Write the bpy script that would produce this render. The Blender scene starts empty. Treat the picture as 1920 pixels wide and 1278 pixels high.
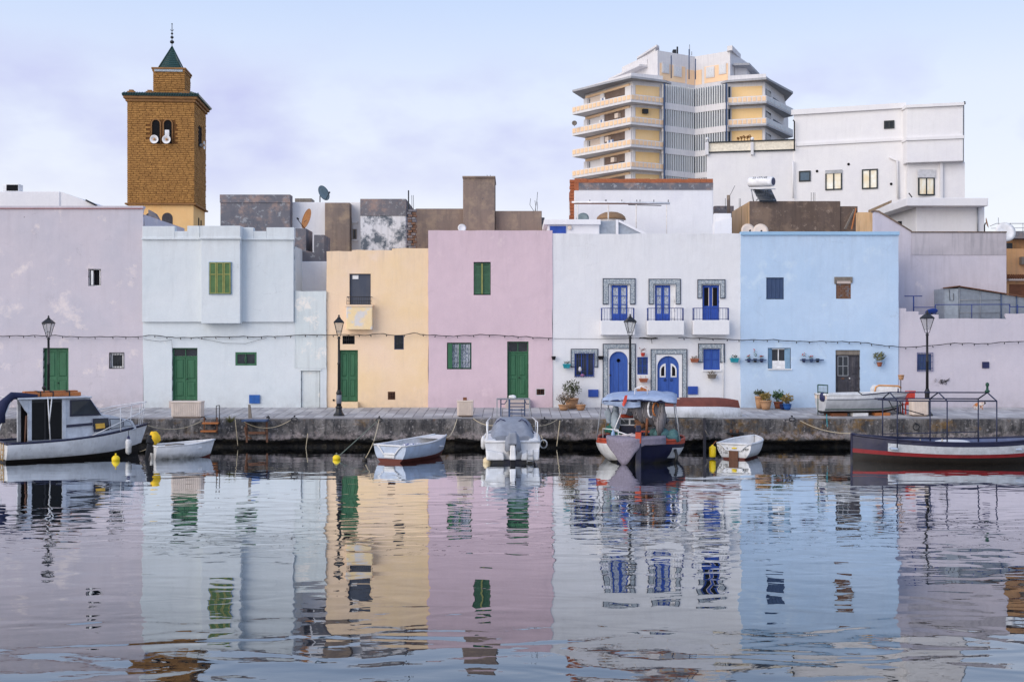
import bpy, bmesh, math, random
from mathutils import Vector, Matrix, noise as mnoise

# ------------------------------------------------------------------ camera, sky, sun, exposure
F, CZ, YF, YQ = 2255.0, 4.44, 55.0, 50.1      # focal length in photo pixels, eye height, facade and quay-edge distance
SC = bpy.context.scene
COL = SC.collection
cam_data = bpy.data.cameras.new('camera')
cam_data.sensor_width = 36.0
cam_data.lens = F / 1920 * 36.0
cam_data.clip_end = 6000
cam = bpy.data.objects.new('camera', cam_data)
COL.objects.link(cam)
cam.location = (0, 0, CZ)
cam.rotation_euler = (math.radians(90), 0, 0)
SC.camera = cam

SUN_EL, SUN_AZ = math.radians(25), math.radians(50)   # sun low behind the viewer's left shoulder
world = bpy.data.worlds.new('World')
SC.world = world
world.use_nodes = True
wn = world.node_tree
wn.nodes.clear()
w_out = wn.nodes.new('ShaderNodeOutputWorld')
w_bg = wn.nodes.new('ShaderNodeBackground')
w_sky = wn.nodes.new('ShaderNodeTexSky')
w_sky.sky_type = 'NISHITA'
w_sky.sun_disc = False
w_sky.sun_elevation = SUN_EL
w_sky.sun_rotation = math.radians(180) + SUN_AZ
w_sky.dust_density = 1.5
w_bg.inputs['Strength'].default_value = 0.12
w_tc = wn.nodes.new('ShaderNodeTexCoord')
w_sep = wn.nodes.new('ShaderNodeSeparateXYZ')
wn.links.new(w_tc.outputs['Generated'], w_sep.inputs[0])
def w_ramp(stops):
    r = wn.nodes.new('ShaderNodeValToRGB')
    while len(r.color_ramp.elements) < len(stops): r.color_ramp.elements.new(0.5)
    for e, (p, c) in zip(r.color_ramp.elements, stops): e.position = p; e.color = (*c, 1)
    return r
K = 1 / 0.12
veil = w_ramp([(0.0, (.90, .905, .985)), (0.10, (.88, .90, .99)), (0.20, (.77, .835, 1.0)), (0.29, (.56, .70, .98)), (0.6, (.46, .60, .92)), (1.0, (.44, .58, .9))])
wn.links.new(w_sep.outputs['Z'], veil.inputs[0])
w_map = wn.nodes.new('ShaderNodeMapping')
w_map.inputs['Scale'].default_value = (4.6, 4.6, 9.0)
w_map.inputs['Location'].default_value = (0.35, 0.0, 0.5)
wn.links.new(w_tc.outputs['Generated'], w_map.inputs[0])
w_noise = wn.nodes.new('ShaderNodeTexNoise')
w_noise.inputs['Scale'].default_value = 1.3
w_noise.inputs['Detail'].default_value = 5
w_noise.inputs['Roughness'].default_value = 0.5
wn.links.new(w_map.outputs[0], w_noise.inputs['Vector'])
w_fac = w_ramp([(0.46, (0, 0, 0)), (0.66, (1, 1, 1))])
wn.links.new(w_noise.outputs['Fac'], w_fac.inputs[0])
w_band = w_ramp([(0.0, (.15, .15, .15)), (0.11, (.35, .35, .35)), (0.155, (1, 1, 1)), (0.195, (1, 1, 1)), (0.24, (.2, .2, .2))])
wn.links.new(w_sep.outputs['Z'], w_band.inputs[0])
def w_mix(fac, a, b, blend='MIX'):
    m = wn.nodes.new('ShaderNodeMix'); m.data_type = 'RGBA'; m.blend_type = blend
    for s, v in ((m.inputs[0], fac), (m.inputs[6], a), (m.inputs[7], b)):
        if hasattr(v, 'links'): wn.links.new(v, s)
        elif isinstance(v, tuple): s.default_value = (*v, 1)
        else: s.default_value = v
    return m.outputs[2]
cl_fac = w_mix(1.0, w_fac.outputs[0], w_band.outputs[0], 'MULTIPLY')
clouded = w_mix(cl_fac, veil.outputs[0], (.60, .62, .91))
scaled = w_mix(1.0, clouded, (K, K, K), 'MULTIPLY')
final = w_mix(0.86, w_sky.outputs[0], scaled)       # thin veil of high cloud over the clear sky
wn.links.new(final, w_bg.inputs['Color'])
wn.links.new(w_bg.outputs[0], w_out.inputs[0])

sun_data = bpy.data.lights.new('sun', 'SUN')
sun_data.energy = 2.02
sun_data.angle = math.radians(55)
sun_data.color = (1.0, .89, .77)
sun = bpy.data.objects.new('sun', sun_data)
COL.objects.link(sun)
sd = Vector((-math.sin(SUN_AZ) * math.cos(SUN_EL), -math.cos(SUN_AZ) * math.cos(SUN_EL), math.sin(SUN_EL)))
sun.rotation_euler = sd.to_track_quat('Z', 'Y').to_euler()
sun.location = sd * 60

SC.view_settings.view_transform = 'Standard'
SC.view_settings.look = 'None'
SC.view_settings.exposure = 0.12
SC.view_settings.gamma = 1.0
SC.view_settings.use_curve_mapping = False
SC.cycles.max_bounces = 6
SC.cycles.use_denoising = True

# ------------------------------------------------------------------ coordinates
R = random.Random(11)
def X(px, d=YF): return (px - 960) * d / F
def Z(py, d=YF): return CZ + (639 - py) * d / F
def P(px, py, d=YF): return Vector((X(px, d), d, Z(py, d)))
def ZQ(y): return 1.2 + .0408 * (y - YQ)                       # quay paving rises gently to the houses
def QD(py): return 5.285 / ((py - 639) / F + .0408)            # distance of a spot on the quay
def WD(py): return F * CZ / (py - 639)                         # distance of a spot on the water
def lin(c):
    c /= 255.0
    return c / 12.92 if c <= .04045 else ((c + .055) / 1.055) ** 2.4
WREF = [lin(216), lin(221), lin(232)]
def A(r, g, b, k=.78):                                         # base colour of a surface, relative to white limewash
    return tuple(min(.9, k * lin(c) / w) for c, w in zip((r, g, b), WREF))

# ------------------------------------------------------------------ object helpers
ORG = {}
def tags(o, label=None, cat=None, group=None, kind=None):
    if label: o['label'] = label
    if cat: o['category'] = cat
    if group: o['group'] = group
    if kind: o['kind'] = kind
    return o
def thing(name, label, cat, loc=(0, 0, 0), group=None, kind=None):
    o = bpy.data.objects.new(name, None)
    o.empty_display_size = .2
    COL.objects.link(o)
    o.location = loc
    ORG[o] = Vector(loc)
    return tags(o, label, cat, group, kind)
def link(name, me, parent=None, loc=(0, 0, 0), rot=None, scale=None):
    o = bpy.data.objects.new(name, me)
    COL.objects.link(o)
    o.location = loc
    if rot: o.rotation_euler = rot
    if scale: o.scale = scale
    if parent:
        o.parent = parent
        ORG[o] = ORG.get(parent, Vector())
    return o
def copy_tree(o, loc=None, rz=None, parent=None, label=None, scale=None):
    c = o.copy()
    COL.objects.link(c)
    c.parent = parent
    if loc is not None: c.location = loc
    if rz is not None: c.rotation_euler = (0, 0, rz)
    if scale is not None: c.scale = (scale,) * 3
    if label: c['label'] = label
    for ch in list(o.children): copy_tree(ch, parent=c)
    return c

class MB:
    """collects faces and links them as one mesh object"""
    def __init__(s): s.v = []; s.f = []; s.m = []; s.s = []; s.cm = 0; s.sm = False
    def add(s, vs, fs, smooth=None):
        n = len(s.v)
        s.v.extend(Vector(v) for v in vs)
        for f in fs:
            s.f.append([i + n for i in f]); s.m.append(s.cm); s.s.append(s.sm if smooth is None else smooth)
        return s
    def box(s, x0, x1, y0, y1, z0, z1):
        return s.add([(x0,y0,z0),(x1,y0,z0),(x1,y1,z0),(x0,y1,z0),(x0,y0,z1),(x1,y0,z1),(x1,y1,z1),(x0,y1,z1)],
                     [(0,3,2,1),(4,5,6,7),(0,1,5,4),(1,2,6,5),(2,3,7,6),(3,0,4,7)], False)
    def pbox(s, px0, px1, py0, py1, d0, d1, dd=None):            # box from photo pixels at distance dd
        dd = dd or d0
        return s.box(X(px0, dd), X(px1, dd), d0, d1, Z(py1, dd), Z(py0, dd))
    def prism(s, pts, y0, y1):                                   # outline in x,z pushed along y
        n = len(pts)
        vs = [(x, y0, z) for x, z in pts] + [(x, y1, z) for x, z in pts]
        return s.add(vs, [tuple(range(n)), tuple(range(2*n-1, n-1, -1))] + [(i, i+n, (i+1) % n + n, (i+1) % n) for i in range(n)], False)
    def slab(s, pts, z0, z1):                                    # plan outline raised from z0 to z1
        n = len(pts)
        vs = [(x, y, z0) for x, y in pts] + [(x, y, z1) for x, y in pts]
        return s.add(vs, [tuple(range(n-1, -1, -1)), tuple(range(n, 2*n))] + [(i, (i+1) % n, (i+1) % n + n, i+n) for i in range(n)], False)
    def hexa(s, p):                                              # 8 corners: bottom 4, top 4
        return s.add(p, [(0,3,2,1),(4,5,6,7),(0,1,5,4),(1,2,6,5),(2,3,7,6),(3,0,4,7)], False)
    def bar(s, a, b, w, h=None):                                 # square bar between two points
        a, b = Vector(a), Vector(b); h = h or w
        t = (b - a).normalized()
        u = t.cross(Vector((0, 0, 1)))
        u = Vector((1, 0, 0)) if u.length < 1e-4 else u.normalized()
        v = u.cross(t)
        q = [(-1,-1),(1,-1),(1,1),(-1,1)]
        return s.hexa([a + u*i*w/2 + v*j*h/2 for i, j in q] + [b + u*i*w/2 + v*j*h/2 for i, j in q])
    def tube(s, path, r, n=6, caps=True):
        path = [Vector(p) for p in path]
        rr = r if isinstance(r, (list, tuple)) else [r] * len(path)
        vs = []; u = None
        for i, p in enumerate(path):
            t = (path[min(i+1, len(path)-1)] - path[max(i-1, 0)])
            t = t.normalized() if t.length > 1e-9 else Vector((0, 0, 1))
            if u is None:
                u = t.cross(Vector((0, 0, 1)))
                if u.length < 1e-3: u = t.cross(Vector((1, 0, 0)))
            else: u = u - t * u.dot(t)
            u.normalize(); w = t.cross(u)
            vs += [p + (u*math.cos(2*math.pi*k/n) + w*math.sin(2*math.pi*k/n)) * rr[i] for k in range(n)]
        fs = [(i*n+k, i*n+(k+1) % n, (i+1)*n+(k+1) % n, (i+1)*n+k) for i in range(len(path)-1) for k in range(n)]
        s.add(vs, fs, True)
        if caps:
            m = len(s.v) - len(vs)
            for base in (0, (len(path)-1)*n):
                s.f.append([m + base + k for k in range(n)]); s.m.append(s.cm); s.s.append(False)
        return s
    def lathe(s, c, prof, n=12, smooth=True):                    # profile of (radius, height)
        c = Vector(c)
        vs = [c + Vector((r*math.cos(2*math.pi*k/n), r*math.sin(2*math.pi*k/n), z)) for r, z in prof for k in range(n)]
        fs = [(i*n+k, i*n+(k+1) % n, (i+1)*n+(k+1) % n, (i+1)*n+k) for i in range(len(prof)-1) for k in range(n)]
        fs += [tuple(range(n-1, -1, -1)), tuple(range((len(prof)-1)*n, len(prof)*n))]
        return s.add(vs, fs, smooth)
    def ball(s, c, r, n=12, m=8):
        c = Vector(c); r = (r, r, r) if not isinstance(r, (tuple, list)) else r
        vs = [c + Vector((r[0]*math.sin(math.pi*i/m)*math.cos(2*math.pi*k/n), r[1]*math.sin(math.pi*i/m)*math.sin(2*math.pi*k/n), r[2]*math.cos(math.pi*i/m))) for i in range(1, m) for k in range(n)]
        vs += [c + Vector((0, 0, r[2])), c - Vector((0, 0, r[2]))]
        fs = [(i*n+k, i*n+(k+1) % n, (i+1)*n+(k+1) % n, (i+1)*n+k) for i in range(m-2) for k in range(n)]
        fs += [(len(vs)-2, (k+1) % n, k) for k in range(n)] + [(len(vs)-1, (m-2)*n+k, (m-2)*n+(k+1) % n) for k in range(n)]
        return s.add(vs, fs, True)
    def grid(s, rows, smooth=True, close=False):                 # rows of points joined by quads
        n = len(rows[0])
        vs = [p for r in rows for p in r]
        fs = [(i*n+k, i*n+k+1, (i+1)*n+k+1, (i+1)*n+k) for i in range(len(rows)-1) for k in range(n-1)]
        if close: fs += [(i*n+n-1, i*n, (i+1)*n, (i+1)*n+n-1) for i in range(len(rows)-1)]
        return s.add(vs, fs, smooth)
    def xf(s, M, start=0):
        for i in range(start, len(s.v)): s.v[i] = M @ s.v[i]
        return s
    def mesh(s, name, mats, org=Vector(), weld=False):
        me = bpy.data.meshes.new(name)
        me.from_pydata([tuple(v - org) for v in s.v], [], s.f)
        for m in (mats if isinstance(mats, (list, tuple)) else [mats]): me.materials.append(m)
        me.polygons.foreach_set('material_index', s.m)
        me.polygons.foreach_set('use_smooth', s.s)
        bm = bmesh.new(); bm.from_mesh(me)
        if weld: bmesh.ops.remove_doubles(bm, verts=bm.verts, dist=1e-4)
        bmesh.ops.recalc_face_normals(bm, faces=bm.faces)
        bm.to_mesh(me); bm.free()
        return me
    def build(s, name, mats, parent=None, label=None, cat=None, group=None, kind=None, bevel=0, weld=False, solid=0):
        o = link(name, s.mesh(name, mats, ORG.get(parent, Vector()), weld), parent)
        if bevel:
            b = o.modifiers.new('bevel', 'BEVEL'); b.width = bevel; b.segments = 2; b.limit_method = 'ANGLE'; b.angle_limit = .7
        if solid:
            b = o.modifiers.new('solid', 'SOLIDIFY'); b.thickness = solid; b.offset = 0
        return tags(o, label, cat, group, kind)
UNIT = {}
def unit_box(mat):
    if mat.name not in UNIT: UNIT[mat.name] = MB().box(-.5, .5, -.5, .5, -.5, .5).mesh('unit_block', mat)
    return UNIT[mat.name]
def piece(name, mat, parent, x0, x1, y0, y1, z0, z1):            # a cheap block that shares one mesh
    o = ORG.get(parent, Vector())
    return link(name, unit_box(mat), parent, Vector(((x0+x1)/2, (y0+y1)/2, (z0+z1)/2)) - o, None, (x1-x0, y1-y0, z1-z0))
def piece_on(name, mat, parent, a, b, w, h):                     # block between two points
    a, b = Vector(a), Vector(b); o = ORG.get(parent, Vector())
    t = (b - a)
    return link(name, unit_box(mat), parent, (a+b)/2 - o, t.to_track_quat('X', 'Z').to_euler(), (t.length, w, h))
def sag(a, b, s=.3, n=10):
    a, b = Vector(a), Vector(b)
    return [a.lerp(b, t/n) - Vector((0, 0, s*4*(t/n)*(1-t/n))) for t in range(n+1)]

# ------------------------------------------------------------------ materials
class NB:
    def __init__(s, name):
        s.mat = bpy.data.materials.new(name); s.mat.use_nodes = True
        s.nt = s.mat.node_tree
        s.b = s.nt.nodes['Principled BSDF']
        s.p = None
    def n(s, t): return s.nt.nodes.new(t)
    def put(s, sock, v):
        if hasattr(v, 'links') or hasattr(v, 'is_linked'): s.nt.links.new(v, sock)
        elif isinstance(v, tuple) and sock.type == 'RGBA': sock.default_value = (*v[:3], 1)
        else: sock.default_value = v
    def pos(s, scale=(1, 1, 1), off=(0, 0, 0), obj=False):
        if s.p is None:
            s.p = s.n('ShaderNodeTexCoord').outputs['Object'] if obj else s.n('ShaderNodeNewGeometry').outputs['Position']
        if scale == (1, 1, 1) and off == (0, 0, 0): return s.p
        m = s.n('ShaderNodeMapping'); s.put(m.inputs[0], s.p)
        m.inputs['Scale'].default_value = scale; m.inputs['Location'].default_value = off
        return m.outputs[0]
    def noise(s, scale, detail=3, rough=.5, vec=None, dist=0):
        t = s.n('ShaderNodeTexNoise')
        s.put(t.inputs['Vector'], vec if vec is not None else s.pos())
        t.inputs['Scale'].default_value = scale; t.inputs['Detail'].default_value = detail; t.inputs['Roughness'].default_value = rough
        t.inputs['Distortion'].default_value = dist
        return t.outputs['Fac']
    def voro(s, scale, vec=None, feature='F1', out='Distance'):
        t = s.n('ShaderNodeTexVoronoi'); t.feature = feature
        s.put(t.inputs['Vector'], vec if vec is not None else s.pos()); t.inputs['Scale'].default_value = scale
        return t.outputs[out]
    def ramp(s, fac, stops):
        r = s.n('ShaderNodeValToRGB'); e = r.color_ramp.elements
        while len(e) < len(stops): e.new(.5)
        for q, (p, c) in zip(e, stops):
            q.position = p; q.color = (*c, 1) if isinstance(c, tuple) else (c, c, c, 1)
        s.put(r.inputs[0], fac); return r.outputs[0]
    def step(s, fac, a, b): return s.ramp(fac, [(a, 0.), (b, 1.)])
    def mix(s, fac, a, b, blend='MIX'):
        m = s.n('ShaderNodeMix'); m.data_type = 'RGBA'; m.blend_type = blend
        s.put(m.inputs[0], fac); s.put(m.inputs[6], a); s.put(m.inputs[7], b); return m.outputs[2]
    def math(s, op, a, b=0., c=None):
        m = s.n('ShaderNodeMath'); m.operation = op
        s.put(m.inputs[0], a); s.put(m.inputs[1], b)
        return m.outputs[0]
    def sep(s, i):
        m = s.n('ShaderNodeSeparateXYZ'); s.put(m.inputs[0], s.pos()); return m.outputs[i]
    def bump(s, h, dist=.01, strength=1.):
        b = s.n('ShaderNodeBump'); s.put(b.inputs['Height'], h); b.inputs['Distance'].default_value = dist; b.inputs['Strength'].default_value = strength
        if s.b.inputs['Normal'].is_linked: s.nt.links.new(s.b.inputs['Normal'].links[0].from_socket, b.inputs['Normal'])
        s.nt.links.new(b.outputs[0], s.b.inputs['Normal']); return b
    def done(s, col, rough=.85, spec=.3, metal=0.):
        s.put(s.b.inputs['Base Color'], col); s.put(s.b.inputs['Roughness'], rough)
        s.b.inputs['Specular IOR Level'].default_value = spec; s.b.inputs['Metallic'].default_value = metal
        return s.mat
def mul(c, k): return tuple(min(.95, x*k) for x in c)
def mixc(a, b, t): return tuple(x*(1-t)+y*t for x, y in zip(a, b))
SEED = [0]
def plaster(name, col, alt=None, patch=None, pscale=.8, patch_at=(.62, .68), chips=(.72, .74), chipcol=(.2, .19, .2), streak=.0, streakcol=(.16, .155, .15), z0=0, z1=12, rough=.9, rel=.012, alt_amt=.5, dirt=.35, top=None, crack=.0):
    """painted render: drifting tone, weather streaks, flaked spots, trowel relief"""
    b = NB(name); SEED[0] += 7.3
    off = (SEED[0], SEED[0]*.7, SEED[0]*1.3)
    v = b.pos((1, 1, 1), off)
    big = b.noise(.35, 4, .55, v)
    mid = b.noise(1.9, 5, .6, v)
    fine = b.noise(14, 4, .6, v)
    c = b.mix(b.ramp(big, [(.35, 0.), (.68, alt_amt*2 if alt_amt < .5 else 1.)]), col, alt or mul(col, .88))
    c = b.mix(b.ramp(mid, [(.42, 0.), (.75, .35)]), c, mul(col, 1.1))
    c = b.mix(b.ramp(fine, [(.35, .12), (.6, 0.)]), c, mul(col, .75))
    vs = b.pos((2.6, 2.6, .22), off)
    st = b.noise(1.7, 4, .65, vs)
    if dirt:                                                     # rising damp and splash along the foot of the wall
        zz = b.sep(2)
        foot = b.math('MULTIPLY', b.ramp(b.math('MULTIPLY', b.math('SUBTRACT', zz, 1.3), .5), [(0., .75), (.5, .12), (1., 0.)]), b.step(b.noise(2.2, 5, .7, v), .36, .7))
        c = b.mix(b.math('MULTIPLY', foot, dirt*1.6), c, mixc(col, (.2, .185, .18), .7))
    if streak:
        c = b.mix(b.math('MULTIPLY', b.step(st, .48, .78), streak), c, streakcol)
    else:
        c = b.mix(b.math('MULTIPLY', b.step(st, .52, .82), .25), c, mul(col, .7))
    if patch:
        c = b.mix(b.step(b.noise(pscale, 7, .68, b.pos((1, 1, 1), (off[1], off[2], off[0]))), *patch_at), c, patch)
    if chips:
        ch = b.math('MULTIPLY', b.step(b.noise(3.4, 6, .72, b.pos((1, 1, 1), (off[2], off[0], off[1]))), *chips), 1.)
        c = b.mix(ch, c, chipcol)
    if top is not None:                                          # rain runs below the parapet
        up = b.ramp(b.math('MULTIPLY', b.math('SUBTRACT', top, b.sep(2)), .45), [(0., 1.), (.25, .45), (1., 0.)])
        rn = b.math('MULTIPLY', up, b.step(b.noise(2.4, 5, .7, b.pos((1.7, 1.7, .2), (off[0], 3, 1))), .46, .74))
        c = b.mix(b.math('MULTIPLY', rn, .3), c, mixc(col, (.22, .2, .19), .65))
    if crack:                                                    # hairline cracks in patches
        ve = b.voro(.75, b.pos((1, 1, 1.25), off), 'DISTANCE_TO_EDGE')
        wob = b.math('ADD', ve, b.math('MULTIPLY', b.math('SUBTRACT', b.noise(2.6, 6, .75, v), .5), .34))
        cr = b.math('MULTIPLY', b.ramp(b.math('ABSOLUTE', wob), [(.0, 1.), (.007, 0.)]), b.step(b.noise(.45, 3, .6, b.pos((1, 1, 1), (off[1], 5, off[0]))), .53, .63))
        c = b.mix(b.math('MULTIPLY', cr, crack*.7), c, mixc(col, (.1, .09, .09), .8))
    b.bump(mid, rel*1.5, .8); b.bump(fine, rel*.15, .6); b.bump(big, .12, .7)
    return b.done(c, rough, .2)
def paint(name, col, rough=.55, wear=.25, wearcol=None, spec=.35, scale=3., metal=0., obj=True, streaky=False):
    b = NB(name)
    b.pos(obj=obj)
    v = b.pos((3, 3, .5)) if streaky else b.pos()
    c = b.mix(b.ramp(b.noise(scale, 4, .6, v), [(.35, 0.), (.7, 1.)]), mul(col, .82), mul(col, 1.12))
    c = b.mix(b.math('MULTIPLY', b.step(b.noise(scale*4.5, 5, .7, v), .55, .72), wear), c, wearcol or mul(col, .45))
    b.bump(b.noise(scale*9, 3, .6, v), .002)
    return b.done(c, rough, spec, metal)
def flat(name, col, rough=.6, spec=.3, metal=0.):
    b = NB(name); b.pos(obj=True)
    c = b.mix(b.ramp(b.noise(6, 3), [(.3, 0.), (.7, 1.)]), mul(col, .85), mul(col, 1.1))
    return b.done(c, rough, spec, metal)
def wood(name, col, scale=1., axis=2, wear=.4, wearcol=None):
    b = NB(name); b.pos(obj=True)
    sc = [14*scale]*3; sc[axis] = 1.1*scale
    g = b.noise(2.2, 5, .65, b.pos(tuple(sc)))
    c = b.mix(b.ramp(g, [(.3, 0.), (.72, 1.)]), mul(col, .62), mul(col, 1.2))
    c = b.mix(b.math('MULTIPLY', b.step(b.noise(2.5, 5, .7), .52, .7), wear), c, wearcol or mul(col, .5))
    b.bump(g, .004)
    return b.done(c, .6, .3)
def glass(name, col=(.02, .024, .03), rough=.08):
    b = NB(name); b.pos(obj=True)
    c = b.mix(b.ramp(b.noise(1.6, 3), [(.35, 0.), (.7, 1.)]), col, mul(col, 1.8))
    b.bump(b.noise(1.2, 2), .01)
    return b.done(c, rough, .3)
M = {}
# wall paints (colours of the limewash itself)
M['lilac'] = plaster('lilac_limewash', A(194, 190, 205), A(185, 185, 202), patch=A(212, 206, 214), patch_at=(.58, .68), chips=(.70, .72), chipcol=(.22, .2, .2), dirt=.6, top=10.55, crack=.7)
M['mint'] = plaster('pale_mint_limewash', A(205, 214, 226), A(198, 210, 223), patch=A(222, 229, 236), patch_at=(.66, .7), chips=(.76, .775), top=9.1, crack=.5)
M['mint2'] = plaster('pale_mint_patchy_limewash', A(198, 210, 220), A(206, 214, 222), patch=A(224, 224, 226), patch_at=(.55, .62), chips=(.7, .73), streak=.25, crack=.6)
M['yellow'] = plaster('apricot_limewash', A(232, 207, 188), A(237, 205, 170), patch=A(232, 210, 196), patch_at=(.6, .75), chips=(.78, .79), dirt=.3, top=8.5, crack=.4)
M['yellow2'] = plaster('apricot_flaking_limewash', A(238, 208, 166), A(226, 214, 206), patch=A(206, 206, 212), patch_at=(.46, .5), chips=(.68, .7))
M['pink'] = plaster('rose_limewash', A(206, 187, 203), A(198, 180, 197), patch=A(216, 200, 212), patch_at=(.62, .75), chips=(.78, .79), dirt=.3, top=9.45, crack=.35)
M['white'] = plaster('white_limewash', A(217, 221, 232), A(212, 217, 230), chips=(.79, .8), dirt=.3, top=9.3, crack=.3)
M['blue'] = plaster('sky_blue_limewash', A(180, 203, 234), A(170, 197, 231), patch=A(190, 211, 236), patch_at=(.58, .72), chips=(.78, .79), dirt=.3, top=9.3, crack=.5)
M['blue_cap'] = plaster('sky_blue_coping', A(150, 188, 226), chips=None, dirt=0)
M['lilac2'] = plaster('lilac_weathered_limewash', A(192, 189, 205), A(184, 183, 201), patch=A(202, 198, 210), chips=(.76, .78), dirt=.4, top=5.7, crack=.6)
M['stained'] = plaster('lilac_mould_stained_render', A(186, 183, 196), A(158, 156, 168), streak=.6, streakcol=(.2, .2, .22), chips=(.7, .73), dirt=0)
M['farwhite'] = plaster('far_white_render', A(218, 221, 231), A(212, 215, 228), chips=(.79, .8), dirt=0, rel=.006, crack=.2)
M['greywall'] = plaster('bare_grey_render', A(112, 112, 122), A(92, 96, 108), patch=A(146, 130, 128), pscale=1.3, patch_at=(.5, .64), streak=.45, streakcol=(.09, .1, .12), chips=(.57, .62), chipcol=A(142, 146, 156), dirt=0, rel=.02)
M['brownwall'] = plaster('brown_weathered_render', A(132, 118, 112), A(116, 108, 108), patch=A(148, 134, 122), pscale=1.4, patch_at=(.48, .66), streak=.5, streakcol=(.12, .1, .085), chips=(.66, .7), chipcol=(.13, .12, .12), dirt=0, rel=.02)
M['mouldwhite'] = plaster('white_render_with_black_mould', A(212, 216, 228), A(200, 206, 220), patch=A(92, 102, 116), pscale=1.5, patch_at=(.45, .58), streak=.35, chips=(.7, .72), dirt=0)
M['lichen'] = plaster('lichen_brown_concrete', A(104, 92, 88), A(88, 76, 70), patch=A(122, 106, 96), patch_at=(.5, .6), streak=.5, streakcol=(.055, .045, .04), chips=(.58, .68), chipcol=A(140, 126, 118), dirt=0, rel=.03)
M['ochre'] = plaster('ochre_streaked_render', A(208, 184, 160), A(200, 164, 122), streak=.85, streakcol=(.2, .11, .045), chips=(.7, .74), dirt=0)  # also carries the warm light on the terrace block's side face
M['minbase'] = plaster('apricot_minaret_render', A(236, 196, 148), A(240, 186, 128), dirt=0)
M['orange'] = plaster('orange_house_render', A(200, 156, 112), A(190, 150, 120), streak=.4, streakcol=(.2, .16, .13), dirt=0)
M['blocked'] = plaster('slate_render', A(84, 90, 106), A(70, 78, 96), dirt=0, streak=.3)
M['step'] = plaster('worn_concrete', A(190, 180, 180), A(170, 160, 160), dirt=.3, rel=.02)
M['cream'] = plaster('cream_concrete', A(214, 204, 200), A(204, 192, 186), dirt=.4, rel=.01)

M['green'] = paint('green_door_paint', A(52, 102, 76), .55, .6, A(34, 66, 54), streaky=True, scale=2.2)
M['green_dk'] = paint('dark_green_paint', A(30, 70, 58), .5, .25)
M['olive'] = paint('olive_shutter_paint', A(132, 138, 84), .6, .5, A(96, 118, 92), scale=6)
M['olive2'] = paint('faded_green_slat_paint', A(84, 118, 78), .6, .4)
M['shgreen'] = paint('green_shutter_paint', A(62, 100, 80), .6, .4)
M['cobalt'] = paint('cobalt_paint', A(42, 76, 166), .5, .3, A(26, 48, 110))
M['cobalt_lt'] = paint('worn_cobalt_paint', A(50, 86, 168), .6, .55, A(84, 112, 176), streaky=True)
M['navy'] = paint('navy_paint', A(38, 42, 84), .45, .3)
M['blueframe'] = paint('grey_blue_paint', A(110, 146, 182), .6, .35)
M['slate'] = paint('slate_blue_paint', A(58, 78, 116), .6, .4)
M['iron'] = paint('black_iron_paint', (.018, .019, .022), .45, .25, (.05, .03, .02), scale=8)
M['bluiron'] = paint('blue_iron_paint', A(44, 62, 128), .5, .3, scale=8)
M['cable'] = flat('black_cable_rubber', (.025, .024, .026), .6)
M['whitep'] = paint('white_gloss_paint', A(222, 226, 236), .4, .2, A(170, 166, 168))
M['dark'] = flat('dark_interior', (.012, .012, .014), .9, .1)
M['glass'] = glass('dark_window_glass')
M['glass_lt'] = glass('pale_curtained_glass', A(150, 158, 170), .25)
M['beige_gl'] = glass('cream_blind_glass', A(224, 212, 186), .3)
M['lace'] = None
b = NB('lace_curtain_behind_glass'); b.pos(obj=True)
M['lace'] = b.done(b.mix(b.step(b.voro(16, b.pos((1, 1, .6))), .3, .5), A(70, 84, 120), A(176, 186, 204)), .25, .5)
M['oldwood'] = wood('black_weathered_wood', A(62, 62, 72), 1, 2, .5, A(100, 100, 110))
M['brownwood'] = wood('brown_plank_wood', A(120, 76, 52), 1, 0)
M['orangewood'] = wood('orange_varnished_wood', A(176, 112, 68), 1, 0, .4)
M['greywood'] = wood('grey_driftwood', A(122, 116, 112), 1, 2)
M['redbrick'] = plaster('hollow_red_brick', A(118, 92, 80), A(104, 82, 72), chips=(.5, .6), chipcol=A(110, 110, 120), dirt=0, rel=.03)
M['rust'] = paint('rusted_steel', A(104, 74, 60), .8, .6, A(56, 46, 44), scale=8)
M['steel'] = paint('galvanised_steel', A(150, 156, 168), .4, .35, A(96, 92, 92), metal=.3)
M['terracotta'] = plaster('terracotta', A(172, 132, 104), A(184, 150, 120), dirt=0, rel=.004)
M['tcred'] = flat('red_terracotta', A(150, 92, 72), .7)
M['teal'] = flat('teal_plastic', A(40, 140, 160), .4)
M['bluepl'] = flat('blue_plastic', A(44, 92, 168), .35)
M['red'] = flat('red_plastic', A(186, 66, 56), .4)
M['yel'] = flat('yellow_plastic', A(240, 200, 40), .35)
M['blackpl'] = flat('black_plastic', (.015, .015, .018), .4)

# patterned wall tile: small rosettes in grey blue on off white, per tile
b = NB('rosette_tile_glaze'); b.pos(obj=True)
ch = b.n('ShaderNodeTexVoronoi'); ch.feature = 'F1'; ch.distance = 'CHEBYCHEV'
b.put(ch.inputs['Vector'], b.pos((1, .001, 1))); ch.inputs['Scale'].default_value = 9
rs = b.voro(13, b.pos((1, .001, 1)))
c = b.mix(b.step(rs, .3, .46), A(164, 174, 186), A(128, 142, 160))
c = b.mix(b.step(b.noise(30, 2), .5, .62), c, A(182, 191, 201))
M['tile'] = b.done(c, .25, .5)
M['tile_edge'] = flat('dark_blue_tile', A(44, 52, 72), .3, .5)

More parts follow.
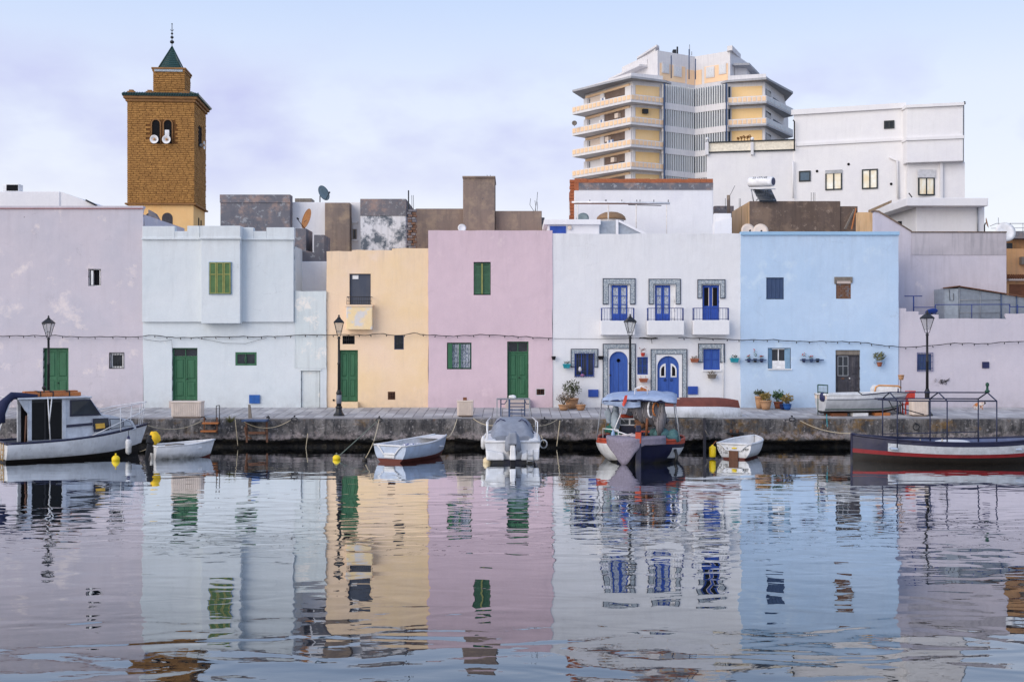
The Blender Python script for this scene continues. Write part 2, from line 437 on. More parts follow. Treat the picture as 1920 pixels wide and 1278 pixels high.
# ------------------------------------------------------------------ water, quay, land
b = NB('harbour_water')
nt = b.nt
v1 = b.pos((.62, 1.0, 1))
swell = b.noise(.55, 1, .4, v1, .4)
rip = b.noise(1.55, 1, .45, b.pos((.62, 1.1, 1), (3, 8, 0)), .7)
fine = b.noise(5.2, 2, .5, b.pos((.6, 1.3, 1), (9, 1, 0)))
zone = b.math('MULTIPLY', b.ramp(b.math('MULTIPLY', b.sep(1), .02), [(.0, .3), (.40, .24), (.48, .4), (.56, .95), (.66, .8), (.78, .36), (1., .3)]), b.ramp(b.noise(.16, 3, .55, b.pos((.35, 1.3, 1), (2.2, 4.7, 0))), [(.36, .3), (.6, 1.)]))
near = b.ramp(b.math('MULTIPLY', b.sep(1), .02), [(.34, 1.), (.47, .2)])
h = b.math('ADD', b.math('MULTIPLY', swell, .023), b.math('MULTIPLY', b.math('MULTIPLY', rip, zone), .034))
h = b.math('ADD', h, b.math('MULTIPLY', b.math('MULTIPLY', fine, near), .0012))
h = b.math('ADD', h, b.math('MULTIPLY', b.math('MULTIPLY', b.noise(.95, 1, .4, b.pos((.5, 1., 1), (5, 5, 0)), .8), near), .036))
bp = b.n('ShaderNodeBump'); bp.inputs['Strength'].default_value = 1.; bp.inputs['Distance'].default_value = .62
b.put(bp.inputs['Height'], h)
gl = b.n('ShaderNodeBsdfGlossy'); gl.inputs['Roughness'].default_value = .0
gl.inputs['Color'].default_value = (.93, .965, 1., 1)
b.put(gl.inputs['Normal'], bp.outputs[0])
df = b.n('ShaderNodeBsdfDiffuse'); df.inputs['Color'].default_value = (.004, .010, .014, 1)
fr = b.n('ShaderNodeFresnel'); fr.inputs['IOR'].default_value = 1.42
b.put(fr.inputs['Normal'], bp.outputs[0])
mx = b.n('ShaderNodeMixShader')
fc = b.math('MINIMUM', b.math('POWER', b.math('MULTIPLY', fr.outputs[0], 1.94), 1.25), .985)
b.put(mx.inputs[0], fc); b.put(mx.inputs[1], df.outputs[0]); b.put(mx.inputs[2], gl.outputs[0])
nt.links.new(mx.outputs[0], nt.nodes['Material Output'].inputs[0])
M['water'] = b.mat
MB().add([(-260, -260, 0), (260, -260, 0), (260, 50.9, 0), (-260, 50.9, 0)], [(0, 1, 2, 3)]).build('water', M['water'], kind='structure')

b = NB('land_soil')
M['land'] = b.done(b.mix(b.noise(.05, 4), (.10, .09, .07), (.17, .15, .12)), .95, .1)
MB().add([(-2600, 50.95, 1.0), (2600, 50.95, 1.0), (2600, 5000, 1.0), (-2600, 5000, 1.0)], [(0, 1, 2, 3)]).build('ground', M['land'], kind='structure')

# quay: weathered concrete, dark weed below the splash line
b = NB('quay_concrete')
zz = b.sep(2)
def qnz(sc, sq, off, lo, hi, det=7, ro=.72): return b.step(b.noise(sc, det, ro, b.pos(sq, off)), lo, hi)
col = b.mix(qnz(.5, (1, 1, 1), (0, 0, 0), .36, .62), (.075, .074, .077), (.24, .222, .21))
col = b.mix(b.math('MULTIPLY', qnz(1.2, (2.0, 2.0, .35), (4, 4, 4), .42, .58), .85), col, (.035, .036, .042))
col = b.mix(b.math('MULTIPLY', qnz(.9, (1.6, 1.6, .5), (14, 3, 9), .53, .66), .75), col, (.36, .335, .32))
col = b.mix(b.math('MULTIPLY', qnz(5.5, (1, 1, .8), (3, 12, 9), .46, .62), .6), col, (.05, .048, .05))
col = b.mix(b.math('MULTIPLY', qnz(7, (1, 1, 1), (8, 2, 1), .58, .64), .7), col, (.42, .39, .385))
col = b.mix(b.math('MULTIPLY', b.math('MULTIPLY', qnz(.3, (1, 1, 1.2), (1.6, 2, 7), .56, .64), qnz(3, (1, 1, .6), (1, 1, 7), .36, .56)), .85), col, (.25, .14, .035))
col = b.mix(b.math('MULTIPLY', qnz(1.7, (1.4, 1.4, .5), (2, 29, 4), .62, .7), .7), col, (.15, .075, .035))
zn = b.math('ADD', zz, b.math('MULTIPLY', b.math('SUBTRACT', b.noise(1.5, 6, .75, b.pos((1, 1, .4), (2, 2, 5))), .5), 1.0))
crust = b.math('MULTIPLY', b.ramp(zn, [(.32, 0.), (.37, 1.), (.5, 1.), (.66, 0.)]), qnz(4.5, (1, 1, 1), (6, 6, 6), .4, .56))
col = b.mix(b.math('MULTIPLY', crust, .8), col, (.40, .345, .34))
weed = b.ramp(b.math('ADD', zz, b.math('MULTIPLY', b.math('SUBTRACT', b.noise(1.3, 6, .75, b.pos((1, 1, .6), (7, 1, 2))), .5), .6)), [(.3, 1.), (.36, 0.)])
col = b.mix(weed, col, b.mix(qnz(2.6, (1, 1, 1), (0, 0, 3), .5, .66), (.010, .010, .011), (.06, .05, .034)))
b.bump(b.noise(6, 7, .75), .07); b.bump(b.noise(1.3, 5, .65), .16)
M['quay'] = b.done(col, b.mix(weed, (.9, .9, .9), (.45, .45, .45)), .25)
quay = thing('quay', None, None, (0, YQ, 0), kind='structure')
mb = MB()
xs = [-60 + i * .42 for i in range(287)]
def qn(x, z, s): return mnoise.noise(Vector((x * .9, z * 1.7, s))) * .06 + mnoise.noise(Vector((x * 3.1, z * 4, s + 4))) * .025
prof = [(-.9, .42), (.05, .40), (.16, .36), (.24, .12), (.34, .02), (.55, 0), (.8, 0), (1.0, 0), (1.15, .0), (1.2, .04)]
mb.grid([[Vector((x, YQ + dy + (qn(x, z, 1) * (3.4 if z < .35 else 1.0)), z + (qn(x, 3, 9) * 2.0 + qn(x * 2.3, 7, 2) * 1.2 if .1 < z < .4 else qn(x, 1, 5) * .25 if z > .9 else 0))) for z, dy in prof] for x in xs], True)
mb.build('quay_wall', M['quay'], quay)
b = NB('quay_edge_concrete')
cc = b.mix(b.ramp(b.noise(.9, 5, .65), [(.35, 0.), (.65, 1.)]), (.22, .205, .20), (.37, .35, .345))
cc = b.mix(b.step(b.noise(3.5, 6, .72), .62, .68), cc, (.12, .11, .11))
b.bump(b.noise(9, 5, .7), .03)
M['coping'] = b.done(cc, .9, .2)
mb = MB()
mb.grid([[Vector((x, YQ + .035 + qn(x, 1.2, 1) * .55, 1.195 + qn(x, 1, 5) * .25)), Vector((x, YQ + .1, 1.204 + qn(x, 1, 5) * .2)), Vector((x, YQ + .62, ZQ(YQ + .62)))] for x in xs], True)
mb.build('quay_edge', M['coping'], quay)
b = NB('paving_bed'); M['bed'] = b.done(b.mix(b.noise(5, 4), (.14, .13, .13), (.22, .21, .2)), .95, .1)
MB().add([(-60, YQ + .6, ZQ(YQ + .6) - .012), (60, YQ + .6, ZQ(YQ + .6) - .012), (60, 55.4, ZQ(55.4) - .012), (-60, 55.4, ZQ(55.4) - .012)], [(0, 1, 2, 3)]).build('paving_bed', M['bed'], quay)
pvm = []
for i in range(3):
    c0 = [(.42, .41, .415), (.49, .48, .48), (.36, .35, .36)][i]
    b = NB('paving_stone_' + 'abc'[i])
    c = b.mix(b.ramp(b.noise(1.2, 4, .6), [(.3, 0.), (.7, 1.)]), mul(c0, .8), mul(c0, 1.15))
    b.bump(b.noise(12, 4, .7), .01)
    pvm.append(b.done(c, .85, .25))
# slabs laid in skewed courses across the promenade
slabs = []
CW, SKEW, RL = .42, .0, .86
ny = 5
for j in range(ny):
    y0 = YQ + .63 + j * RL
    for i in range(-75, 76):
        xo = i * CW - SKEW * j * RL * .5
        slabs.append((abs(xo) + j * 6, xo, y0, R.randrange(3), R.uniform(-.006, .006)))
slabs.sort()
SLABM = {}
def slab_mesh(k):
    if k not in SLABM:
        g = .013
        SLABM[k] = MB().hexa([(g, 0, -.05), (CW - g, 0, -.05), (CW - g - SKEW * RL * .5, RL - .03, -.05), (g - SKEW * RL * .5, RL - .03, -.05),
                              (g, 0, .0), (CW - g, 0, .0), (CW - g - SKEW * RL * .5, RL - .03, .0408 * RL), (g - SKEW * RL * .5, RL - .03, .0408 * RL)]).mesh('paving_slab', pvm[k])
    return SLABM[k]
vis = [s for s in slabs if abs(s[1]) < 24.5]
rest = [s for s in slabs if abs(s[1]) >= 24.5]
vis.sort(key=lambda s: s[2])
for _, xo, y0, k, dz in vis[:300]:
    link('paving_slab', slab_mesh(k), quay, Vector((xo, y0, ZQ(y0) + dz)) - ORG[quay])
mb = MB()
g = .013
for _, xo, y0, k, dz in vis[300:] + rest:
    mb.cm = k
    z0, z1 = ZQ(y0) + dz, ZQ(y0) + dz + .0408 * RL
    q = [(xo + g, y0), (xo + CW - g, y0), (xo + CW - g - SKEW * RL * .5, y0 + RL - .03), (xo + g - SKEW * RL * .5, y0 + RL - .03)]
    mb.hexa([(x, y, z0 - .06) for x, y in q] + [(q[0][0], q[0][1], z0), (q[1][0], q[1][1], z0), (q[2][0], q[2][1], z1), (q[3][0], q[3][1], z1)])
mb.build('paving_slabs_mass', pvm, quay, kind='stuff')

# ------------------------------------------------------------------ house front builder
def facade(name, mat, parent, d, solids, holes, thick=.26, wob=.034, cell=.45, seed=1):
    """front wall: union of solid pixel rectangles minus openings, with reveals, slightly uneven like hand-laid render"""
    S = [(X(a, d), X(c, d), Z(f, d), Z(e, d)) for a, c, e, f in solids]
    H = [(X(a, d), X(c, d), Z(f, d), Z(e, d)) for a, c, e, f in holes]
    def cuts(vals):
        vals = sorted(set(round(v, 4) for v in vals)); out = []
        for a, c in zip(vals, vals[1:]):
            n = max(1, int((c - a) / cell + .5))
            out += [a + (c - a) * k / n for k in range(n)]
        return out + [vals[-1]]
    gx = cuts([v for r in S + H for v in r[:2]]); gz = cuts([v for r in S + H for v in r[2:]])
    hx = set(round(v, 4) for r in H for v in r[:2]); hz = set(round(v, 4) for r in H for v in r[2:])
    def keep(i, k):
        if not (0 <= i < len(gx) - 1 and 0 <= k < len(gz) - 1): return False
        x, z = (gx[i] + gx[i+1]) / 2, (gz[k] + gz[k+1]) / 2
        return any(r[0] < x < r[1] and r[2] < z < r[3] for r in S) and not any(r[0] < x < r[1] and r[2] < z < r[3] for r in H)
    vid = {}; mb = MB()
    def vert(i, k, back):
        key = (i, k, back)
        if key not in vid:
            x, z = gx[i], gz[k]
            q = Vector((x * .8, z * .8, seed * 3.7))
            onh = any(r[0] - .01 <= x <= r[1] + .01 and r[2] - .01 <= z <= r[3] + .01 for r in H)
            if not onh:
                x += wob * mnoise.noise(q + Vector((9, 0, 0))); z += wob * 1.3 * mnoise.noise(q * 1.7 + Vector((0, 5, 0)))
            y = d + (thick if back else .024 + .018 * mnoise.noise(q * .55) + .006 * mnoise.noise(q * 1.6))
            vid[key] = len(mb.v); mb.v.append(Vector((x, y, z)))
        return vid[key]
    def face(*f): mb.f.append(list(f)); mb.m.append(0); mb.s.append(False)
    for i in range(len(gx) - 1):
        for k in range(len(gz) - 1):
            if not keep(i, k): continue
            a, c, e, f = vert(i, k, 0), vert(i+1, k, 0), vert(i+1, k+1, 0), vert(i, k+1, 0)
            face(a, c, e, f); mb.s[-1] = True
            for (di, dk, p, q) in ((-1, 0, (i, k), (i, k+1)), (1, 0, (i+1, k), (i+1, k+1)), (0, -1, (i, k), (i+1, k)), (0, 1, (i, k+1), (i+1, k+1))):
                if not keep(i + di, k + dk):
                    n0 = len(mb.v); mb.v += [mb.v[vert(*p, 0)].copy(), mb.v[vert(*q, 0)].copy(), mb.v[vert(*q, 1)].copy(), mb.v[vert(*p, 1)].copy()]; face(n0, n0+1, n0+2, n0+3)
    o = mb.build(name, mat, parent)
    return o
def house(name, label, px0, px1, ptop, d, mat, holes, solids=None, pbase=768, deep=7., cat='house', seed=1, roofdrop=.35):
    xm = (X(px0, d) + X(px1, d)) / 2
    h = thing(name, label, cat, (xm, d, Z(764, d)))
    facade('wall', mat, h, d, solids or [(px0, px1, ptop, pbase)], holes, seed=seed)
    tops = solids or [(px0, px1, ptop, pbase)]
    mb = MB()
    for a, c, e, f in tops:
        mb.box(X(a, d) + .008, X(c, d) - .008, d + .262, d + deep, max(.9, Z(f, d)), Z(e, d) - roofdrop)
    mb.build('house_body', mat, h)
    return h

def door(parent, px0, px1, py0, py1, d, mat, inset=.16, leaves=2, transom=0, frame=None, arr=None, handle=True, rows=(.0, .42, .46, .96)):
    """panelled door set in a reveal: frame, leaves with raised panels, handle, optional glazed transom"""
    x0, x1, z0, z1 = X(px0, d), X(px1, d), Z(py1, d), Z(py0, d)
    y = d + inset
    fw = .055
    dr = MB()
    dr.box(x0, x0 + fw, y - .03, y + .06, z0, z1).box(x1 - fw, x1, y - .03, y + .06, z0, z1).box(x0 + fw, x1 - fw, y - .03, y + .06, z1 - fw, z1)
    zt = z1 - fw - transom
    if transom: dr.box(x0 + fw, x1 - fw, y - .03, y + .05, zt - .04, zt + .02)
    lx0, lx1 = x0 + fw, x1 - fw
    dr.box(lx0, lx1, y + .012, y + .05, z0 + .01, zt - (.04 if transom else 0))
    o = dr.build('door', frame or mat, parent, bevel=.006)
    lw = (lx1 - lx0) / leaves
    for i in range(leaves):
        a, c = lx0 + i * lw + .008, lx0 + (i + 1) * lw - .008
        zb, ztop = z0 + .02, zt - (.045 if transom else .005)
        hh = ztop - zb
        mb = MB()
        st = .075
        mb.box(a, a + st, y - .012, y + .02, zb, ztop).box(c - st, c, y - .012, y + .02, zb, ztop)
        for f0, f1 in ((0, .09), (.43, .5), (.95, 1.)): mb.box(a + st, c - st, y - .010, y + .02, zb + hh * f0, zb + hh * f1)
        mb.build('door_leaf', mat, o, bevel=.005)
        for f0, f1 in ((.09, .43), (.5, .95)):
            e = .045
            mb = MB()
            p0, p1, q0, q1 = a + st + .006, c - st - .006, zb + hh * f0 + .006, zb + hh * f1 - .006
            mb.add([(p0, y + .010, q0), (p1, y + .010, q0), (p1, y + .010, q1), (p0, y + .010, q1),
                    (p0 + e, y - .014, q0 + e), (p1 - e, y - .014, q0 + e), (p1 - e, y - .014, q1 - e), (p0 + e, y - .014, q1 - e)],
                   [(4, 5, 6, 7), (0, 1, 5, 4), (1, 2, 6, 5), (2, 3, 7, 6), (3, 0, 4, 7)])
            mb.build('panel', mat, o)
    if handle:
        xm = (lx0 + lx1) / 2
        MB().ball((xm + .06, y - .04, z0 + .98), .03, 8, 6).tube([(xm + .06, y - .01, z0 + .98), (xm + .06, y - .04, z0 + .98)], .012).build('handle', M['iron'], o)
    if transom:
        n = 2
        w = (lx1 - lx0) / n
        for i in range(n):
            MB().box(lx0 + i*w + .02, lx0 + (i+1)*w - .02, y + .01, y + .02, zt + .03, z1 - fw - .005).build('pane', M['glass'], o)
        MB().box(lx0 + w - .02, lx0 + w + .02, y - .02, y + .03, zt + .02, z1 - fw).build('mullion', mat, o)
    return o
def window(parent, px0, px1, py0, py1, d, mat, inset=.14, fw=.05, mull=1, rails=0, pane=None, sill=None):
    x0, x1, z0, z1 = X(px0, d), X(px1, d), Z(py1, d), Z(py0, d)
    y = d + inset
    mb = MB()
    mb.box(x0, x0 + fw, y - .025, y + .04, z0, z1).box(x1 - fw, x1, y - .025, y + .04, z0, z1)
    mb.box(x0 + fw, x1 - fw, y - .025, y + .04, z1 - fw, z1).box(x0 + fw, x1 - fw, y - .025, y + .04, z0, z0 + fw)
    w = (x1 - x0 - 2 * fw) / (mull + 1); hh = (z1 - z0 - 2 * fw) / (rails + 1)
    for i in range(1, mull + 1): mb.box(x0 + fw + i*w - .022, x0 + fw + i*w + .022, y - .02, y + .035, z0 + fw, z1 - fw)
    for k in range(1, rails + 1): mb.box(x0 + fw, x1 - fw, y - .017, y + .03, z0 + fw + k*hh - .015, z0 + fw + k*hh + .015)
    o = mb.build('window', mat, parent, bevel=.005)
    for i in range(mull + 1):
        for k in range(rails + 1):
            piece('pane', pane or M['glass'], o, x0 + fw + i*w, x0 + fw + (i+1)*w, y + .008, y + .016, z0 + fw + k*hh, z0 + fw + (k+1)*hh)
    if sill: piece('sill', sill, o, x0 - .05, x1 + .05, d - .06, d + .2, z0 - .07, z0 - .002)
    return o
def shutters(win_parent, px0, px1, py0, py1, d, mat, slat, n=2, inset=.05, rail=.38):
    """louvred shutter leaves filling an opening"""
    x0, x1, z0, z1 = X(px0, d), X(px1, d), Z(py1, d), Z(py0, d)
    w = (x1 - x0) / n
    for i in range(n):
        a, c = x0 + i*w + .006, x0 + (i+1)*w - .006
        y = d + inset + R.uniform(-.01, .01)
        mb = MB()
        s = .055
        mb.box(a, a + s, y - .02, y + .02, z0, z1).box(c - s, c, y - .02, y + .02, z0, z1)
        zr = z1 - (z1 - z0) * rail
        for zz in (z0 + s/2, zr, z1 - s/2): mb.box(a + s, c - s, y - .018, y + .018, zz - s/2, zz + s/2)
        sh = mb.build('shutter', mat, win_parent, bevel=.004)
        mb = MB()
        zc = z0 + s
        while zc < z1 - s - .03:
            mb.hexa([(a+s, y-.012, zc), (c-s, y-.012, zc), (c-s, y+.008, zc+.045), (a+s, y+.008, zc+.045), (a+s, y-.012, zc+.01), (c-s, y-.012, zc+.01), (c-s, y+.008, zc+.053), (a+s, y+.008, zc+.053)])
            zc += .05
        mb.build('slats', slat, sh, kind='stuff')
def bars(parent, px0, px1, py0, py1, d, mat, nx=5, ny=2, r=.009, y=None, name='bar'):
    x0, x1, z0, z1 = X(px0, d), X(px1, d), Z(py1, d), Z(py0, d)
    y = d - .02 if y is None else y
    for i in range(nx): MB().tube([(x0 + (x1-x0)*(i+.5)/nx, y, z0), (x0 + (x1-x0)*(i+.5)/nx, y, z1)], r, 5).build(name, mat, parent)
    for k in range(ny): MB().tube([(x0, y - .012, z0 + (z1-z0)*(k+.5)/ny), (x1, y - .012, z0 + (z1-z0)*(k+.5)/ny)], r, 5).build(name, mat, parent)
def grille_frame(parent, px0, px1, py0, py1, d, mat, r=.014, y=None):
    x0, x1, z0, z1 = X(px0, d), X(px1, d), Z(py1, d), Z(py0, d)
    y = d - .03 if y is None else y
    return MB().tube([(x0, y, z0), (x1, y, z0), (x1, y, z1), (x0, y, z1), (x0, y, z0)], r, 5).build('grille', mat, parent)

# ---- lilac house with the sagging cable
d = 55.0
h = house('lilac_house', 'big pale lilac house with one small open window high on a blank wall', -260, 268, 387, d, M['lilac'],
          [(165, 189, 504, 536), (205, 232, 661, 691), (80, 128, 652, 760)], seed=1)
MB().box(X(-260), X(269), d - .03, d + .3, Z(390), Z(386.2)).build('coping', M['lilac'], h)
MB().box(X(-260), X(268), d - .036, d - .0, Z(391.4), Z(390.3)).build('red_trim', paint('faded_red_trim', A(176, 110, 110), .7, .4), h)
w = window(h, 165, 189, 504, 536, d, M['whitep'], mull=0, pane=M['dark'], fw=.035, inset=.2)
piece('casement', M['whitep'], w, X(170), X(173.5), d + .06, d + .2, Z(534), Z(507))
piece('casement', M['whitep'], w, X(185.6), X(187), d + .08, d + .2, Z(534), Z(507))
w = window(h, 205, 232, 661, 691, d, M['whitep'], mull=0, fw=.11, inset=.16)
bars(w, 206, 231, 662, 690, d, M['iron'], 5, 0, .012, y=d + .02); grille_frame(w, 205, 232, 661, 690, d, M['iron'], .018, y=d + .015)
door(h, 80, 128, 652, 758, d, M['green'], .21)
MB().box(X(78), X(130), d - .25, d + .2, 1.35, Z(758)).build('door_step', M['step'], h)

# ---- pale mint house with the boxed bay
d = 54.95
T = [(268, 552, 447, 604), (268, 612, 603.9, 768), (552, 612, 545, 604)]
h = house('mint_house', 'pale mint house with boxed-out bay window and notched parapet', 268, 612, 447, d, M['mint'],
          [(322, 370, 652, 751), (441, 481, 660, 685), (564, 600, 694, 766)], solids=T, seed=2)
mb = MB()
mb.box(X(268.3), X(551.5), d - .10, d - .002, Z(603.5), Z(446))
mb.build('upper_wall', M['mint'], h, bevel=.01)
mb = MB()
yb = d - .5
mb.box(X(377, yb), X(450, yb), yb, d - .102, Z(606, yb), Z(444, yb))
mb.build('bay', M['mint'], h, bevel=.012)
mb = MB()
mb.box(X(269), X(330), d - .13, d + .2, Z(447), Z(424.6)); mb.box(X(330), X(353), d - .127, d + .2, Z(447), Z(434)); mb.box(X(353), X(376), d - .13, d + .2, Z(447), Z(424))
mb.box(X(452), X(477), d - .13, d + .2, Z(447), Z(427)); mb.box(X(477), X(501), d - .127, d + .2, Z(447), Z(434)); mb.box(X(501), X(553), d - .13, d + .2, Z(447), Z(427))
mb.box(X(376, yb), X(451.5, yb), yb - .06, d + .2, Z(446, yb), Z(423.5, yb))
mb.build('parapet', M['mint'], h, bevel=.02)
mb = MB().box(X(268), X(376), d - .19, d - .1, Z(450), Z(446.5)).box(X(451.5), X(554), d - .19, d - .1, Z(450.5), Z(447)).box(X(374.5, yb), X(453, yb), yb - .11, yb + .02, Z(448.5, yb), Z(445, yb))
mb.build('cornice', M['mint'], h, bevel=.01)
w = window(h, 392, 434, 491, 552, yb, M['blueframe'], inset=-.035, fw=.03, mull=0, pane=M['dark'])
shutters(w, 393, 433.5, 492, 551, yb, M['olive'], M['olive2'], 3, inset=-.06)
door(h, 322, 370, 652, 751, d, M['green'], .21, transom=.34)
MB().box(X(320), X(372), d - .2, d + .2, 1.3, Z(751)).build('door_step', M['step'], h)
w = window(h, 441, 481, 660, 685, d, M['green'], inset=.06, fw=.09)
MB().tube([(X(461), d + .03, Z(683)), (X(461), d + .03, Z(663))], .02, 6).tube([P(459, 670, d + .03), P(461, 667, d + .03), P(463, 670, d + .03), P(463, 677, d + .03), P(461, 680, d + .03), P(459, 677, d + .03), P(459, 670, d + .03)], .012, 5).build('scroll_bar', M['shgreen'], w)
MB().box(X(565), X(599), d + .1, d + .14, Z(766), Z(695)).build('blocked_door', M['mint2'], h, bevel=.01)
MB().pbox(562, 602, 692, 694.6, d - .02, d + .1).build('lintel', M['mint2'], h)
facade('side_wall_patch', M['mint2'], h, d - .012, [(553, 611.5, 546, 690)], [], thick=.01, seed=6)
mb = MB().pbox(467, 487, 740, 756, d - .045, d - .002).pbox(475.5, 477, 741, 753, d - .05, d - .04)
mb.build('meter_cover', M['bluepl'], h, bevel=.006)

# ---- apricot house
d = 55.03
h = house('apricot_house', 'narrow apricot house with walled-up balcony door and slim green door', 612, 803, 468, d, M['yellow'],
          [(655, 695, 513, 572), (642, 665, 629, 645), (739, 757, 628, 655), (635, 671, 656, 753), (727, 741, 734, 749)],
          solids=[(612, 660, 471, 768), (660, 735, 469, 768), (735, 803, 465.5, 768)], seed=3)
mb = MB().box(X(655.4), X(694.6), d + .12, d + .2, Z(571.6), Z(513.4)); mb.build('walled_up_opening', M['blocked'], h)
MB().pbox(661, 672, 516, 523, d + .10, d + .12).build('paper_notice', M['whitep'], h)
mb = MB().box(X(649.5, d - .35), X(698, d - .35), d - .38, d + .02, Z(618), Z(573)); mb.build('balcony_box', M['yellow2'], h, bevel=.03)
MB().box(X(647.5, d - .35), X(699, d - .35), d - .42, d + .02, Z(575), Z(571.5)).build('balcony_slab', M['yellow'], h, bevel=.008)
rl = grille_frame(h, 650.5, 697, 556.5, 571, d - .38, M['iron'], .016, y=d - .38)
bars(rl, 651, 697, 557, 571, d - .38, M['iron'], 11, 1, .009, y=d - .38)
for q in (651, 697): MB().tube([(X(q, d-.38), d - .38, Z(557, d-.38)), (X(q, d-.38), d, Z(557, d-.38))], .014, 5).build('bar', M['iron'], rl)
w = window(h, 642, 665, 629, 645, d, M['iron'], inset=.1, mull=0, fw=.03, pane=M['dark']); bars(w, 643, 664, 630, 644, d, M['iron'], 5, 1, .012, y=d + .05)
w = window(h, 739, 757, 628, 655, d, M['slate'], inset=.1, mull=0, fw=.04, pane=M['glass']); bars(w, 740, 756, 629, 654, d, M['iron'], 4, 4, .008, y=d + .04)
door(h, 635, 671, 656, 753, d, M['green'], .19, leaves=2, handle=False)
MB().box(X(640), X(672), d - .22, d + .2, 1.3, Z(753)).build('door_step', M['yellow'], h, bevel=.01)
w = window(h, 727, 741, 734, 749, d, M['rust'], inset=.08, mull=0, fw=.03, pane=M['dark']); bars(w, 728, 740, 735, 748, d, M['rust'], 4, 4, .009, y=d + .03)
MB().tube([(X(625.5), d - .01, Z(750)), (X(625.5), d + .01, Z(750))], .05, 10).build('drain_hole', M['dark'], h)

# ---- rose house
d = 54.97
h = house('rose_house', 'rose pink house with single green shuttered window above and green door', 803, 1036, 432, d, M['pink'],
          [(888, 920, 491, 553), (838, 884, 642, 692), (951, 991, 640, 748), (1005, 1022, 728, 741)],
          solids=[(803, 1036, 432, 768)], seed=4)
w = window(h, 888, 920, 492, 552, d, M['green_dk'], inset=.14, fw=.03, mull=0, pane=M['dark']); shutters(w, 889, 919.4, 494, 551, d, M['shgreen'], M['shgreen'], 2, inset=.07)
mb = MB().pbox(902.4, 905.4, 494, 551, d + .02, d + .05); mb.build('meeting_strip', M['olive'], w)
w = window(h, 838, 884, 642, 692, d, M['green_dk'], inset=.14, fw=.07, mull=1, pane=M['lace'])
piece('open_leaf', M['green'], w, X(840), X(848), d + .0, d + .1, Z(690), Z(644))
piece('centre_post', M['green'], w, X(860.5), X(864), d + .02, d + .1, Z(690), Z(644))
bars(w, 849, 881, 643, 691, d, M['green_dk'], 6, 2, .008, y=d + .03)
door(h, 951, 991, 640, 748, d, M['green'], .21, transom=.42)
MB().box(X(948), X(994), d - .3, d + .2, 1.3, Z(748)).build('door_step', M['step'], h, bevel=.01)
w = window(h, 1005, 1022, 728, 741, d, M['whitep'], inset=.05, fw=.025, mull=0, pane=M['dark'])
bars(w, 1006, 1021, 729, 740, d, M['rust'], 3, 2, .009, y=d + .03)

# ---- white house with tiled surrounds
d = 55.0
UP = [(1147, 1183), (1228, 1263), (1317, 1350)]
h = house('white_tiled_house', 'white house with cobalt doors and windows framed in patterned grey tiles', 1036, 1389, 438, d, M['white'],
          [(1144, 1180, 534, 601), (1228, 1266, 534, 601), (1317, 1349, 534, 601), (1078, 1114, 659, 706), (1142, 1180, 659, 752), (1195, 1215, 669, 702), (1231, 1275, 662, 752), (1319, 1350, 654, 693)],
          solids=[(1036, 1389, 438, 768)], seed=5)
def surround(parent, px0, px1, py0, py1, ix0, ix1, iy0, d, ts=.15):
    """tiled frame: courses of square tiles up both sides and across the top, dark edging strip round it"""
    x0, x1, z0, z1, a, c, zi = X(px0, d), X(px1, d), Z(py1, d), Z(py0, d), X(ix0, d), X(ix1, d), Z(iy0, d)
    mb = MB()
    def field(u0, u1, w0, w1):
        nu, nw = max(1, round((u1-u0)/ts)), max(1, round((w1-w0)/ts))
        for i in range(nu):
            for k in range(nw):
                mb.box(u0+(u1-u0)*i/nu+.003, u0+(u1-u0)*(i+1)/nu-.003, d-.016+R.uniform(-.001, .001), d+.045, w0+(w1-w0)*k/nw+.003, w0+(w1-w0)*(k+1)/nw-.003)
    field(x0, a, z0, zi); field(c, x1, z0, zi); field(x0, x1, zi, z1)
    o = mb.build('tile_surround', M['tile'], parent, kind='stuff')
    e = .035
    mb = MB()
    mb.box(x0-e, x0, d-.024, d+.045, z0-e, z1+e).box(x1, x1+e, d-.024, d+.045, z0-e, z1+e).box(x0, x1, d-.024, d+.045, z1, z1+e)
    mb.box(a-e*.6, a, d-.024, d-.017, z0, zi).box(c, c+e*.6, d-.024, d-.017, z0, zi).box(a-e*.6, c+e*.6, d-.024, d-.017, zi, zi+e*.6)
    mb.box(x0, a, d-.024, d+.045, z0-e, z0).box(c, x1, d-.024, d+.045, z0-e, z0)
    mb.build('edging', M['tile_edge'], o)
    return o
for (a, c, t0, t1, bt) in ((1131.5, 1190, 523, 569, 0), (1217.5, 1275, 524, 569, 1), (1309, 1358.5, 525, 558, 2)):
    i0, i1 = ((1141, 1181), (1226, 1267), (1316, 1350))[bt]
    surround(h, a, c, t0, t1, i0, i1, 533, d)
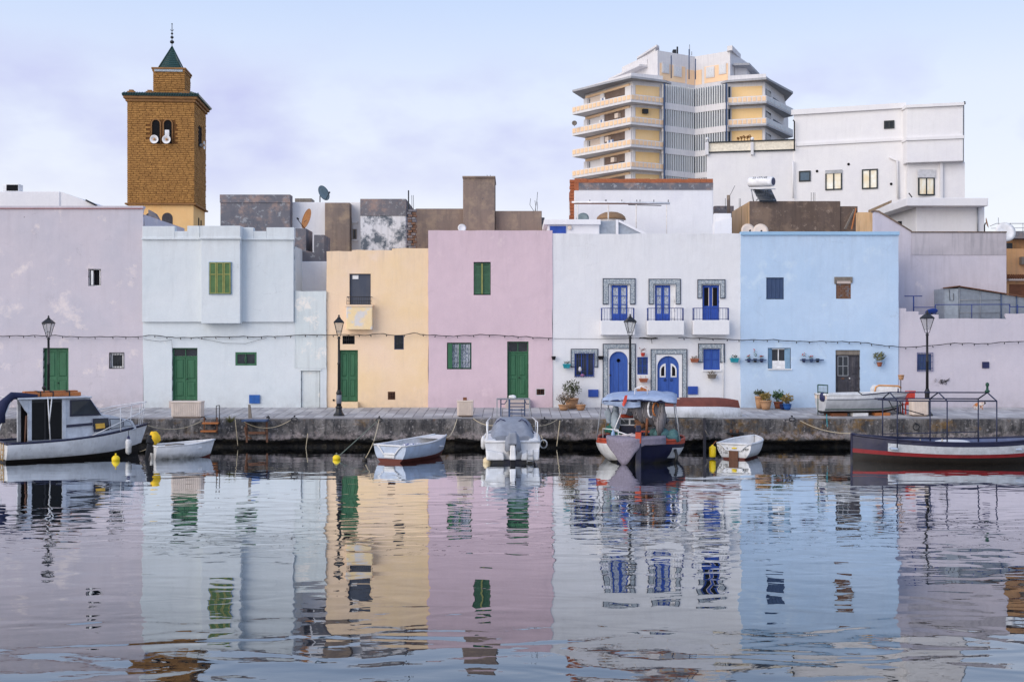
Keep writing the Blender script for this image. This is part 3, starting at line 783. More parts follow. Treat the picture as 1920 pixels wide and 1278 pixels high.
for k, (a, c) in enumerate(((1147, 1177), (1229, 1257), (1318, 1348.5))):
    x0, x1, z0, z1 = X(a), X(c), Z(601), Z(535)
    y = d + .14
    mb = MB()
    w2 = (x1 - x0) / 2
    for i in range(2):
        p, q = x0 + i*w2 + .006, x0 + (i+1)*w2 - .006
        s = .065
        mb.box(p, p+s, y-.03, y+.03, z0, z1).box(q-s, q, y-.03, y+.03, z0, z1)
        for f0, f1 in ((0, .2 if k < 2 else .42), (.94, 1)): mb.box(p+s, q-s, y-.028, y+.03, z0+(z1-z0)*f0, z0+(z1-z0)*f1)
        if k < 2:
            for f in (.46, .7): mb.box(p+s, q-s, y-.02, y+.02, z0+(z1-z0)*f-.018, z0+(z1-z0)*f+.018)
    o = mb.build('balcony_door', M['cobalt'], h, bevel=.005)
    for i in range(2):
        p, q = x0 + i*w2 + .07, x0 + (i+1)*w2 - .07
        piece('pane', M['lace'] if k < 2 else M['dark'], o, p, q, y + .0, y + .008, z0+(z1-z0)*(.2 if k < 2 else .42), z0+(z1-z0)*.95)
        if k == 2: piece('pale_edge', M['cream'], o, (q - .03) if i == 0 else p, q if i == 0 else p + .03, y-.012, y-.002, z0+(z1-z0)*.42, z0+(z1-z0)*.94)
    a2, c2 = ((1144, 1180), (1228, 1266), (1317, 1349))[k]
    mb = MB().box(X(a2), x0 - .002, y - .01, y + .05, z0, Z(534)).box(x1 + .002, X(c2), y - .01, y + .05, z0, Z(534))
    mb.build('door_lining', M['whitep'] if k < 2 else M['cobalt'], o)
for k, (a, c, py0, py1) in enumerate(((1127, 1190.5, 601, 628), (1214, 1283, 601, 628), (1300, 1368, 600, 627.5))):
    yb = d - .55
    bx = MB().box(X(a, yb), X(c, yb), yb, d + .01, Z(py1, yb), Z(py0, yb)).build('balcony', M['white'], h, bevel=.025)
    rx0, rx1, rz0, rz1 = X(a+1.5, yb), X(c-1.5, yb), Z(py0, yb), Z(577.5, yb)
    yr = yb + .05
    MB().tube([(rx0, d, rz1), (rx0, yr, rz1), (rx1, yr, rz1), (rx1, d, rz1)], .016, 5).build('handrail', M['bluiron'], bx)
    MB().tube([(rx0, d, rz0+.06), (rx0, yr, rz0+.06), (rx1, yr, rz0+.06), (rx1, d, rz0+.06)], .010, 5).build('lower_rail', M['bluiron'], bx)
    n = 13
    for i in range(n): MB().tube([(rx0 + (rx1-rx0)*i/(n-1), yr, rz0), (rx0 + (rx1-rx0)*i/(n-1), yr, rz1)], .02 if i in (0, n-1) else .008, 5).build('baluster', M['bluiron'], bx)
    for i in range(3):
        for xx in (rx0, rx1): MB().tube([(xx, yr + .14*(i+1), rz0), (xx, yr + .14*(i+1), rz1)], .008, 5).build('baluster', M['bluiron'], bx)
# ground floor of the white house
surround(h, 1071.5, 1120, 655, 687, 1078, 1114, 663, d)
w = window(h, 1078, 1114, 662, 705, d, M['cobalt'], inset=.12, mull=2, fw=.05)
gr = grille_frame(w, 1077.5, 1115, 660, 707, d - .12, M['bluiron'], .012, y=d - .14)
bars(w, 1078, 1115, 661, 707, d - .12, M['bluiron'], 8, 2, .008, y=d - .14)
MB().ball(P(1092, 703, d - .03), (.1, .05, .06), 8, 6).build('flower_bowl', flat('pink_pot', A(170, 120, 170)), w)
MB().ball(P(1087.5, 692, d + .02), (.09, .05, .12), 8, 6).build('white_bottle', M['whitep'], w)
surround(h, 1131.5, 1190.5, 645.5, 755, 1140, 1183, 653.5, d)
def arch_pts(x0, x1, z0, zs, n=14):
    r = (x1 - x0) / 2; cx = (x0 + x1) / 2
    return [(x1, z0), (x1, zs)] + [(cx + r*math.cos(math.pi*i/n), zs + r*math.sin(math.pi*i/n)) for i in range(1, n)] + [(x0, zs), (x0, z0)]
def arch_fill(parent, px0, px1, py0, py1, ax0, ax1, aspring, d, mat):
    """wall panel with an arched opening, standing just behind the tile frame"""
    x0, x1, z0, z1 = X(px0), X(px1), Z(py1), Z(py0)
    ar = arch_pts(X(ax0), X(ax1), z0, Z(aspring))
    mb = MB(); n = len(ar)
    # left, right, and above strips fanned to the rectangle
    def outer(p):
        cx = (x0 + x1) / 2
        dx, dz = p[0] - cx, p[1] - z0
        k = min((x1 - cx) / abs(dx) if abs(dx) > 1e-6 else 1e9, (z1 - z0) / dz if dz > 1e-6 else 1e9)
        return (cx + dx*k, z0 + dz*k)
    ou = [outer(p) for p in ar]
    for i, q in enumerate(ou):
        if q[1] > z1 - 1e-4: pass
    k0 = min(range(n), key=lambda i: (ou[i][0]-x1)**2 + (ou[i][1]-z1)**2); ou[k0] = (x1, z1)
    k1 = min(range(n), key=lambda i: (ou[i][0]-x0)**2 + (ou[i][1]-z1)**2); ou[k1] = (x0, z1)
    y0, y1 = d + .012, d + .16
    vs = [(p[0], y0, p[1]) for p in ar] + [(p[0], y0, p[1]) for p in ou] + [(p[0], y1, p[1]) for p in ar]
    fs = [(i, i+1, n+i+1, n+i) for i in range(n-1)] + [(i, 2*n+i, 2*n+i+1, i+1) for i in range(n-1)]
    mb.add(vs, fs, False)
    return mb.build('arch_panel', mat, parent)
arch_fill(h, 1140, 1182, 654, 756, 1142.5, 1177.5, 676, d, M['white'])
mb = MB().prism(arch_pts(X(1142.6), X(1177.4), Z(756), Z(676)), d + .11, d + .15)
ad = mb.build('arched_door', M['cobalt_lt'], h)
MB().lathe((0, 0, 0), [(.085, 0), (.085, .02), (.05, .03), (.05, .0)], 12).xf(Matrix.Translation(P(1159.5, 675.5, d + .11)) @ Matrix.Rotation(math.radians(90), 4, 'X')).build('porthole', M['dark'], ad)
for q in (1151.3, 1160, 1168.7): piece('plank_joint', M['navy'], ad, X(q) - .006, X(q) + .006, d + .107, d + .112, Z(754), Z(680))
MB().ball(P(1143.8, 703, d + .06), .04, 8, 6).build('handle', M['iron'], ad)
surround(h, 1221.5, 1287, 655.5, 755, 1229.5, 1279, 664, d)
arch_fill(h, 1229.5, 1279, 664, 756, 1232.5, 1273.5, 687.5, d, M['white'])
for k, (a, c) in enumerate(((1232.6, 1252.8), (1253.2, 1273.4))):
    pts = arch_pts(X(1232.6), X(1273.4), Z(756), Z(687.5), 28)
    xm = X(1253)
    half = [p for p in pts if (p[0] <= xm + 1e-6 if k == 0 else p[0] >= xm - 1e-6)]
    if k == 0: half = half + [(xm - .01, Z(756))]; half = [(xm - .01, Z(687.5) + (X(1273.4) - X(1232.6))/2)] + [p for p in half if p[0] < xm - .01] + [(xm - .01, Z(756))]
    else: half = [p for p in half if p[0] > xm + .01] + [(xm + .01, Z(687.5) + (X(1273.4) - X(1232.6))/2), (xm + .01, Z(756))]
    ad = MB().prism(half, d + .11, d + .15).build('arched_door_leaf', M['cobalt_lt'], h)
    # quarter-round light with white rim
    def qpts(s):
        ox = X(1248.5) if k == 0 else X(1258); r0 = (.27 - s)
        sg = -1 if k == 0 else 1
        zb = Z(707) + s; zs = Z(694)
        return [(ox - sg*(-s) if 0 else ox + sg*s, zb), (ox + sg*r0, zb), (ox + sg*r0, zs)] + [(ox + sg*(s + (r0 - s)*math.cos(t)), zs + (r0 - s + .04)*math.sin(t)) for t in (.35, .7, 1.05, 1.35)] + [(ox + sg*s, zs + r0 - s + .045)]
    MB().prism(qpts(0.), d + .085, d + .112).build('light_rim', M['whitep'], ad)
    MB().prism(qpts(.06), d + .078, d + .09).build('door_light', M['dark'], ad)
    MB().tube([P(1247 if k == 0 else 1259, 712, d + .08) + Vector((.05*math.cos(t), 0, .05*math.sin(t))) for t in [i*.7 for i in range(10)]], .012, 5).build('door_ring', M['iron'], ad)
piece('meeting_strip', M['cobalt_lt'], ad, X(1252.2), X(1253.8), d + .09, d + .112, Z(755), Z(670))
w = window(h, 1195, 1215, 669, 702, d, M['cobalt'], inset=.08, mull=1, rails=1, fw=.05, pane=M['slate']); bars(w, 1196, 1214, 670, 701, d, M['bluiron'], 4, 2, .008, y=d - .0)
surround(h, 1310.5, 1357.5, 645, 678, 1318, 1350, 653.5, d)
w = window(h, 1319, 1350, 654, 693, d, M['cobalt'], inset=.1, mull=1, rails=1, fw=.05, pane=M['cobalt_lt'], sill=M['white'])
MB().tube([P(1355, 645, d - .03), P(1355, 660, d - .03), P(1356.5, 690, d - .03), P(1356.5, 756, d - .03)], .02, 6).build('drain_pipe', M['whitep'], h)
for k, q in enumerate(((1103, 730, 1122, 744), (1290, 724, 1308.5, 739))):
    MB().pbox(q[0], q[2], q[1], q[3], d - .05, d - .002).pbox(q[0]+1, q[2]-1, q[1]+1, q[3]-1, d - .056, d - .05).build('meter_cover', M['cobalt'], h, bevel=.006)

# ---- sky blue house
d = 54.95
h = house('sky_blue_house', 'sky blue house with black wooden door and brick-filled upper window', 1389, 1685, 437, d, M['blue'],
          [(1437, 1470, 520, 561), (1568, 1596, 531, 560), (1440, 1483, 652, 692), (1567, 1613, 656, 752)], solids=[(1389, 1685, 440, 768)], seed=7)
MB().box(X(1388.4), X(1685.5), d - .06, d + .3, Z(441), Z(434.5)).build('coping', M['blue_cap'], h, bevel=.012)
w = window(h, 1437, 1470, 521, 560, d, M['slate'], inset=.08, mull=3, fw=.035, pane=M['slate'])
mb = MB().box(X(1568), X(1596), d + .08, d + .14, Z(560), Z(531)); bi = mb.build('brick_infill', M['brownwood'], h)
zb = Z(559.5); k = 0
while zb < Z(533):
    for j in range(3):
        a0 = X(1568) + .02 + j * .22 - (k % 2) * .08
        piece('brick', M['redbrick'], bi, max(a0, X(1568)) + .01, min(a0 + .2, X(1596) - .01), d + .055 + R.uniform(0, .012), d + .082, zb, zb + .085)
    zb += .1; k += 1
MB().pbox(1565, 1598.5, 519, 526, d - .035, d + .05).pbox(1565, 1568, 526, 532, d - .03, d + .05).pbox(1595, 1598.5, 526, 530, d - .03, d + .05).build('lintel', M['greywood'], h)
MB().pbox(1569, 1596, 526, 531.5, d - .01, d + .06).build('lintel_packing', M['step'], h)
w = window(h, 1447, 1475, 653, 690, d, M['whitep'], inset=.2, mull=1, rails=0, fw=.05, pane=M['glass'])
for k, (a, c) in enumerate(((1440.5, 1448.5), (1472, 1481))):
    x0, x1 = X(a), X(c)
    y0, y1 = (d + .03, d + .16) if k == 0 else (d + .16, d + .03)
    MB().hexa([(x0, y0, Z(691)), (x1, y1, Z(691)), (x1, y1 + .03, Z(691)), (x0, y0 + .03, Z(691)), (x0, y0, Z(653)), (x1, y1, Z(653)), (x1, y1 + .03, Z(653)), (x0, y0 + .03, Z(653))]).build('shutter', M['blueframe'], w)
piece('lower_panel', M['whitep'], w, X(1449), X(1473.5), d + .15, d + .19, Z(690.5), Z(676))
piece('sill', M['whitep'], w, X(1439.5), X(1484), d - .04, d + .2, Z(693), Z(691))
mb = MB().pbox(1567.5, 1612.5, 656.5, 665, d + .08, d + .22)
mb.build('door_head', M['greywood'], h)
dr = MB().pbox(1568, 1612.5, 664, 753, d + .16, d + .2).pbox(1567.4, 1570, 664, 753, d + .1, d + .16).pbox(1610, 1612.6, 664, 753, d + .1, d + .16).build('door', M['oldwood'], h, bevel=.006)
for (a, c, e, f) in ((1572, 1592, 712, 745), (1598, 1607, 708, 748), (1598, 1607, 668, 702)):
    MB().add([(X(a), d+.158, Z(f)), (X(c), d+.158, Z(f)), (X(c), d+.158, Z(e)), (X(a), d+.158, Z(e)), (X(a)+.06, d+.135, Z(f)+.06), (X(c)-.06, d+.135, Z(f)+.06), (X(c)-.06, d+.135, Z(e)-.06), (X(a)+.06, d+.135, Z(e)-.06)], [(4,5,6,7),(0,1,5,4),(1,2,6,5),(2,3,7,6),(3,0,4,7)]).build('panel', M['oldwood'], dr)
piece('pane', M['glass'], dr, X(1572), X(1591), d + .148, d + .158, Z(704), Z(668))
for q in (1572, 1581.5, 1591): piece('glazing_bar', M['steel'], dr, X(q) - .014, X(q) + .014, d + .128, d + .147, Z(704), Z(668))
for q in (668, 686, 704): piece('glazing_bar', M['steel'], dr, X(1572), X(1591), d + .130, d + .146, Z(q) - .014, Z(q) + .014)
MB().ball(P(1593, 709, d + .12), .035, 8, 6).build('door_knob', M['whitep'], dr)
MB().pbox(1578, 1583, 708, 710.5, d + .13, d + .16).build('letter_flap', M['rust'], dr)
MB().box(X(1563), X(1617), d - .25, d + .2, 1.3, Z(753)).build('door_step', M['step'], h, bevel=.01)

# ---- low lilac house at the end, with its terrace
d = 55.0
h = house('low_lilac_house', 'low lilac house with roof terrace behind a worn parapet', 1685, 2180, 590, d, M['lilac2'],
          [(1721, 1747, 663, 694)], solids=[(1685, 1699, 577, 768), (1699, 1722, 583, 768), (1722, 1760, 589, 768), (1760, 1887, 597, 768), (1887, 2180, 587, 768)], seed=8, roofdrop=.5)
w = window(h, 1721, 1747, 663, 694, d, M['slate'], inset=.08, mull=1, fw=.04, pane=M['slate'])
grille_frame(w, 1719.5, 1748.5, 661, 695.5, d, M['bluiron'], .016); bars(w, 1720, 1748, 661, 695, d, M['bluiron'], 5, 3, .009, y=d - .03)
MB().pbox(1842, 1855, 678, 690, d - .05, d - .002).build('meter_cover', M['navy'], h, bevel=.01)
# ------------------------------------------------------------------ buildings behind the quay row
def XD(px, d): return (X(px, d), d)
def block(name, label, cat, px0, px1, ptop, d, mat, deep=6., z0=1.0, part='wall', skew=0.):
    """plain rendered block whose front stands at distance d; skew swings the far end of the front away"""
    x0, x1, z1 = X(px0, d), X(px1, d + skew), Z(ptop, d)
    t = thing(name, label, cat, ((x0 + x1) / 2, d, z0))
    MB().slab([(x0, d), (x1, d + skew), (x1, d + deep), (x0, d + deep)], z0, z1).build(part, mat, t, bevel=.03)
    return t
def fwin(parent, px0, px1, py0, py1, d, frame, pane, mull=1, y=None, fw=.07):
    """window fixed on a far wall"""
    y = d if y is None else y
    x0, x1, z0, z1 = X(px0, d), X(px1, d), Z(py1, d), Z(py0, d)
    mb = MB().box(x0, x0+fw, y-.05, y+.05, z0, z1).box(x1-fw, x1, y-.05, y+.05, z0, z1).box(x0+fw, x1-fw, y-.05, y+.05, z0, z0+fw).box(x0+fw, x1-fw, y-.05, y+.05, z1-fw, z1)
    for i in range(1, mull+1): mb.box(x0+(x1-x0)*i/(mull+1)-fw*.45, x0+(x1-x0)*i/(mull+1)+fw*.45, y-.045, y+.05, z0+fw, z1-fw)
    o = mb.build('window', frame, parent)
    for i in range(mull+1): piece('pane', pane, o, x0+(x1-x0)*i/(mull+1)+.03, x0+(x1-x0)*(i+1)/(mull+1)-.03, y-.02, y+.02, z0+.03, z1-.03)
    return o

# white house far behind the lilac one
d = 66.
t = block('white_house', 'plain white house showing above the roofline of the lilac house', 'house', -80, 112, 359, d, M['farwhite'], 8)
MB().prism([(X(112, d), 5), (X(112, d), Z(359, d)), (X(152, d), Z(373, d)), (X(183, d), Z(388, d)), (X(183, d), 5)], d + .05, d + 7.9).build('sloping_gable', M['farwhite'], t)
ac = thing('air_conditioner', 'white boxed air conditioner on the far white roof', 'air conditioner', P(20, 359, d + 1))
MB().pbox(5, 35, 345, 358.4, d + 1, d + 1.6).build('casing', M['whitep'], ac, bevel=.01)
MB().pbox(12, 33.5, 346.4, 357.5, d + .98, d + .999).build('grille', M['dark'], ac)
sp = thing('solar_collector', 'dark tilted solar panel at the end of the far white roof', 'solar panel', P(172, 384, d - .2))
MB().hexa([P(160, 375, d - .3), P(161, 373.5, d - .3), P(161, 373.5, d + 1.4), P(160, 375, d + 1.4), P(182, 386, d - .3), P(183, 384.5, d - .3), P(183, 384.5, d + 1.4), P(182, 386, d + 1.4)]).build('panel', M['glass'], sp)
MB().bar(P(181, 386, d), P(181, 392, d), .06).build('prop', M['steel'], sp)
MB().prism([(X(278, 58), Z(440, 58)), (X(278, 58), Z(393, 58)), (X(290, 58), Z(400, 58)), (X(302, 58), Z(420, 58)), (X(302, 58), Z(440, 58))], 58, 58.4).build('stair_wall', M['greywall'], label='grey ragged stair wall between lilac roof and minaret base', cat='wall', kind='thing')

# ------------------------------------------------------------------ minaret
d = 80.
mt = thing('minaret', 'square brick minaret with green pyramid cap and finial', 'minaret', (X(311, d), d + 2.2, 1.0))
ex = Vector((1, .075, 0)).normalized(); ey = Vector((-.075, 1, 0)).normalized()
O = Vector((X(238.5, d), d, 0)); MW = W_ = (362 - 238.5) * d / F
def mp(u, v, z): return Vector((O.x + ex.x*u + ey.x*v, O.y + ex.y*u + ey.y*v, z))
def mbox(mb, u0, u1, v0, v1, z0, z1): return mb.hexa([mp(u0,v0,z0), mp(u1,v0,z0), mp(u1,v1,z0), mp(u0,v1,z0), mp(u0,v0,z1), mp(u1,v0,z1), mp(u1,v1,z1), mp(u0,v1,z1)])
zb, zt = Z(383, d), Z(186, d)
b = NB('minaret_brick')
bn = b.noise(1.2, 4, .6)
c = b.mix(b.ramp(b.noise(4.2, 4, .75, b.pos((1, 1, 4))), [(.3, 0.), (.7, 1.)]), A(108, 76, 44), A(194, 148, 90))
c = b.mix(b.ramp(bn, [(.4, 0.), (.7, .5)]), c, A(134, 98, 60))
b.bump(b.noise(20, 3), .01)
M['brick'] = b.done(c, .85, .2)
M['mortar'] = plaster('dark_mortar', A(108, 74, 44), A(92, 64, 38), dirt=0, chips=None)
M['gtile'] = flat('green_glazed_tile', A(26, 58, 56), .25, .6)
M['dkbrown'] = paint('brown_moulding', A(140, 104, 68), .8, .4)
core = MB(); mbox(core, .03, MW-.03, .03, MW-.03, zb, zt + .25)
core.build('tower_core', M['mortar'], mt)
mbx = MB(); mbox(mbx, .06, MW-.06, .06, MW-.06, 1., zb + .01); mbx.build('rendered_base', M['minbase'], mt)
WIN = [(290, 16), (313.5, 17)]
wu = [(284, 299, 224, 268), (306, 321, 224, 268)]
def in_win(u0, u1, z):
    for a, c2, e, f in wu:
        ua, uc = (a - 238.5) * d / F, (c2 - 238.5) * d / F
        if u1 > ua and u0 < uc and Z(f, d) < z < Z(e, d): return True
    return False
bk = MB()
ch_ = .145; z = zb; row = 0
while z < zt:
    for face in (0, 1):
        u = -.0 - (.14 if row % 2 else 0)
        while u < MW:
            L = .40 + R.uniform(-.05, .06)
            u0, u1 = max(u, 0.), min(u + L - .022, MW)
            if u1 - u0 > .04:
                pr = R.uniform(-.018, .012)
                hh = ch_ - .024 + R.uniform(-.006, .004)
                if face == 0 and not in_win(u0, u1, z + ch_/2): mbox(bk, u0, u1, pr, .05, z, z + hh)
                elif face == 1 and not (MW*.36 < (u0+u1)/2 < MW*.64 and Z(268, d) < z < Z(224, d)): mbox(bk, MW-.05, MW-pr, u0, u1, z, z + hh)
            u += L
    z += ch_; row += 1
bk.build('brickwork', M['brick'], mt, kind='stuff')
for k, (a, c2, e, f) in enumerate(wu):
    ua, uc = (a - 238.5) * d / F, (c2 - 238.5) * d / F
    n = 10; r = (uc - ua) / 2; zs = Z(e, d) - r
    pts = [(ua, Z(f, d)), (uc, Z(f, d)), (uc, zs)] + [((ua+uc)/2 + r*math.cos(math.pi*i/n), zs + r*math.sin(math.pi*i/n)) for i in range(1, n)] + [(ua, zs)]
    mb = MB(); mb.add([mp(u, .022, zz) for u, zz in pts], [tuple(range(len(pts)))])
    lo = mb.build('arched_opening', M['dark'], mt)
    n0 = [(ua-.03, Z(f, d)), (ua-.03, zs)] + [((ua+uc)/2 - (r+.03)*math.cos(math.pi*i/n), zs + (r+.03)*math.sin(math.pi*i/n)) for i in range(1, n)] + [(uc+.03, zs), (uc+.03, Z(f, d))]
    MB().tube([mp(u, .0, zz) for u, zz in n0], .05, 5).build('arch_rim', M['dkbrown'], lo)
mb = MB(); mbox(mb, MW-.02, MW-.0, MW*.37, MW*.48, Z(268, d), Z(226, d)); mbox(mb, MW-.02, MW-.0, MW*.53, MW*.63, Z(268, d), Z(226, d)); mb.build('side_opening', M['dark'], mt)
def horn(u, zz, axis=0):
    sp = thing('loudspeaker', ('white horn loudspeaker on the minaret front, under the first arch', 'white horn loudspeaker on the minaret front, under the second arch', 'white horn loudspeaker on the narrow side of the minaret')[axis], 'loudspeaker', mp(u, -.3, zz) if axis < 2 else mp(MW + .3, u, zz))
    rot = Matrix.Rotation(math.radians(90), 4, 'X') if axis < 2 else Matrix.Rotation(math.radians(90), 4, 'Y')
    tr = Matrix.Translation(ORG[sp])
    MB().lathe((0, 0, 0), [(.08, -.35), (.1, -.2), (.17, -.05), (.27, .0), (.29, .02), (.255, .01), (.13, -.05), (.08, -.1)], 20).xf(tr @ rot).build('horn', M['whitep'], sp)
    MB().ball((0, 0, .0), (.09, .09, .06), 10, 6).xf(tr @ rot).build('driver_cap', paint('brass_cap', A(170, 130, 90), .4, .2), sp)
horn((290 - 238.5) * d / F, Z(262, d), 0); horn((312.5 - 238.5) * d / F, Z(262, d), 1); horn(MW * .45, Z(262, d), 2)
mb = MB(); mbox(mb, (308-238.5)*d/F, (316-238.5)*d/F, -.05, .03, Z(256, d), Z(243, d)); mb.build('white_board', M['whitep'], mt)
# cornice: brown mouldings, green roof tiles, merlons
for k, (o_, za, zc, m) in enumerate(((.10, 190, 185, 'dkbrown'), (.22, 185, 180.5, 'dkbrown'), (.14, 383.5, 380.5, 'dkbrown'))):
    mb = MB(); mbox(mb, -o_, MW+o_, -o_, MW+o_, Z(za, d), Z(zc, d)); mb.build('moulding', M[m], mt, bevel=.02)
mb = MB(); mbox(mb, -.28, MW+.28, -.28, MW+.28, Z(180.5, d), Z(177.5, d)); ct = mb.build('tile_eave', M['gtile'], mt)
n = 30
for i in range(n):
    for s_ in (0, 1):
        q = -.3 + (MW + .6) * (i + .5) / n
        a, c2 = (mp(q, -.36, Z(178, d)), mp(q, .2, Z(172.5, d))) if s_ == 0 else (mp(MW + .36, q, Z(178, d)), mp(MW - .2, q, Z(172.5, d)))
        MB().tube([a, c2], .07, 6).build('roof_tile', M['gtile'], ct)
mb = MB(); mbox(mb, -.1, MW+.1, -.1, MW+.1, Z(177.5, d), Z(174, d)); mb.build('roof_deck', M['gtile'], mt)
for q in (.25, 1.45, MW - .6):
    mb = MB(); mbox(mb, q-.25, q+.25, .0, .25, Z(175, d), Z(170.5, d)); mbox(mb, q-.14, q+.14, .0, .25, Z(170.5, d), Z(168, d)); mb.build('merlon', M['dkbrown'], mt)
# lantern turret
LU0, LU1 = (279 - 238.5) * d / F, (338 - 238.5) * d / F
LW = LU1 - LU0; LV = (MW - LW) / 2
l0, l1 = Z(174, d), Z(121, d)
mb = MB(); mbox(mb, LU0+.03, LU1-.03, LV+.03, LV+LW-.03, l0, l1); mb.build('turret_core', M['mortar'], mt)
bk = MB(); z = l0; row = 0
while z < l1 - .05:
    for face in (0, 1):
        u = -(.14 if row % 2 else 0)
        while u < LW:
            L = .36 + R.uniform(-.1, .12); u0, u1 = max(u, 0.), min(u + L - .022, LW)
            if u1 - u0 > .04:
                pr = R.uniform(-.015, .01)
                if face == 0: mbox(bk, LU0+u0, LU0+u1, LV+pr, LV+.05, z, z+ch_-.03)
                else: mbox(bk, LU1-.05, LU1-pr, LV+u0, LV+u1, z, z+ch_-.03)
            u += L
    z += ch_; row += 1
bk.build('turret_brickwork', M['brick'], mt, kind='stuff')
for o_, za, zc in ((.1, 122, 118.5), (.05, 126, 122.2)):
    mb = MB(); mbox(mb, LU0-o_, LU1+o_, LV-o_, LV+LW+o_, Z(za, d), Z(zc, d)); mb.build('turret_moulding', M['dkbrown'], mt, bevel=.02)
mb = MB(); mbox(mb, LU0+.1, LU1-.12, LV-.08, LV-.04, Z(126.5, d), Z(122.5, d)); mb.build('tile_band', M['tile'], mt)
cu, cv = (LU0+LU1)/2, LV+LW/2
r_ = (332 - 289) * d / F / 2
pts = [mp(cu-r_, cv-r_, Z(117.5, d)), mp(cu+r_, cv-r_, Z(117.5, d)), mp(cu+r_, cv+r_, Z(117.5, d)), mp(cu-r_, cv+r_, Z(117.5, d)), mp(cu, cv, Z(71, d))]
cap = MB().add(pts, [(0, 1, 4), (1, 2, 4), (2, 3, 4), (3, 0, 4), (3, 2, 1, 0)]).build('pyramid_cap', M['gtile'], mt)
for i in range(4):
    MB().tube([pts[i], pts[4]], .05, 5).build('hip_tile', M['gtile'], cap)
for i in range(1, 12):
    f_ = i / 12
    MB().tube([pts[0].lerp(pts[4], f_), pts[1].lerp(pts[4], f_)], .022, 4).build('tile_course', M['gtile'], cap)
cc = mp(cu, cv, 0)
prof = [(.02, Z(72, d)), (.03, Z(66, d))]
fin = MB().tube([(cc.x, cc.y, Z(74, d)), (cc.x, cc.y, Z(28, d))], .025, 6)
for py, rr in ((62.5, .15), (53.5, .115), (46.3, .085), (27.5, .05)): fin.ball((cc.x, cc.y, Z(py, d)), (rr, rr, rr*.8), 10, 7)
fin.tube([(cc.x + .1*math.cos(t), cc.y, Z(38, d) + .1*math.sin(t)) for t in [math.pi*(1.05 + .9*i/8) for i in range(9)]], .022, 5)
fin.build('finial', M['iron'], mt)
for a, c2 in ((271, 291), (302, 322)):
    u0, u1 = (a - 238.5)*d/F, (c2 - 238.5)*d/F
    zs = Z(408, d); r = (u1-u0)/2; n = 10
    pp = [(u0, Z(440, d)), (u1, Z(440, d)), (u1, zs)] + [((u0+u1)/2 + r*math.cos(math.pi*i/n), zs + r*math.sin(math.pi*i/n)) for i in range(1, n)] + [(u0, zs)]
    MB().add([mp(u, .055, zz) for u, zz in pp], [tuple(range(len(pp)))]).build('base_arch', M['oldwood'], mt)
mb = MB(); mbox(mb, MW-.07, MW-.055, MW*.4, MW*.5, Z(440, d), Z(402, d)); mbox(mb, MW-.07, MW-.055, MW*.6, MW*.7, Z(440, d), Z(404, d)); mb.build('side_slit', M['dark'], mt)

# ------------------------------------------------------------------ grey and brown roof blocks in the middle
t = block('grey_roof_house', 'grey unpainted block with dark mould behind the mint parapet', 'house', 413, 544, 366, 62, M['greywall'], .68)
MB().pbox(412.5, 544.1, 365, 380, 61.95, 62.68, 62).build('parapet', M['greywall'], t)
t = block('white_roof_house', 'white roof block under two satellite dishes', 'house', 544, 680, 379, 62.7, M['farwhite'], 10)
MB().pbox(553, 584, 372, 380, 64, 65, 64).build('roof_edge', M['greywood'], t)
mbw = MB().pbox(661.5, 669.5, 418, 450, 62.63, 62.72, 62.7).pbox(660.5, 671, 449, 452, 62.55, 62.72, 62.7).pbox(660.5, 671, 414, 418.5, 62.55, 62.72, 62.7); mbw.build('window_trim', M['farwhite'], t)
fwin(t, 662, 669, 430, 449, 62.7, M['greywood'], M['glass'], 0, 62.62, .05)
t = block('brown_roof_wall', 'plain brown rendered block behind the apricot roof', 'house', 609, 656, 380, 62.0, M['brownwall'], .68)
t = block('mould_house', 'white block covered in black mould behind the apricot roof', 'house', 676, 761, 404, 61, M['mouldwhite'], 6)
MB().pbox(675.6, 761.4, 373, 404.5, 60.97, 67.03, 61).build('grey_parapet', M['greywall'], t)
t = block('white_link_wall', 'narrow white wall with peeling foot beside the mint house', 'wall', 551, 613, 490, 57, M['farwhite'], 3, 5); t['kind'] = 'thing'
MB().pbox(551, 560, 428, 490.5, 57.1, 59, 57).pbox(588, 607, 440, 490.5, 57.1, 59, 57).prism([(X(560, 57), Z(490.5, 57)), (X(560, 57), Z(466, 57)), (X(588, 57), Z(473, 57)), (X(588, 57), Z(490.5, 57))], 57.1, 59).prism([(X(560, 57), Z(466, 57)), (X(560, 57), Z(428, 57)), (X(573, 57), Z(428, 57)), (X(573, 57), Z(469, 57))], 57.1, 59).build('grey_upper_wall', M['greywall'], t)
t = thing('brick_pier', 'broken brick pier with thin poles between grey and brown blocks', 'pier', P(769, 468, 60))
zz = Z(470, 60); k = 0
while zz < Z(395, 60):
    for j in range(2):
        a = X(763, 60) + j*.22 + (.06 if k % 2 else 0) + R.uniform(-.02, .02)
        piece('brick', M['redbrick'] if R.random() < .6 else M['greywall'], t, a, a + .2, 60 + R.uniform(-.04, .04), 60.3, zz, zz + .11)
    zz += .13; k += 1
MB().tube([P(766, 430, 60.2), P(766, 357, 60.2)], .035, 6).build('pole', M['iron'], t)
for q in (773, 776): MB().tube([P(q, 420, 60.2), P(q - 1, 366, 60.2)], .012, 5).build('rod', M['iron'], t)
t = block('brown_roof_house', 'long brown weathered block with a tall square chimney tower', 'house', 779, 869, 391, 61.5, M['brownwall'], 6)
MB().pbox(868.5, 928, 333, 470, 61.2, 64, 61.5).build('chimney_tower', M['brownwall'], t, bevel=.03)
MB().pbox(867.5, 929, 332, 335, 61.1, 64.1, 61.5).build('chimney_cap', M['brownwall'], t)
MB().pbox(928.5, 1016, 395, 470, 61.6, 66, 61.5).build('right_wing', M['brownwall'], t, bevel=.03)
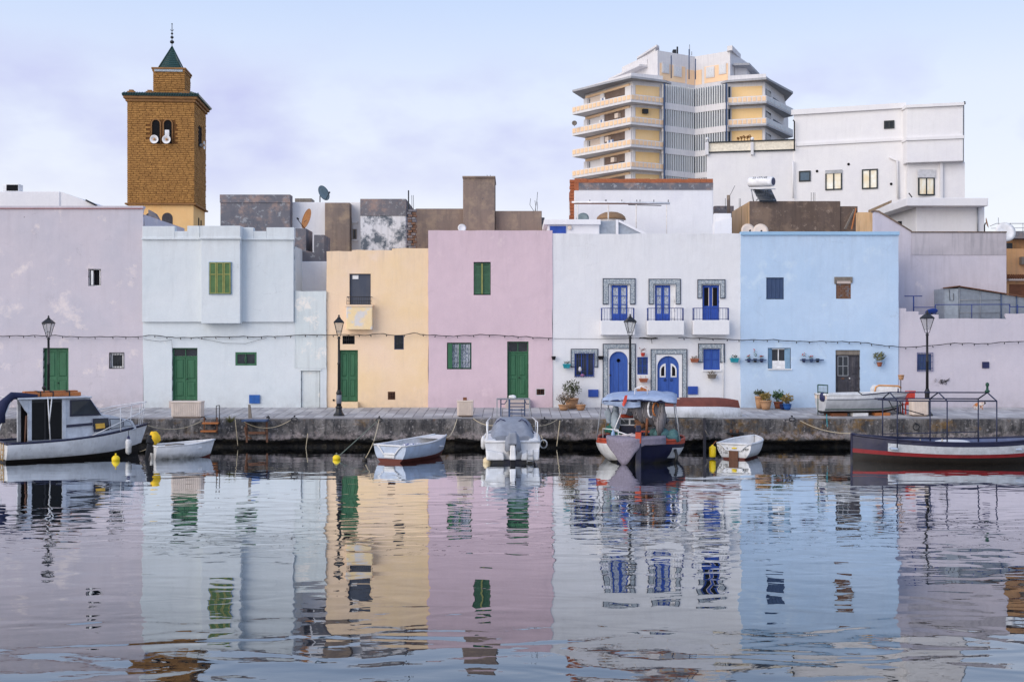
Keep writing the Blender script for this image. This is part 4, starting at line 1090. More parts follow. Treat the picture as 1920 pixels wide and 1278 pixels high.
MB().pbox(1014, 1022, 404, 440, 62.5, 66, 61.5).build('end_wall', M['greywall'], t)
for k, (a, c2, e, f) in enumerate(((995, 990, 372, 396), (1008, 1003, 360, 396), (1003, 1004, 376, 396), (1007, 1007, 378, 396), (913, 913, 328, 334), (919, 919, 328, 334))):
    MB().tube([P(c2 if k != 0 else 1001, f, 62), P((a + c2)/2 + 1, (e+f)/2, 62), P(a, e, 62)], .012, 5).build('rebar', M['iron'], t)

# ------------------------------------------------------------------ white roofs behind the tiled house
d = 63.
t = block('brick_topped_white_house', 'white house topped by a band of grey render and bare orange brick', 'house', 1077, 1337, 355, d, M['farwhite'], 6)
MB().pbox(1085, 1337, 343, 356, d - .04, d + 5.9, d).build('grey_render_band', M['greywall'], t)
ob = paint('bare_orange_brick', A(160, 98, 70), .85, .4)
MB().pbox(1077, 1336.8, 336, 343.5, d + .0, d + 5.9, d).pbox(1077, 1085, 343, 357, d - .02, d + 5.9, d).build('brick_course', ob, t)
for i in range(22):
    a = 1077.5 + i * 11.8
    if i % 5 != 2: piece('brick', ob, t, X(a, d), X(a + 11.2, d), d - .03 + R.uniform(0, .015), d + .01, Z(342.5, d), Z(335.6 - R.uniform(0, .6), d))
zz = Z(432, d); k = 0
while zz < Z(340, d):
    piece('brick', ob, t, X(1069, d) + R.uniform(-.05, .05) + .0012*k, X(1077, d), d + .3, d + .6, zz, zz + .15); zz += .17; k += 1
t = thing('pipe_pergola', 'white rusty pipe pergola frame on the roof of the tiled house', 'pergola', P(1160, 438, 59))
d = 59.
for q in (1083, 1140.5, 1193, 1250): MB().tube([P(q, 440, d), P(q, 384, d)], .035 if q != 1250 else .025, 6).build('post', paint('rust_flaked_white', A(214, 212, 214), .6, .5, A(170, 120, 90), scale=9), t)
MB().tube([P(1072, 379, d), P(1160, 379, d), P(1256, 381, d)], .05, 6).build('beam', M['whitep'], t)
MB().tube([P(1076, 381.5, d + 1), P(1256, 382, d + 1)], .04, 6).build('rear_beam', M['rust'], t)
MB().tube([P(1178, 384, d), P(1240, 385.5, d)], .02, 5).build('purlin', M['iron'], t)
for q in (1106, 1135, 1137, 1166, 1194, 1200, 1226, 1253): MB().tube([P(q, 379, d), P(q, 374.5, d)], .02, 5).build('hook', M['iron'], t)
d = 60.
t = thing('tiled_dome', 'low brown tiled dome on a white drum among the roofs', 'dome', P(1146, 412, d))
w_ = (1174 - 1118) * d / F / 2
MB().lathe(P(1146, 412, d), [(w_, 0), (w_*.93, .14), (w_*.75, .26), (w_*.45, .36), (.05, .4)], 24).build('dome', paint('brown_dome_tile', A(142, 116, 92), .8, .5, scale=9), t)
MB().lathe(P(1146, 418, d), [(w_*.85, -.8), (w_*.85, .17)], 24).build('drum', M['farwhite'], t)
t = block('roof_hut', 'small white roof hut with cobalt shutter', 'hut', 1027, 1124, 421, 58, M['farwhite'], 4, 8)
MB().pbox(1020, 1126, 412, 421.5, 57.8, 62.1, 58).build('roof_slab', M['farwhite'], t, bevel=.02)
MB().pbox(1031, 1061, 424, 440, 57.95, 58.05, 58).build('shutter', M['cobalt'], t)
MB().lathe((0, 0, 0), [(.1, 0), (.1, .05), (.06, .06)], 12).xf(Matrix.Translation(P(1068.5, 427, 57.95)) @ Matrix.Rotation(math.radians(90), 4, 'X')).build('round_vent', M['cream'], t)
t = thing('lean_to_roof', 'grey translucent lean-to roof with white rafters behind the white parapet', 'roof', P(1160, 438, 58.4))
MB().add([P(1122, 414, 58.2), P(1160, 414, 58.2), P(1212, 440, 58.2), P(1122, 440, 58.2)], [(0, 1, 2, 3)]).build('sheet', flat('grey_polycarbonate', A(150, 160, 176), .3), t, solid=.03)
MB().bar(P(1160, 414, 58.1), P(1212, 440, 58.1), .1).bar(P(1157, 412, 58.1), P(1157, 441, 58.1), .12).build('rafter', M['farwhite'], t)

# ------------------------------------------------------------------ big white building on the right
d = 87.
t = thing('white_apartment_house', 'large plain white building with four small dark-framed windows', 'building', (X(1600, d), d, 1.0))
ft = [XD(1488, 87.), XD(1700, 84.4)]
zt = Z(213, 87.)
MB().slab(ft + [XD(1700, 97), XD(1489.5, 99)], 1., zt).build('main_block', M['farwhite'], t, bevel=.04)
zc = Z(295, 87.)
dirv = (Vector((*ft[1], 0)) - Vector((*ft[0], 0))).normalized(); nrm = Vector((dirv.y, -dirv.x, 0))
def along(px):
    # point of the main front under a photo column
    a = Vector((*ft[0], 0)); k = (px - 960) / F
    s = (a.x - k * a.y) / (k * dirv.y - dirv.x)
    return a + dirv * s
def strip(name, px0, px1, z0, z1, out, mat):
    a, c2 = along(px0), along(px1)
    q = [a + nrm*out, c2 + nrm*out, c2 - nrm*.05, a - nrm*.05]
    return MB().slab([(v.x, v.y) for v in q], z0, z1).build(name, mat, t)
def zat(px, py): return Z(py, along(px).y)
strip('string_course', 1492, 1699, zat(1600, 268.8), zat(1600, 263.6), .12, M['farwhite'])
strip('roof_coping', 1484, 1699, zt - .12, zt + .25, .18, M['farwhite'])
def aw(px0, px1, py0, py1, frame, pane, mull):
    a, c2 = along(px0), along(px1); z0, z1 = zat(px0, py1), zat(px0, py0)
    fw = .09
    mb = MB()
    def seg(s0, s1, za, zb, o0, o1):
        p0, p1 = a.lerp(c2, s0), a.lerp(c2, s1)
        q = [p0 + nrm*o1, p1 + nrm*o1, p1 + nrm*o0, p0 + nrm*o0]
        mb.slab([(v.x, v.y) for v in q], za, zb)
    L = (c2 - a).length
    for s0, s1 in [(0, fw/L), (1 - fw/L, 1)] + ([(.5 - fw*.5/L, .5 + fw*.5/L)] if mull else []): seg(s0, s1, z0, z1, 0, .08)
    seg(fw/L, 1 - fw/L, z0, z0 + fw, 0, .075); seg(fw/L, 1 - fw/L, z1 - fw, z1, 0, .075)
    o = mb.build('window', frame, t)
    for i in range(mull + 1):
        mb = MB(); seg(i/(mull+1) + fw/L*.5, (i+1)/(mull+1) - fw/L*.5, z0 + .05, z1 - .05, 0, .03); mb.build('pane', pane, o)
M['dkframe'] = flat('dark_aluminium', (.02, .026, .03), .4)
aw(1498, 1520, 321, 341, M['dkframe'], flat('slate_blue_pane', A(74, 96, 118), .2), 0)
aw(1547.5, 1579, 320, 357, M['dkframe'], M['beige_gl'], 1)
aw(1616, 1646, 318, 355, M['dkframe'], M['beige_gl'], 1)
aw(1657.5, 1677, 227, 242, M['dkframe'], M['glass'], 1)
strip('roller_box', 1547.5, 1579, zat(1560, 325.5), zat(1560, 320), .1, M['steel'])
MB().tube([along(1668) + nrm*.1 + Vector((0, 0, zat(1668, 295))), along(1682) + nrm*.1 + Vector((0, 0, zat(1682, 302))), along(1684) + nrm*.1 + Vector((0, 0, zat(1684, 372)))], .09, 6).build('drain_pipe', M['farwhite'], t)
for q, e in ((1591, 308), (1532, 321), (1671, 345)): MB().ball(along(q) + Vector((0, 0, zat(q, e))), .1, 8, 6).build('vent_hole', M['dark'], t)
# projecting right-hand bay
da = 83.6
MB().slab([XD(1700, da), XD(1806, da - .9), XD(1806, 96.), (X(1700, da), 96.)], Z(305.5, da), Z(201, da)).build('upper_bay', M['farwhite'], t, bevel=.04)
MB().slab([XD(1699, da - .15), XD(1808, da - 1.1), XD(1808, 96.2), (X(1699, da), 96.2)], Z(203, da), Z(197.5, da)).build('bay_coping', M['farwhite'], t)
MB().slab([XD(1699, da - .12), XD(1807.5, da - 1.02), XD(1807.5, 96.1), (X(1699, da), 96.1)], Z(264, da), Z(258.5, da)).build('bay_course', M['farwhite'], t)
MB().slab([XD(1701, da + .5), XD(1809, da - .3), XD(1809, 95.), (X(1701, da), 95.)], 1., Z(305, da)).build('lower_bay', M['farwhite'], t)
MB().pbox(1763, 1768, 304, 420, da - .2, da + .3).build('corner_pier', M['farwhite'], t)
w2 = fwin(t, 1722.5, 1753.5, 332, 366, da, M['dkframe'], M['beige_gl'], 1, da + .12, .09)
MB().pbox(1721.5, 1754, 318, 333, da - .02, da + .2).build('roller_blind', flat('grey_blind', A(190, 194, 206), .5), t)
# lower terrace wing
wd0, wd1 = 88.3, 87.05
MB().slab([XD(1325, wd0), XD(1489, wd1), XD(1489, 97), XD(1326, 97)], 1., Z(286, wd0)).build('terrace_wing', M['farwhite'], t, bevel=.03)
MB().slab([XD(1329, wd0 - .05), XD(1489, wd1 - .05), (X(1489, wd1), wd1 + .2), (X(1329, wd0), wd0 + .2)], Z(285, wd0), Z(268, wd0)).build('terrace_parapet', flat('cream_panel', A(222, 218, 208), .6), t)
for e, f in ((268.6, 266.6), (287.3, 285.2)): MB().slab([XD(1329, wd0 - .16), XD(1490, wd1 - .16), (X(1490, wd1), wd1 + .1), (X(1329, wd0), wd0 + .1)], Z(e, wd0), Z(f, wd0)).build('dark_rail', M['dkframe'], t)
for q, dd in ((1326, wd0), (1410.5, 87.7)):
    MB().pbox(q - 2.5, q + 2.5, 266.5, 290, dd - .25, dd + .2).build('parapet_post', M['farwhite'], t)
    MB().tube([P(q, 266.5, dd), P(q, 262, dd)], .04, 6).ball(P(q, 260.5, dd), .13, 10, 8).build('globe_lamp', M['whitep'], t)
MB().tube([P(1487, 225, 86.7), P(1489.5, 228, 86.7), P(1489.5, 283, 86.7)], .05, 6).build('down_pipe', M['iron'], t)
MB().tube([P(1487, 372, 86.8), P(1487, 302, 86.8)], .06, 6).build('white_pipe', M['farwhite'], t)
gull = thing('bird', 'small dark bird perched on the corner of the white building', 'bird', P(1806, 197, da - .9))
mb = MB().ball(P(1806, 194.3, da - .9), (.18, .08, .1), 10, 7).ball(P(1808.5, 191.6, da - .9), .06, 8, 6).tube([P(1803, 194.5, da - .9), P(1799, 197, da - .9)], [.06, .02], 6).tube([P(1809.5, 191.6, da - .9), P(1812, 192, da - .9)], [.02, .005], 5).tube([P(1806, 195.5, da - .9), P(1806, 197.6, da - .9)], .015, 5)
mb.build('body', flat('dark_feather', (.06, .06, .065), .8), gull)

# ------------------------------------------------------------------ brown terrace block, solar heater, overhanging white house
d = 64.
t = thing('lichen_terrace_block', 'dark lichen-covered concrete block above the sky blue roof', 'building', (X(1500, d), d, 1.0))
MB().pbox(1405.5, 1576, 377, 500, d, d + 5).build('wall', M['lichen'], t, bevel=.03)
MB().slab([(X(1405.4, d) - .02, d + .02), (X(1405.4, d), d + .02), (X(1405.4, d), d + 5), (X(1405.4, d) - .02, d + 5)], 1., Z(378, d)).build('warm_lit_side', M['ochre'], t)  # thin skin, warm low light on this side face put into its colour
MB().pbox(1576, 1608.5, 386.5, 500, d + .05, d + 5, d).build('lower_wall', M['lichen'], t)
MB().pbox(1340, 1376, 386, 440, d + 5, d + 5.5, d + 5).build('rear_wall', M['greywall'], t)
MB().bar(P(1584, 430, d - .3), P(1602, 393, d - .05), .09).build('prop', M['greywood'], t)
MB().bar(P(1597, 430, d - .3), P(1605, 391, d - .05), .06).build('prop', M['orangewood'], t)
MB().tube([P(1366, 420, d + 3), P(1366, 366, d + 3)], .1, 6).build('pole', M['brownwall'], t)
MB().tube([P(1369, 366, d + 3), P(1378, 348, d + 3)], .012, 4).build('wire', M['iron'], t)
for q in (1360, 1386, 1388.5): MB().tube([P(q, 392, d + 3), P(q, 372, d + 3)], .012, 4).build('rebar', M['iron'], t)
for q in (1521, 1525, 1528): MB().tube([P(q, 378, d + 1), P(q, 361, d + 1)], .012, 4).build('rebar', M['iron'], t)
MB().pbox(1340, 1371, 400, 440, 60, 60.5, 60).prism([(X(1336, 60), Z(440, 60)), (X(1336, 60), Z(419, 60)), (X(1368, 60), Z(410, 60)), (X(1368, 60), Z(440, 60))], 59.4, 60).build('white_ramp_wall', M['farwhite'], label='small white sloping wall on the tiled house roof', cat='wall', kind='thing')
t = thing('solar_water_heater', 'white solar water tank on a steel stand with sloping panel', 'water heater', P(1425, 377, d + 1.2))
c0, c1 = P(1404.5, 342, d + 1.4), P(1450, 340.5, d + .5)
ax = (c1 - c0).normalized()
MB().tube([c0, c0 + ax*.04, c1 - ax*.04, c1], [.22, .265, .265, .25], 20).build('tank', M['whitep'], t)
MB().tube([c1, c1 + ax*.03], [.2, .19], 20).build('end_cap', M['navy'], t)
txt = bpy.data.curves.new('tank_number', 'FONT'); txt.body = '22 177149'; txt.size = .2; txt.extrude = .002; txt.align_x = 'CENTER'
txt.materials.append(M['iron'])
to = bpy.data.objects.new('tank_number', txt)
dg = bpy.context.evaluated_depsgraph_get(); COL.objects.link(to); dg = bpy.context.evaluated_depsgraph_get()
tm = bpy.data.meshes.new_from_object(to.evaluated_get(dg)); bpy.data.objects.remove(to)
tm.materials.clear(); tm.materials.append(M['iron'])
side = ax.cross(Vector((0, 0, 1))).normalized(); up = side.cross(ax)
nv = (side * .8 + up * .62).normalized(); uv_ = nv.cross(ax)
mid_ = (c0 + c1) / 2 + nv * .272
MM = Matrix((( ax.x, uv_.x, nv.x, mid_.x), (ax.y, uv_.y, nv.y, mid_.y), (ax.z, uv_.z, nv.z, mid_.z), (0, 0, 0, 1)))
tm.transform(Matrix.Translation(-ORG[t]) @ MM)
link('tank_number', tm, t)
for a, c2 in (((1408, 353), (1413, 378)), ((1436, 353), (1427, 378)), ((1408, 353), (1434, 376)), ((1440, 354), (1418, 376))):
    MB().tube([P(*a, d + .9), P(*c2, d + .9)], .03, 5).build('stand_leg', M['steel'], t)
MB().tube([P(1404, 353.5, d + .8), P(1454, 354.5, d + .8)], .03, 5).build('cross_rail', M['whitep'], t)
MB().add([P(1412, 356, d + 1.2), P(1446, 356, d + 1.0), P(1456, 377, d - .3), P(1424, 377, d - .3)], [(0, 1, 2, 3)]).build('panel', M['glass'], t, solid=.08)

d = 66.
t = thing('overhang_white_house', 'white flat-roofed house with a broad overhanging roof slab', 'house', (X(1770, d), d, 1.0))
MB().slab([XD(1718, d), XD(1846, d), (X(1846, d), d + 8), (X(1718, d) - .3, d + 8)], 1., Z(385, d)).build('wall', M['farwhite'], t, bevel=.03)
MB().slab([XD(1700, d - .9), XD(1853, d - .9), (X(1853, d), d + 8), (X(1700, d) - .4, d + 8)], Z(386, d - .9), Z(371, d - .9)).build('roof_slab', M['farwhite'], t, bevel=.03)
MB().tube([P(1833, 389, d - .1), P(1833, 436, d - .1)], .04, 6).build('drain_pipe', M['steel'], t)
MB().bar(P(1704, 362, d), P(1710, 370, d), .05).build('roof_bracket', M['iron'], t)
MB().pbox(1684, 1690, 415, 423, 61.9, 62.1, 62).build('vent_opening', M['dark'], t)
t = thing('gabled_lilac_wall', 'tall lilac rear wall with a mould-stained top band and raked end', 'wall', (X(1780, 58), 58, 1.0), kind='thing')
d = 58.
MB().prism([(X(1640, d), 1.), (X(1640, d), Z(396, d)), (X(1648, d), Z(397, d)), (X(1709, d), Z(434, d)), (X(1709, d), 1.)], d, d + .35).build('raked_wall', M['lilac2'], t)
MB().pbox(1709, 1887, 435, 700, d + .01, d + 6).build('wall', M['lilac2'], t)
MB().pbox(1709.5, 1886.5, 435.3, 478, d - .012, d + .2).build('stained_band', M['stained'], t)
MB().prism([(X(1638, d), Z(394, d)), (X(1648, d), Z(395, d)), (X(1709, d), Z(432.5, d)), (X(1709, d), Z(435, d)), (X(1647, d), Z(398, d)), (X(1638, d), Z(397, d))], d - .05, d + .4).build('raked_coping', M['lichen'], t)
MB().pbox(1708.5, 1888, 433.8, 436, d - .05, d + 5.9).build('coping', M['lichen'], t)
MB().slab([(X(1609, 60), 60.), (X(1641, 60), 60.), (X(1641, 60), 60.4), (X(1609, 60), 60.4)], 1., Z(398, 60)).build('ochre_wall', M['ochre'], label='small ochre wall with rusty streaks above the blue roof', cat='wall', kind='thing')
MB().hexa([P(1628, 400, 60.2), P(1672, 380, 63), P(1672, 380, 63.3), P(1628, 400, 60.5), P(1628, 394, 60.2), P(1672, 375, 63), P(1672, 375, 63.3), P(1628, 394, 60.5)]).build('ochre_coping', M['ochre'], label='sloping ochre wall top leading to the overhanging roof', cat='wall', kind='thing')

# orange house at the edge with roof rail
d = 62.
t = thing('orange_house', 'orange house at the frame edge with brown shutter and tiled canopy', 'house', (X(1960, d), d, 1.0))
MB().pbox(1888, 2080, 466, 700, d, d + 6).build('wall', M['orange'], t)
MB().pbox(1888, 2080, 447, 466.5, d + .6, d + 6, d).build('loggia_back', M['orange'], t)
MB().pbox(1887.5, 2080, 434, 447.5, d - .2, d + 6, d).build('roof_edge', M['greywall'], t)
MB().pbox(1890, 1900, 455, 468, d + .1, d + .5, d).build('loggia_box', M['iron'], t)
MB().pbox(1911, 1925, 482, 496, d - .3, d + .02, d).build('air_conditioner_unit', M['greywood'], t)
MB().pbox(1886, 2080, 522, 526.5, d - .35, d + .02, d).build('canopy', M['cream'], t)
for i in range(14): MB().tube([P(1888 + i*4.2, 521, d - .4), P(1888 + i*4.2, 515, d + .05)], .05, 6).build('roof_tile', M['brownwood'], t)
MB().pbox(1892.5, 2080, 533, 600, d - .04, d + .02, d).build('brown_shutter', M['brownwood'], t)
t = thing('roof_railing', 'thin metal railing on the roof edge of the orange house', 'railing', P(1890, 434, d + .5))
MB().tube([P(1856, 424, d + .5), P(1868, 419, d + .5), P(1990, 419, d + .5)], .018, 5).build('top_rail', M['steel'], t)
MB().tube([P(1858, 428, d + .5), P(1990, 426, d + .5)], .014, 5).build('mid_rail', M['steel'], t)
for q in (1872, 1895, 1918): MB().tube([P(q, 436, d + .5), P(q, 418 if q != 1872 else 408, d + .5)], .016, 5).build('post', M['steel'], t)

# glass shed and blue rails on the terrace of the low lilac house
d = 56.6
t = thing('glass_shed', 'grey glazed lean-to shed with sloping roof on the terrace', 'shed', P(1850, 600, d))
gp = flat('dusty_shed_glass', A(120, 130, 146), .25, .5)
MB().pbox(1771, 1797, 541, 600, d, d + 2).build('side_panel', flat('grey_sheet', A(150, 160, 174), .5), t)
MB().prism([(X(1797, d), Z(600, d)), (X(1797, d), Z(539, d)), (X(2060, d), Z(580, d)), (X(2060, d), Z(600, d))], d + .02, d + 2).build('glass_wall', gp, t)
MB().hexa([P(1768, 541, d - .1), P(1800, 537, d - .1), P(1800, 537, d + 2.1), P(1768, 541, d + 2.1), P(1768, 539, d - .1), P(1800, 535, d - .1), P(1800, 535, d + 2.1), P(1768, 539, d + 2.1)]).build('roof_end', M['rust'], t)
MB().hexa([P(1799, 537.5, d - .1), P(2060, 579, d - .1), P(2060, 579, d + 2.1), P(1799, 537.5, d + 2.1), P(1799, 535.5, d - .1), P(2060, 577, d - .1), P(2060, 577, d + 2.1), P(1799, 535.5, d + 2.1)]).build('roof_edge', M['rust'], t)
for q in (1799, 1838, 1877, 1906): MB().tube([P(q, 600, d - .02), P(q, 537 + (q - 1799)*.158, d - .02)], .025 if q > 1840 else .012, 5).build('upright', M['slate'] if q > 1840 else M['steel'], t)
for e in (562, 586): MB().tube([P(1799, e, d - .02), P(1877, e, d - .02)], .012, 5).build('glazing_rail', M['steel'], t)
MB().tube([P(1780, 543, d - .03), P(1781, 563, d - .03), P(1788, 563, d - .03), P(1788, 550, d - .03)], .012, 5).build('hook', M['iron'], t)
t = thing('terrace_railing', 'dark blue pipe railing along the terrace parapet', 'railing', P(1800, 598, 55.6))
d = 55.6
MB().tube([P(1713, 588, d), P(1713, 555, d)], .03, 6).build('mast', M['bluiron'], t)
MB().tube([P(1696, 555, d), P(1729, 555, d)], .025, 6).build('cross_arm', M['bluiron'], t)
MB().tube([P(1713, 576, d), P(1754, 576, d), P(1754, 571, d), P(1894, 570.5, d), P(1894, 575, d), P(2050, 575.5, d)], .022, 6).build('rail', M['bluiron'], t)
for q in (1754, 1822, 1893, 1908): MB().tube([P(q, 598, d), P(q, 571, d)], .02, 6).build('post', M['bluiron'], t)
# ------------------------------------------------------------------ apartment tower
T = thing('apartment_tower', 'tall apartment tower with yellow panels, balconies and grey louvred stairwell', 'tower', (X(1290, 158), 158, 1.0))
M['twhite'] = plaster('tower_white_render', A(214, 216, 226), A(204, 206, 218), streak=.35, streakcol=(.4, .39, .4), dirt=0)
M['tyellow'] = plaster('tower_yellow_panel', (.88, .60, .28), (.88, .64, .36), dirt=0, chips=None)
M['tpeach'] = plaster('tower_peach_panel', A(232, 200, 172), A(238, 206, 178), dirt=0, chips=None)
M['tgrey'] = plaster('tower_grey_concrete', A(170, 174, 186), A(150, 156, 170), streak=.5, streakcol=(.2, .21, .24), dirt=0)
M['slat'] = plaster('tower_pale_slat', A(208, 214, 224), A(196, 204, 216), dirt=0, chips=None)
M['hullcloth'] = flat('washed_blue_cloth', A(110, 130, 170), .9)
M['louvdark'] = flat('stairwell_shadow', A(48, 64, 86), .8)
def V2(px, d): return Vector((X(px, d), d, 0))
L0, L1, L2 = V2(1073, 158.6), V2(1183, 150), V2(1244, 152.3)
VV = V2(1303, 155.2)
R0, R1, R2 = V2(1365, 152.3), V2(1437, 150.9), V2(1487, 159.6)
B0, B1, B2 = V2(1097, 160.3), V2(1185.5, 151.7), V2(1244, 153.2)
C0, C1, C2 = V2(1365, 153.2), V2(1434, 152.2), V2(1470, 161.)
def xy(v): return (v.x, v.y)
def zz_(py): return Z(py, 150.)
back = [V2(1478, 180), V2(1110, 180)]
ztop = zz_(140)
MB().slab([xy(v) for v in (B0, B1, B2, V2(1303, 156.4), C0, C1, C2, *back)], 1., ztop).build('tower_body', M['twhite'], T)
def on(mb, a, c, s0, s1, z0, z1, o0, o1):
    """box on the wall line a-c between fractions s0,s1, standing out from o0 to o1"""
    t_ = (c - a).normalized(); n_ = Vector((t_.y, -t_.x, 0))
    p0, p1 = a.lerp(c, s0), a.lerp(c, s1)
    return mb.slab([xy(p0 + n_*o1), xy(p1 + n_*o1), xy(p1 + n_*o0), xy(p0 + n_*o0)], z0, z1)
def one(name, mat, a, c, s0, s1, z0, z1, o0, o1, parent=None):
    t_ = (c - a).normalized(); n_ = Vector((t_.y, -t_.x, 0))
    p = (a.lerp(c, s0) + a.lerp(c, s1)) / 2 + n_ * (o0 + o1) / 2
    return link(name, unit_box(mat), parent or T, Vector((p.x, p.y, (z0+z1)/2)) - ORG[T], (0, 0, math.atan2(t_.y, t_.x)), ((c - a).length*(s1 - s0), o1 - o0, z1 - z0))
PITCH = (317 - 191) / 3
for k in range(5):
    yb = 191 + PITCH * k                                        # underside of the balcony slab at the near corner
    zs0, zs1, zp1 = zz_(yb), zz_(yb - 3.2), zz_(yb - 15)
    for side, (a, m, c, ba, bm, bc) in enumerate(((L0, L1, L2, B0, B1, B2), (R0, R1, R2, C0, C1, C2))):
        if k >= 4 and side == 1: continue
        inner = [bc, bm, ba]
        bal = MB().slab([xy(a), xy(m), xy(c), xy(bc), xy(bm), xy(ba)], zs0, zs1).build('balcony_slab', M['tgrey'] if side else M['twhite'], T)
        mb = MB()
        for p, q in ((a, m), (m, c)): on(mb, p, q, 0, 1, zs1, zp1, -.22, 0.)
        pm = mb.build('parapet', M['twhite'], bal)
        for p, q, mat in ((a, m, M['tpeach'] if side == 0 else M['tpeach']), (m, c, M['tpeach'] if side == 0 else M['slat'])):
            n = 14 if (p is L0) else 8
            for i in range(n): one('panel', mat, p, q, (i + .13)/n, (i + .87)/n, zs1 + .12, zp1 - .12, .0, .05, bal)
    # walls between the balconies
    zc0, zc1 = zz_(yb - 15 - 28.5) , zz_(yb - 3.2)
    for side, (a, c) in enumerate(((B1, B2), (C0, C1))):
        if k >= 4 and side == 1: continue
        one('yellow_panel', M['tyellow'], a, c, .10 if side == 0 else .1, .86 if side == 0 else .93, zz_(yb - 14), zz_(yb - 37), .0, .06)
        one('panel_frame', M['twhite'], a, c, 0, .09, zz_(yb - 3), zz_(yb - 40), .0, .1)
        if side: one('side_strip', M['louvdark'], a, c, 0., .07, zz_(yb - 5), zz_(yb - 38), .01, .11)
    if k < 5:
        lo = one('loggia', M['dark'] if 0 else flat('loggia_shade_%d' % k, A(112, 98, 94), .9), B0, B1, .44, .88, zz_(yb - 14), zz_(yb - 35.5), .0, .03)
        one('lintel_beam', M['tpeach'], B0, B1, .04, .96, zz_(yb - 36), zz_(yb - 40.5), .0, .25)
        one('pillar', M['twhite'], B0, B1, .36, .44, zz_(yb - 4), zz_(yb - 36), .0, .22)
        one('pillar', M['twhite'], B0, B1, .88, 1., zz_(yb - 4), zz_(yb - 36), .0, .22)
        one('pillar', M['twhite'], B0, B1, .0, .08, zz_(yb - 4), zz_(yb - 36), .0, .22)
        w_ = one('roller_window', M['twhite'] if k % 2 else M['cream'], B0, B1, .12, .34, zz_(yb - 13), zz_(yb - 34), .0, .06)
        one('window_edge', M['louvdark'], B0, B1, .1, .12, zz_(yb - 13), zz_(yb - 34), .0, .05)
        if k != 1: one('dark_window', M['glass'], B0, B1, .74, .84, zz_(yb - 14), zz_(yb - 22), .035, .08)
        one('dark_window', M['glass'], B0, B1, .48 if k != 1 else .56, .56 if k != 1 else .64, zz_(yb - 14), zz_(yb - (24 if k == 2 else 19)), .035, .08)
        if k < 4:
            one('side_window', M['glass'], C1, C2, .05, .3, zz_(yb - 15), zz_(yb - 33), .0, .05)
            one('side_window', M['louvdark'], C1, C2, .42, .9, zz_(yb - 15), zz_(yb - 26), .0, .05)
one('air_conditioner_unit', M['iron'], B1, B2, .3, .46, zz_(207.5), zz_(199), .08, .5)
one('air_conditioner_unit', M['greywood'], B0, B1, .46, .56, zz_(181), zz_(169), .1, .6)
for (s0, yy) in ((.7, 208), (.5, 249), (.62, 291)): one('air_conditioner_unit', M['cream'], B0, B1, s0, s0 + .07, zz_(yy + 3), zz_(yy - 6), .05, .5)
for (s0, n_, yy) in ((.47, 3, 211.5), (.64, 4, 254.5), (.5, 3, 170)):
    for i in range(n_): one('laundry', (M['hullcloth'] if i % 2 else M['whitep']), B0, B1, s0 + i*.035, s0 + i*.035 + .028, zz_(yy + 5.), zz_(yy - 1.), 1.2, 1.23)
# stairwell: dark recess, white spandrels, vertical fins
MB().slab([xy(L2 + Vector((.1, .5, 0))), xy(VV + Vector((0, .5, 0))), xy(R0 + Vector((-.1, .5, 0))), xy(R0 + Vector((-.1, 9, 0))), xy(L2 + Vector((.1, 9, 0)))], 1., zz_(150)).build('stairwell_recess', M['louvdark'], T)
bands = [(149.5, 185.5), (197, 229), (240, 271.5), (282, 314), (324, 356)]
for (y0, y1) in bands:
    for a, c in ((L2, VV), (VV, R0)):
        n = 14
        for i in range(n): one('louvre_slat', M['slat'], a, c, (i + .2)/n, (i + .62)/n, zz_(y1), zz_(y0), -.3, .02)
for k, (y0, y1) in enumerate([(185.2, 197.3), (228.7, 240.3), (271.2, 282.3), (313.7, 324.3), (355.7, 370)]):
    mb = MB(); on(mb, L2, VV, 0, 1, zz_(y1), zz_(y0), -.4, .06); on(mb, VV, R0, 0, 1, zz_(y1), zz_(y0), -.4, .06)
    mb.build('spandrel', M['twhite'], T)
MB().bar(V2(1245.5, 152.) + Vector((0, 0, zz_(150))), V2(1245.5, 152.) + Vector((0, 0, 5)), .22).build('rain_pipe', M['slate'], T)
MB().bar(V2(1362, 151.9) + Vector((0, 0, zz_(150))), V2(1362, 151.9) + Vector((0, 0, 5)), .16).build('rain_pipe', M['slate'], T)
# roof canopy and parapet
for side, (a, m, c) in enumerate(((L0, L1, V2(1248, 152.6)), (V2(1362, 152.6), R1, R2))):
    MB().slab([xy(a), xy(m), xy(c), xy(V2(1303, 160) if side == 0 else V2(1455, 172)), xy(V2(1130, 172) if side == 0 else V2(1303, 160))], zz_(146), zz_(142)).build('roof_canopy', M['tgrey'], T)
    i0, i1, i2 = ((V2(1098, 160), V2(1183.5, 151.6), V2(1243, 153.4)) if side == 0 else (V2(1365, 153.4), V2(1436, 152.2), V2(1466, 160.)))
    mb = MB(); on(mb, i0, i1, 0, 1, zz_(142), zz_(131), -.3, 0); on(mb, i1, i2, 0, 1, zz_(142), zz_(131.2 if side == 0 else 135), -.3, 0); mb.build('roof_parapet', M['twhite'], T)
def zp(py): return Z(py, 154.)
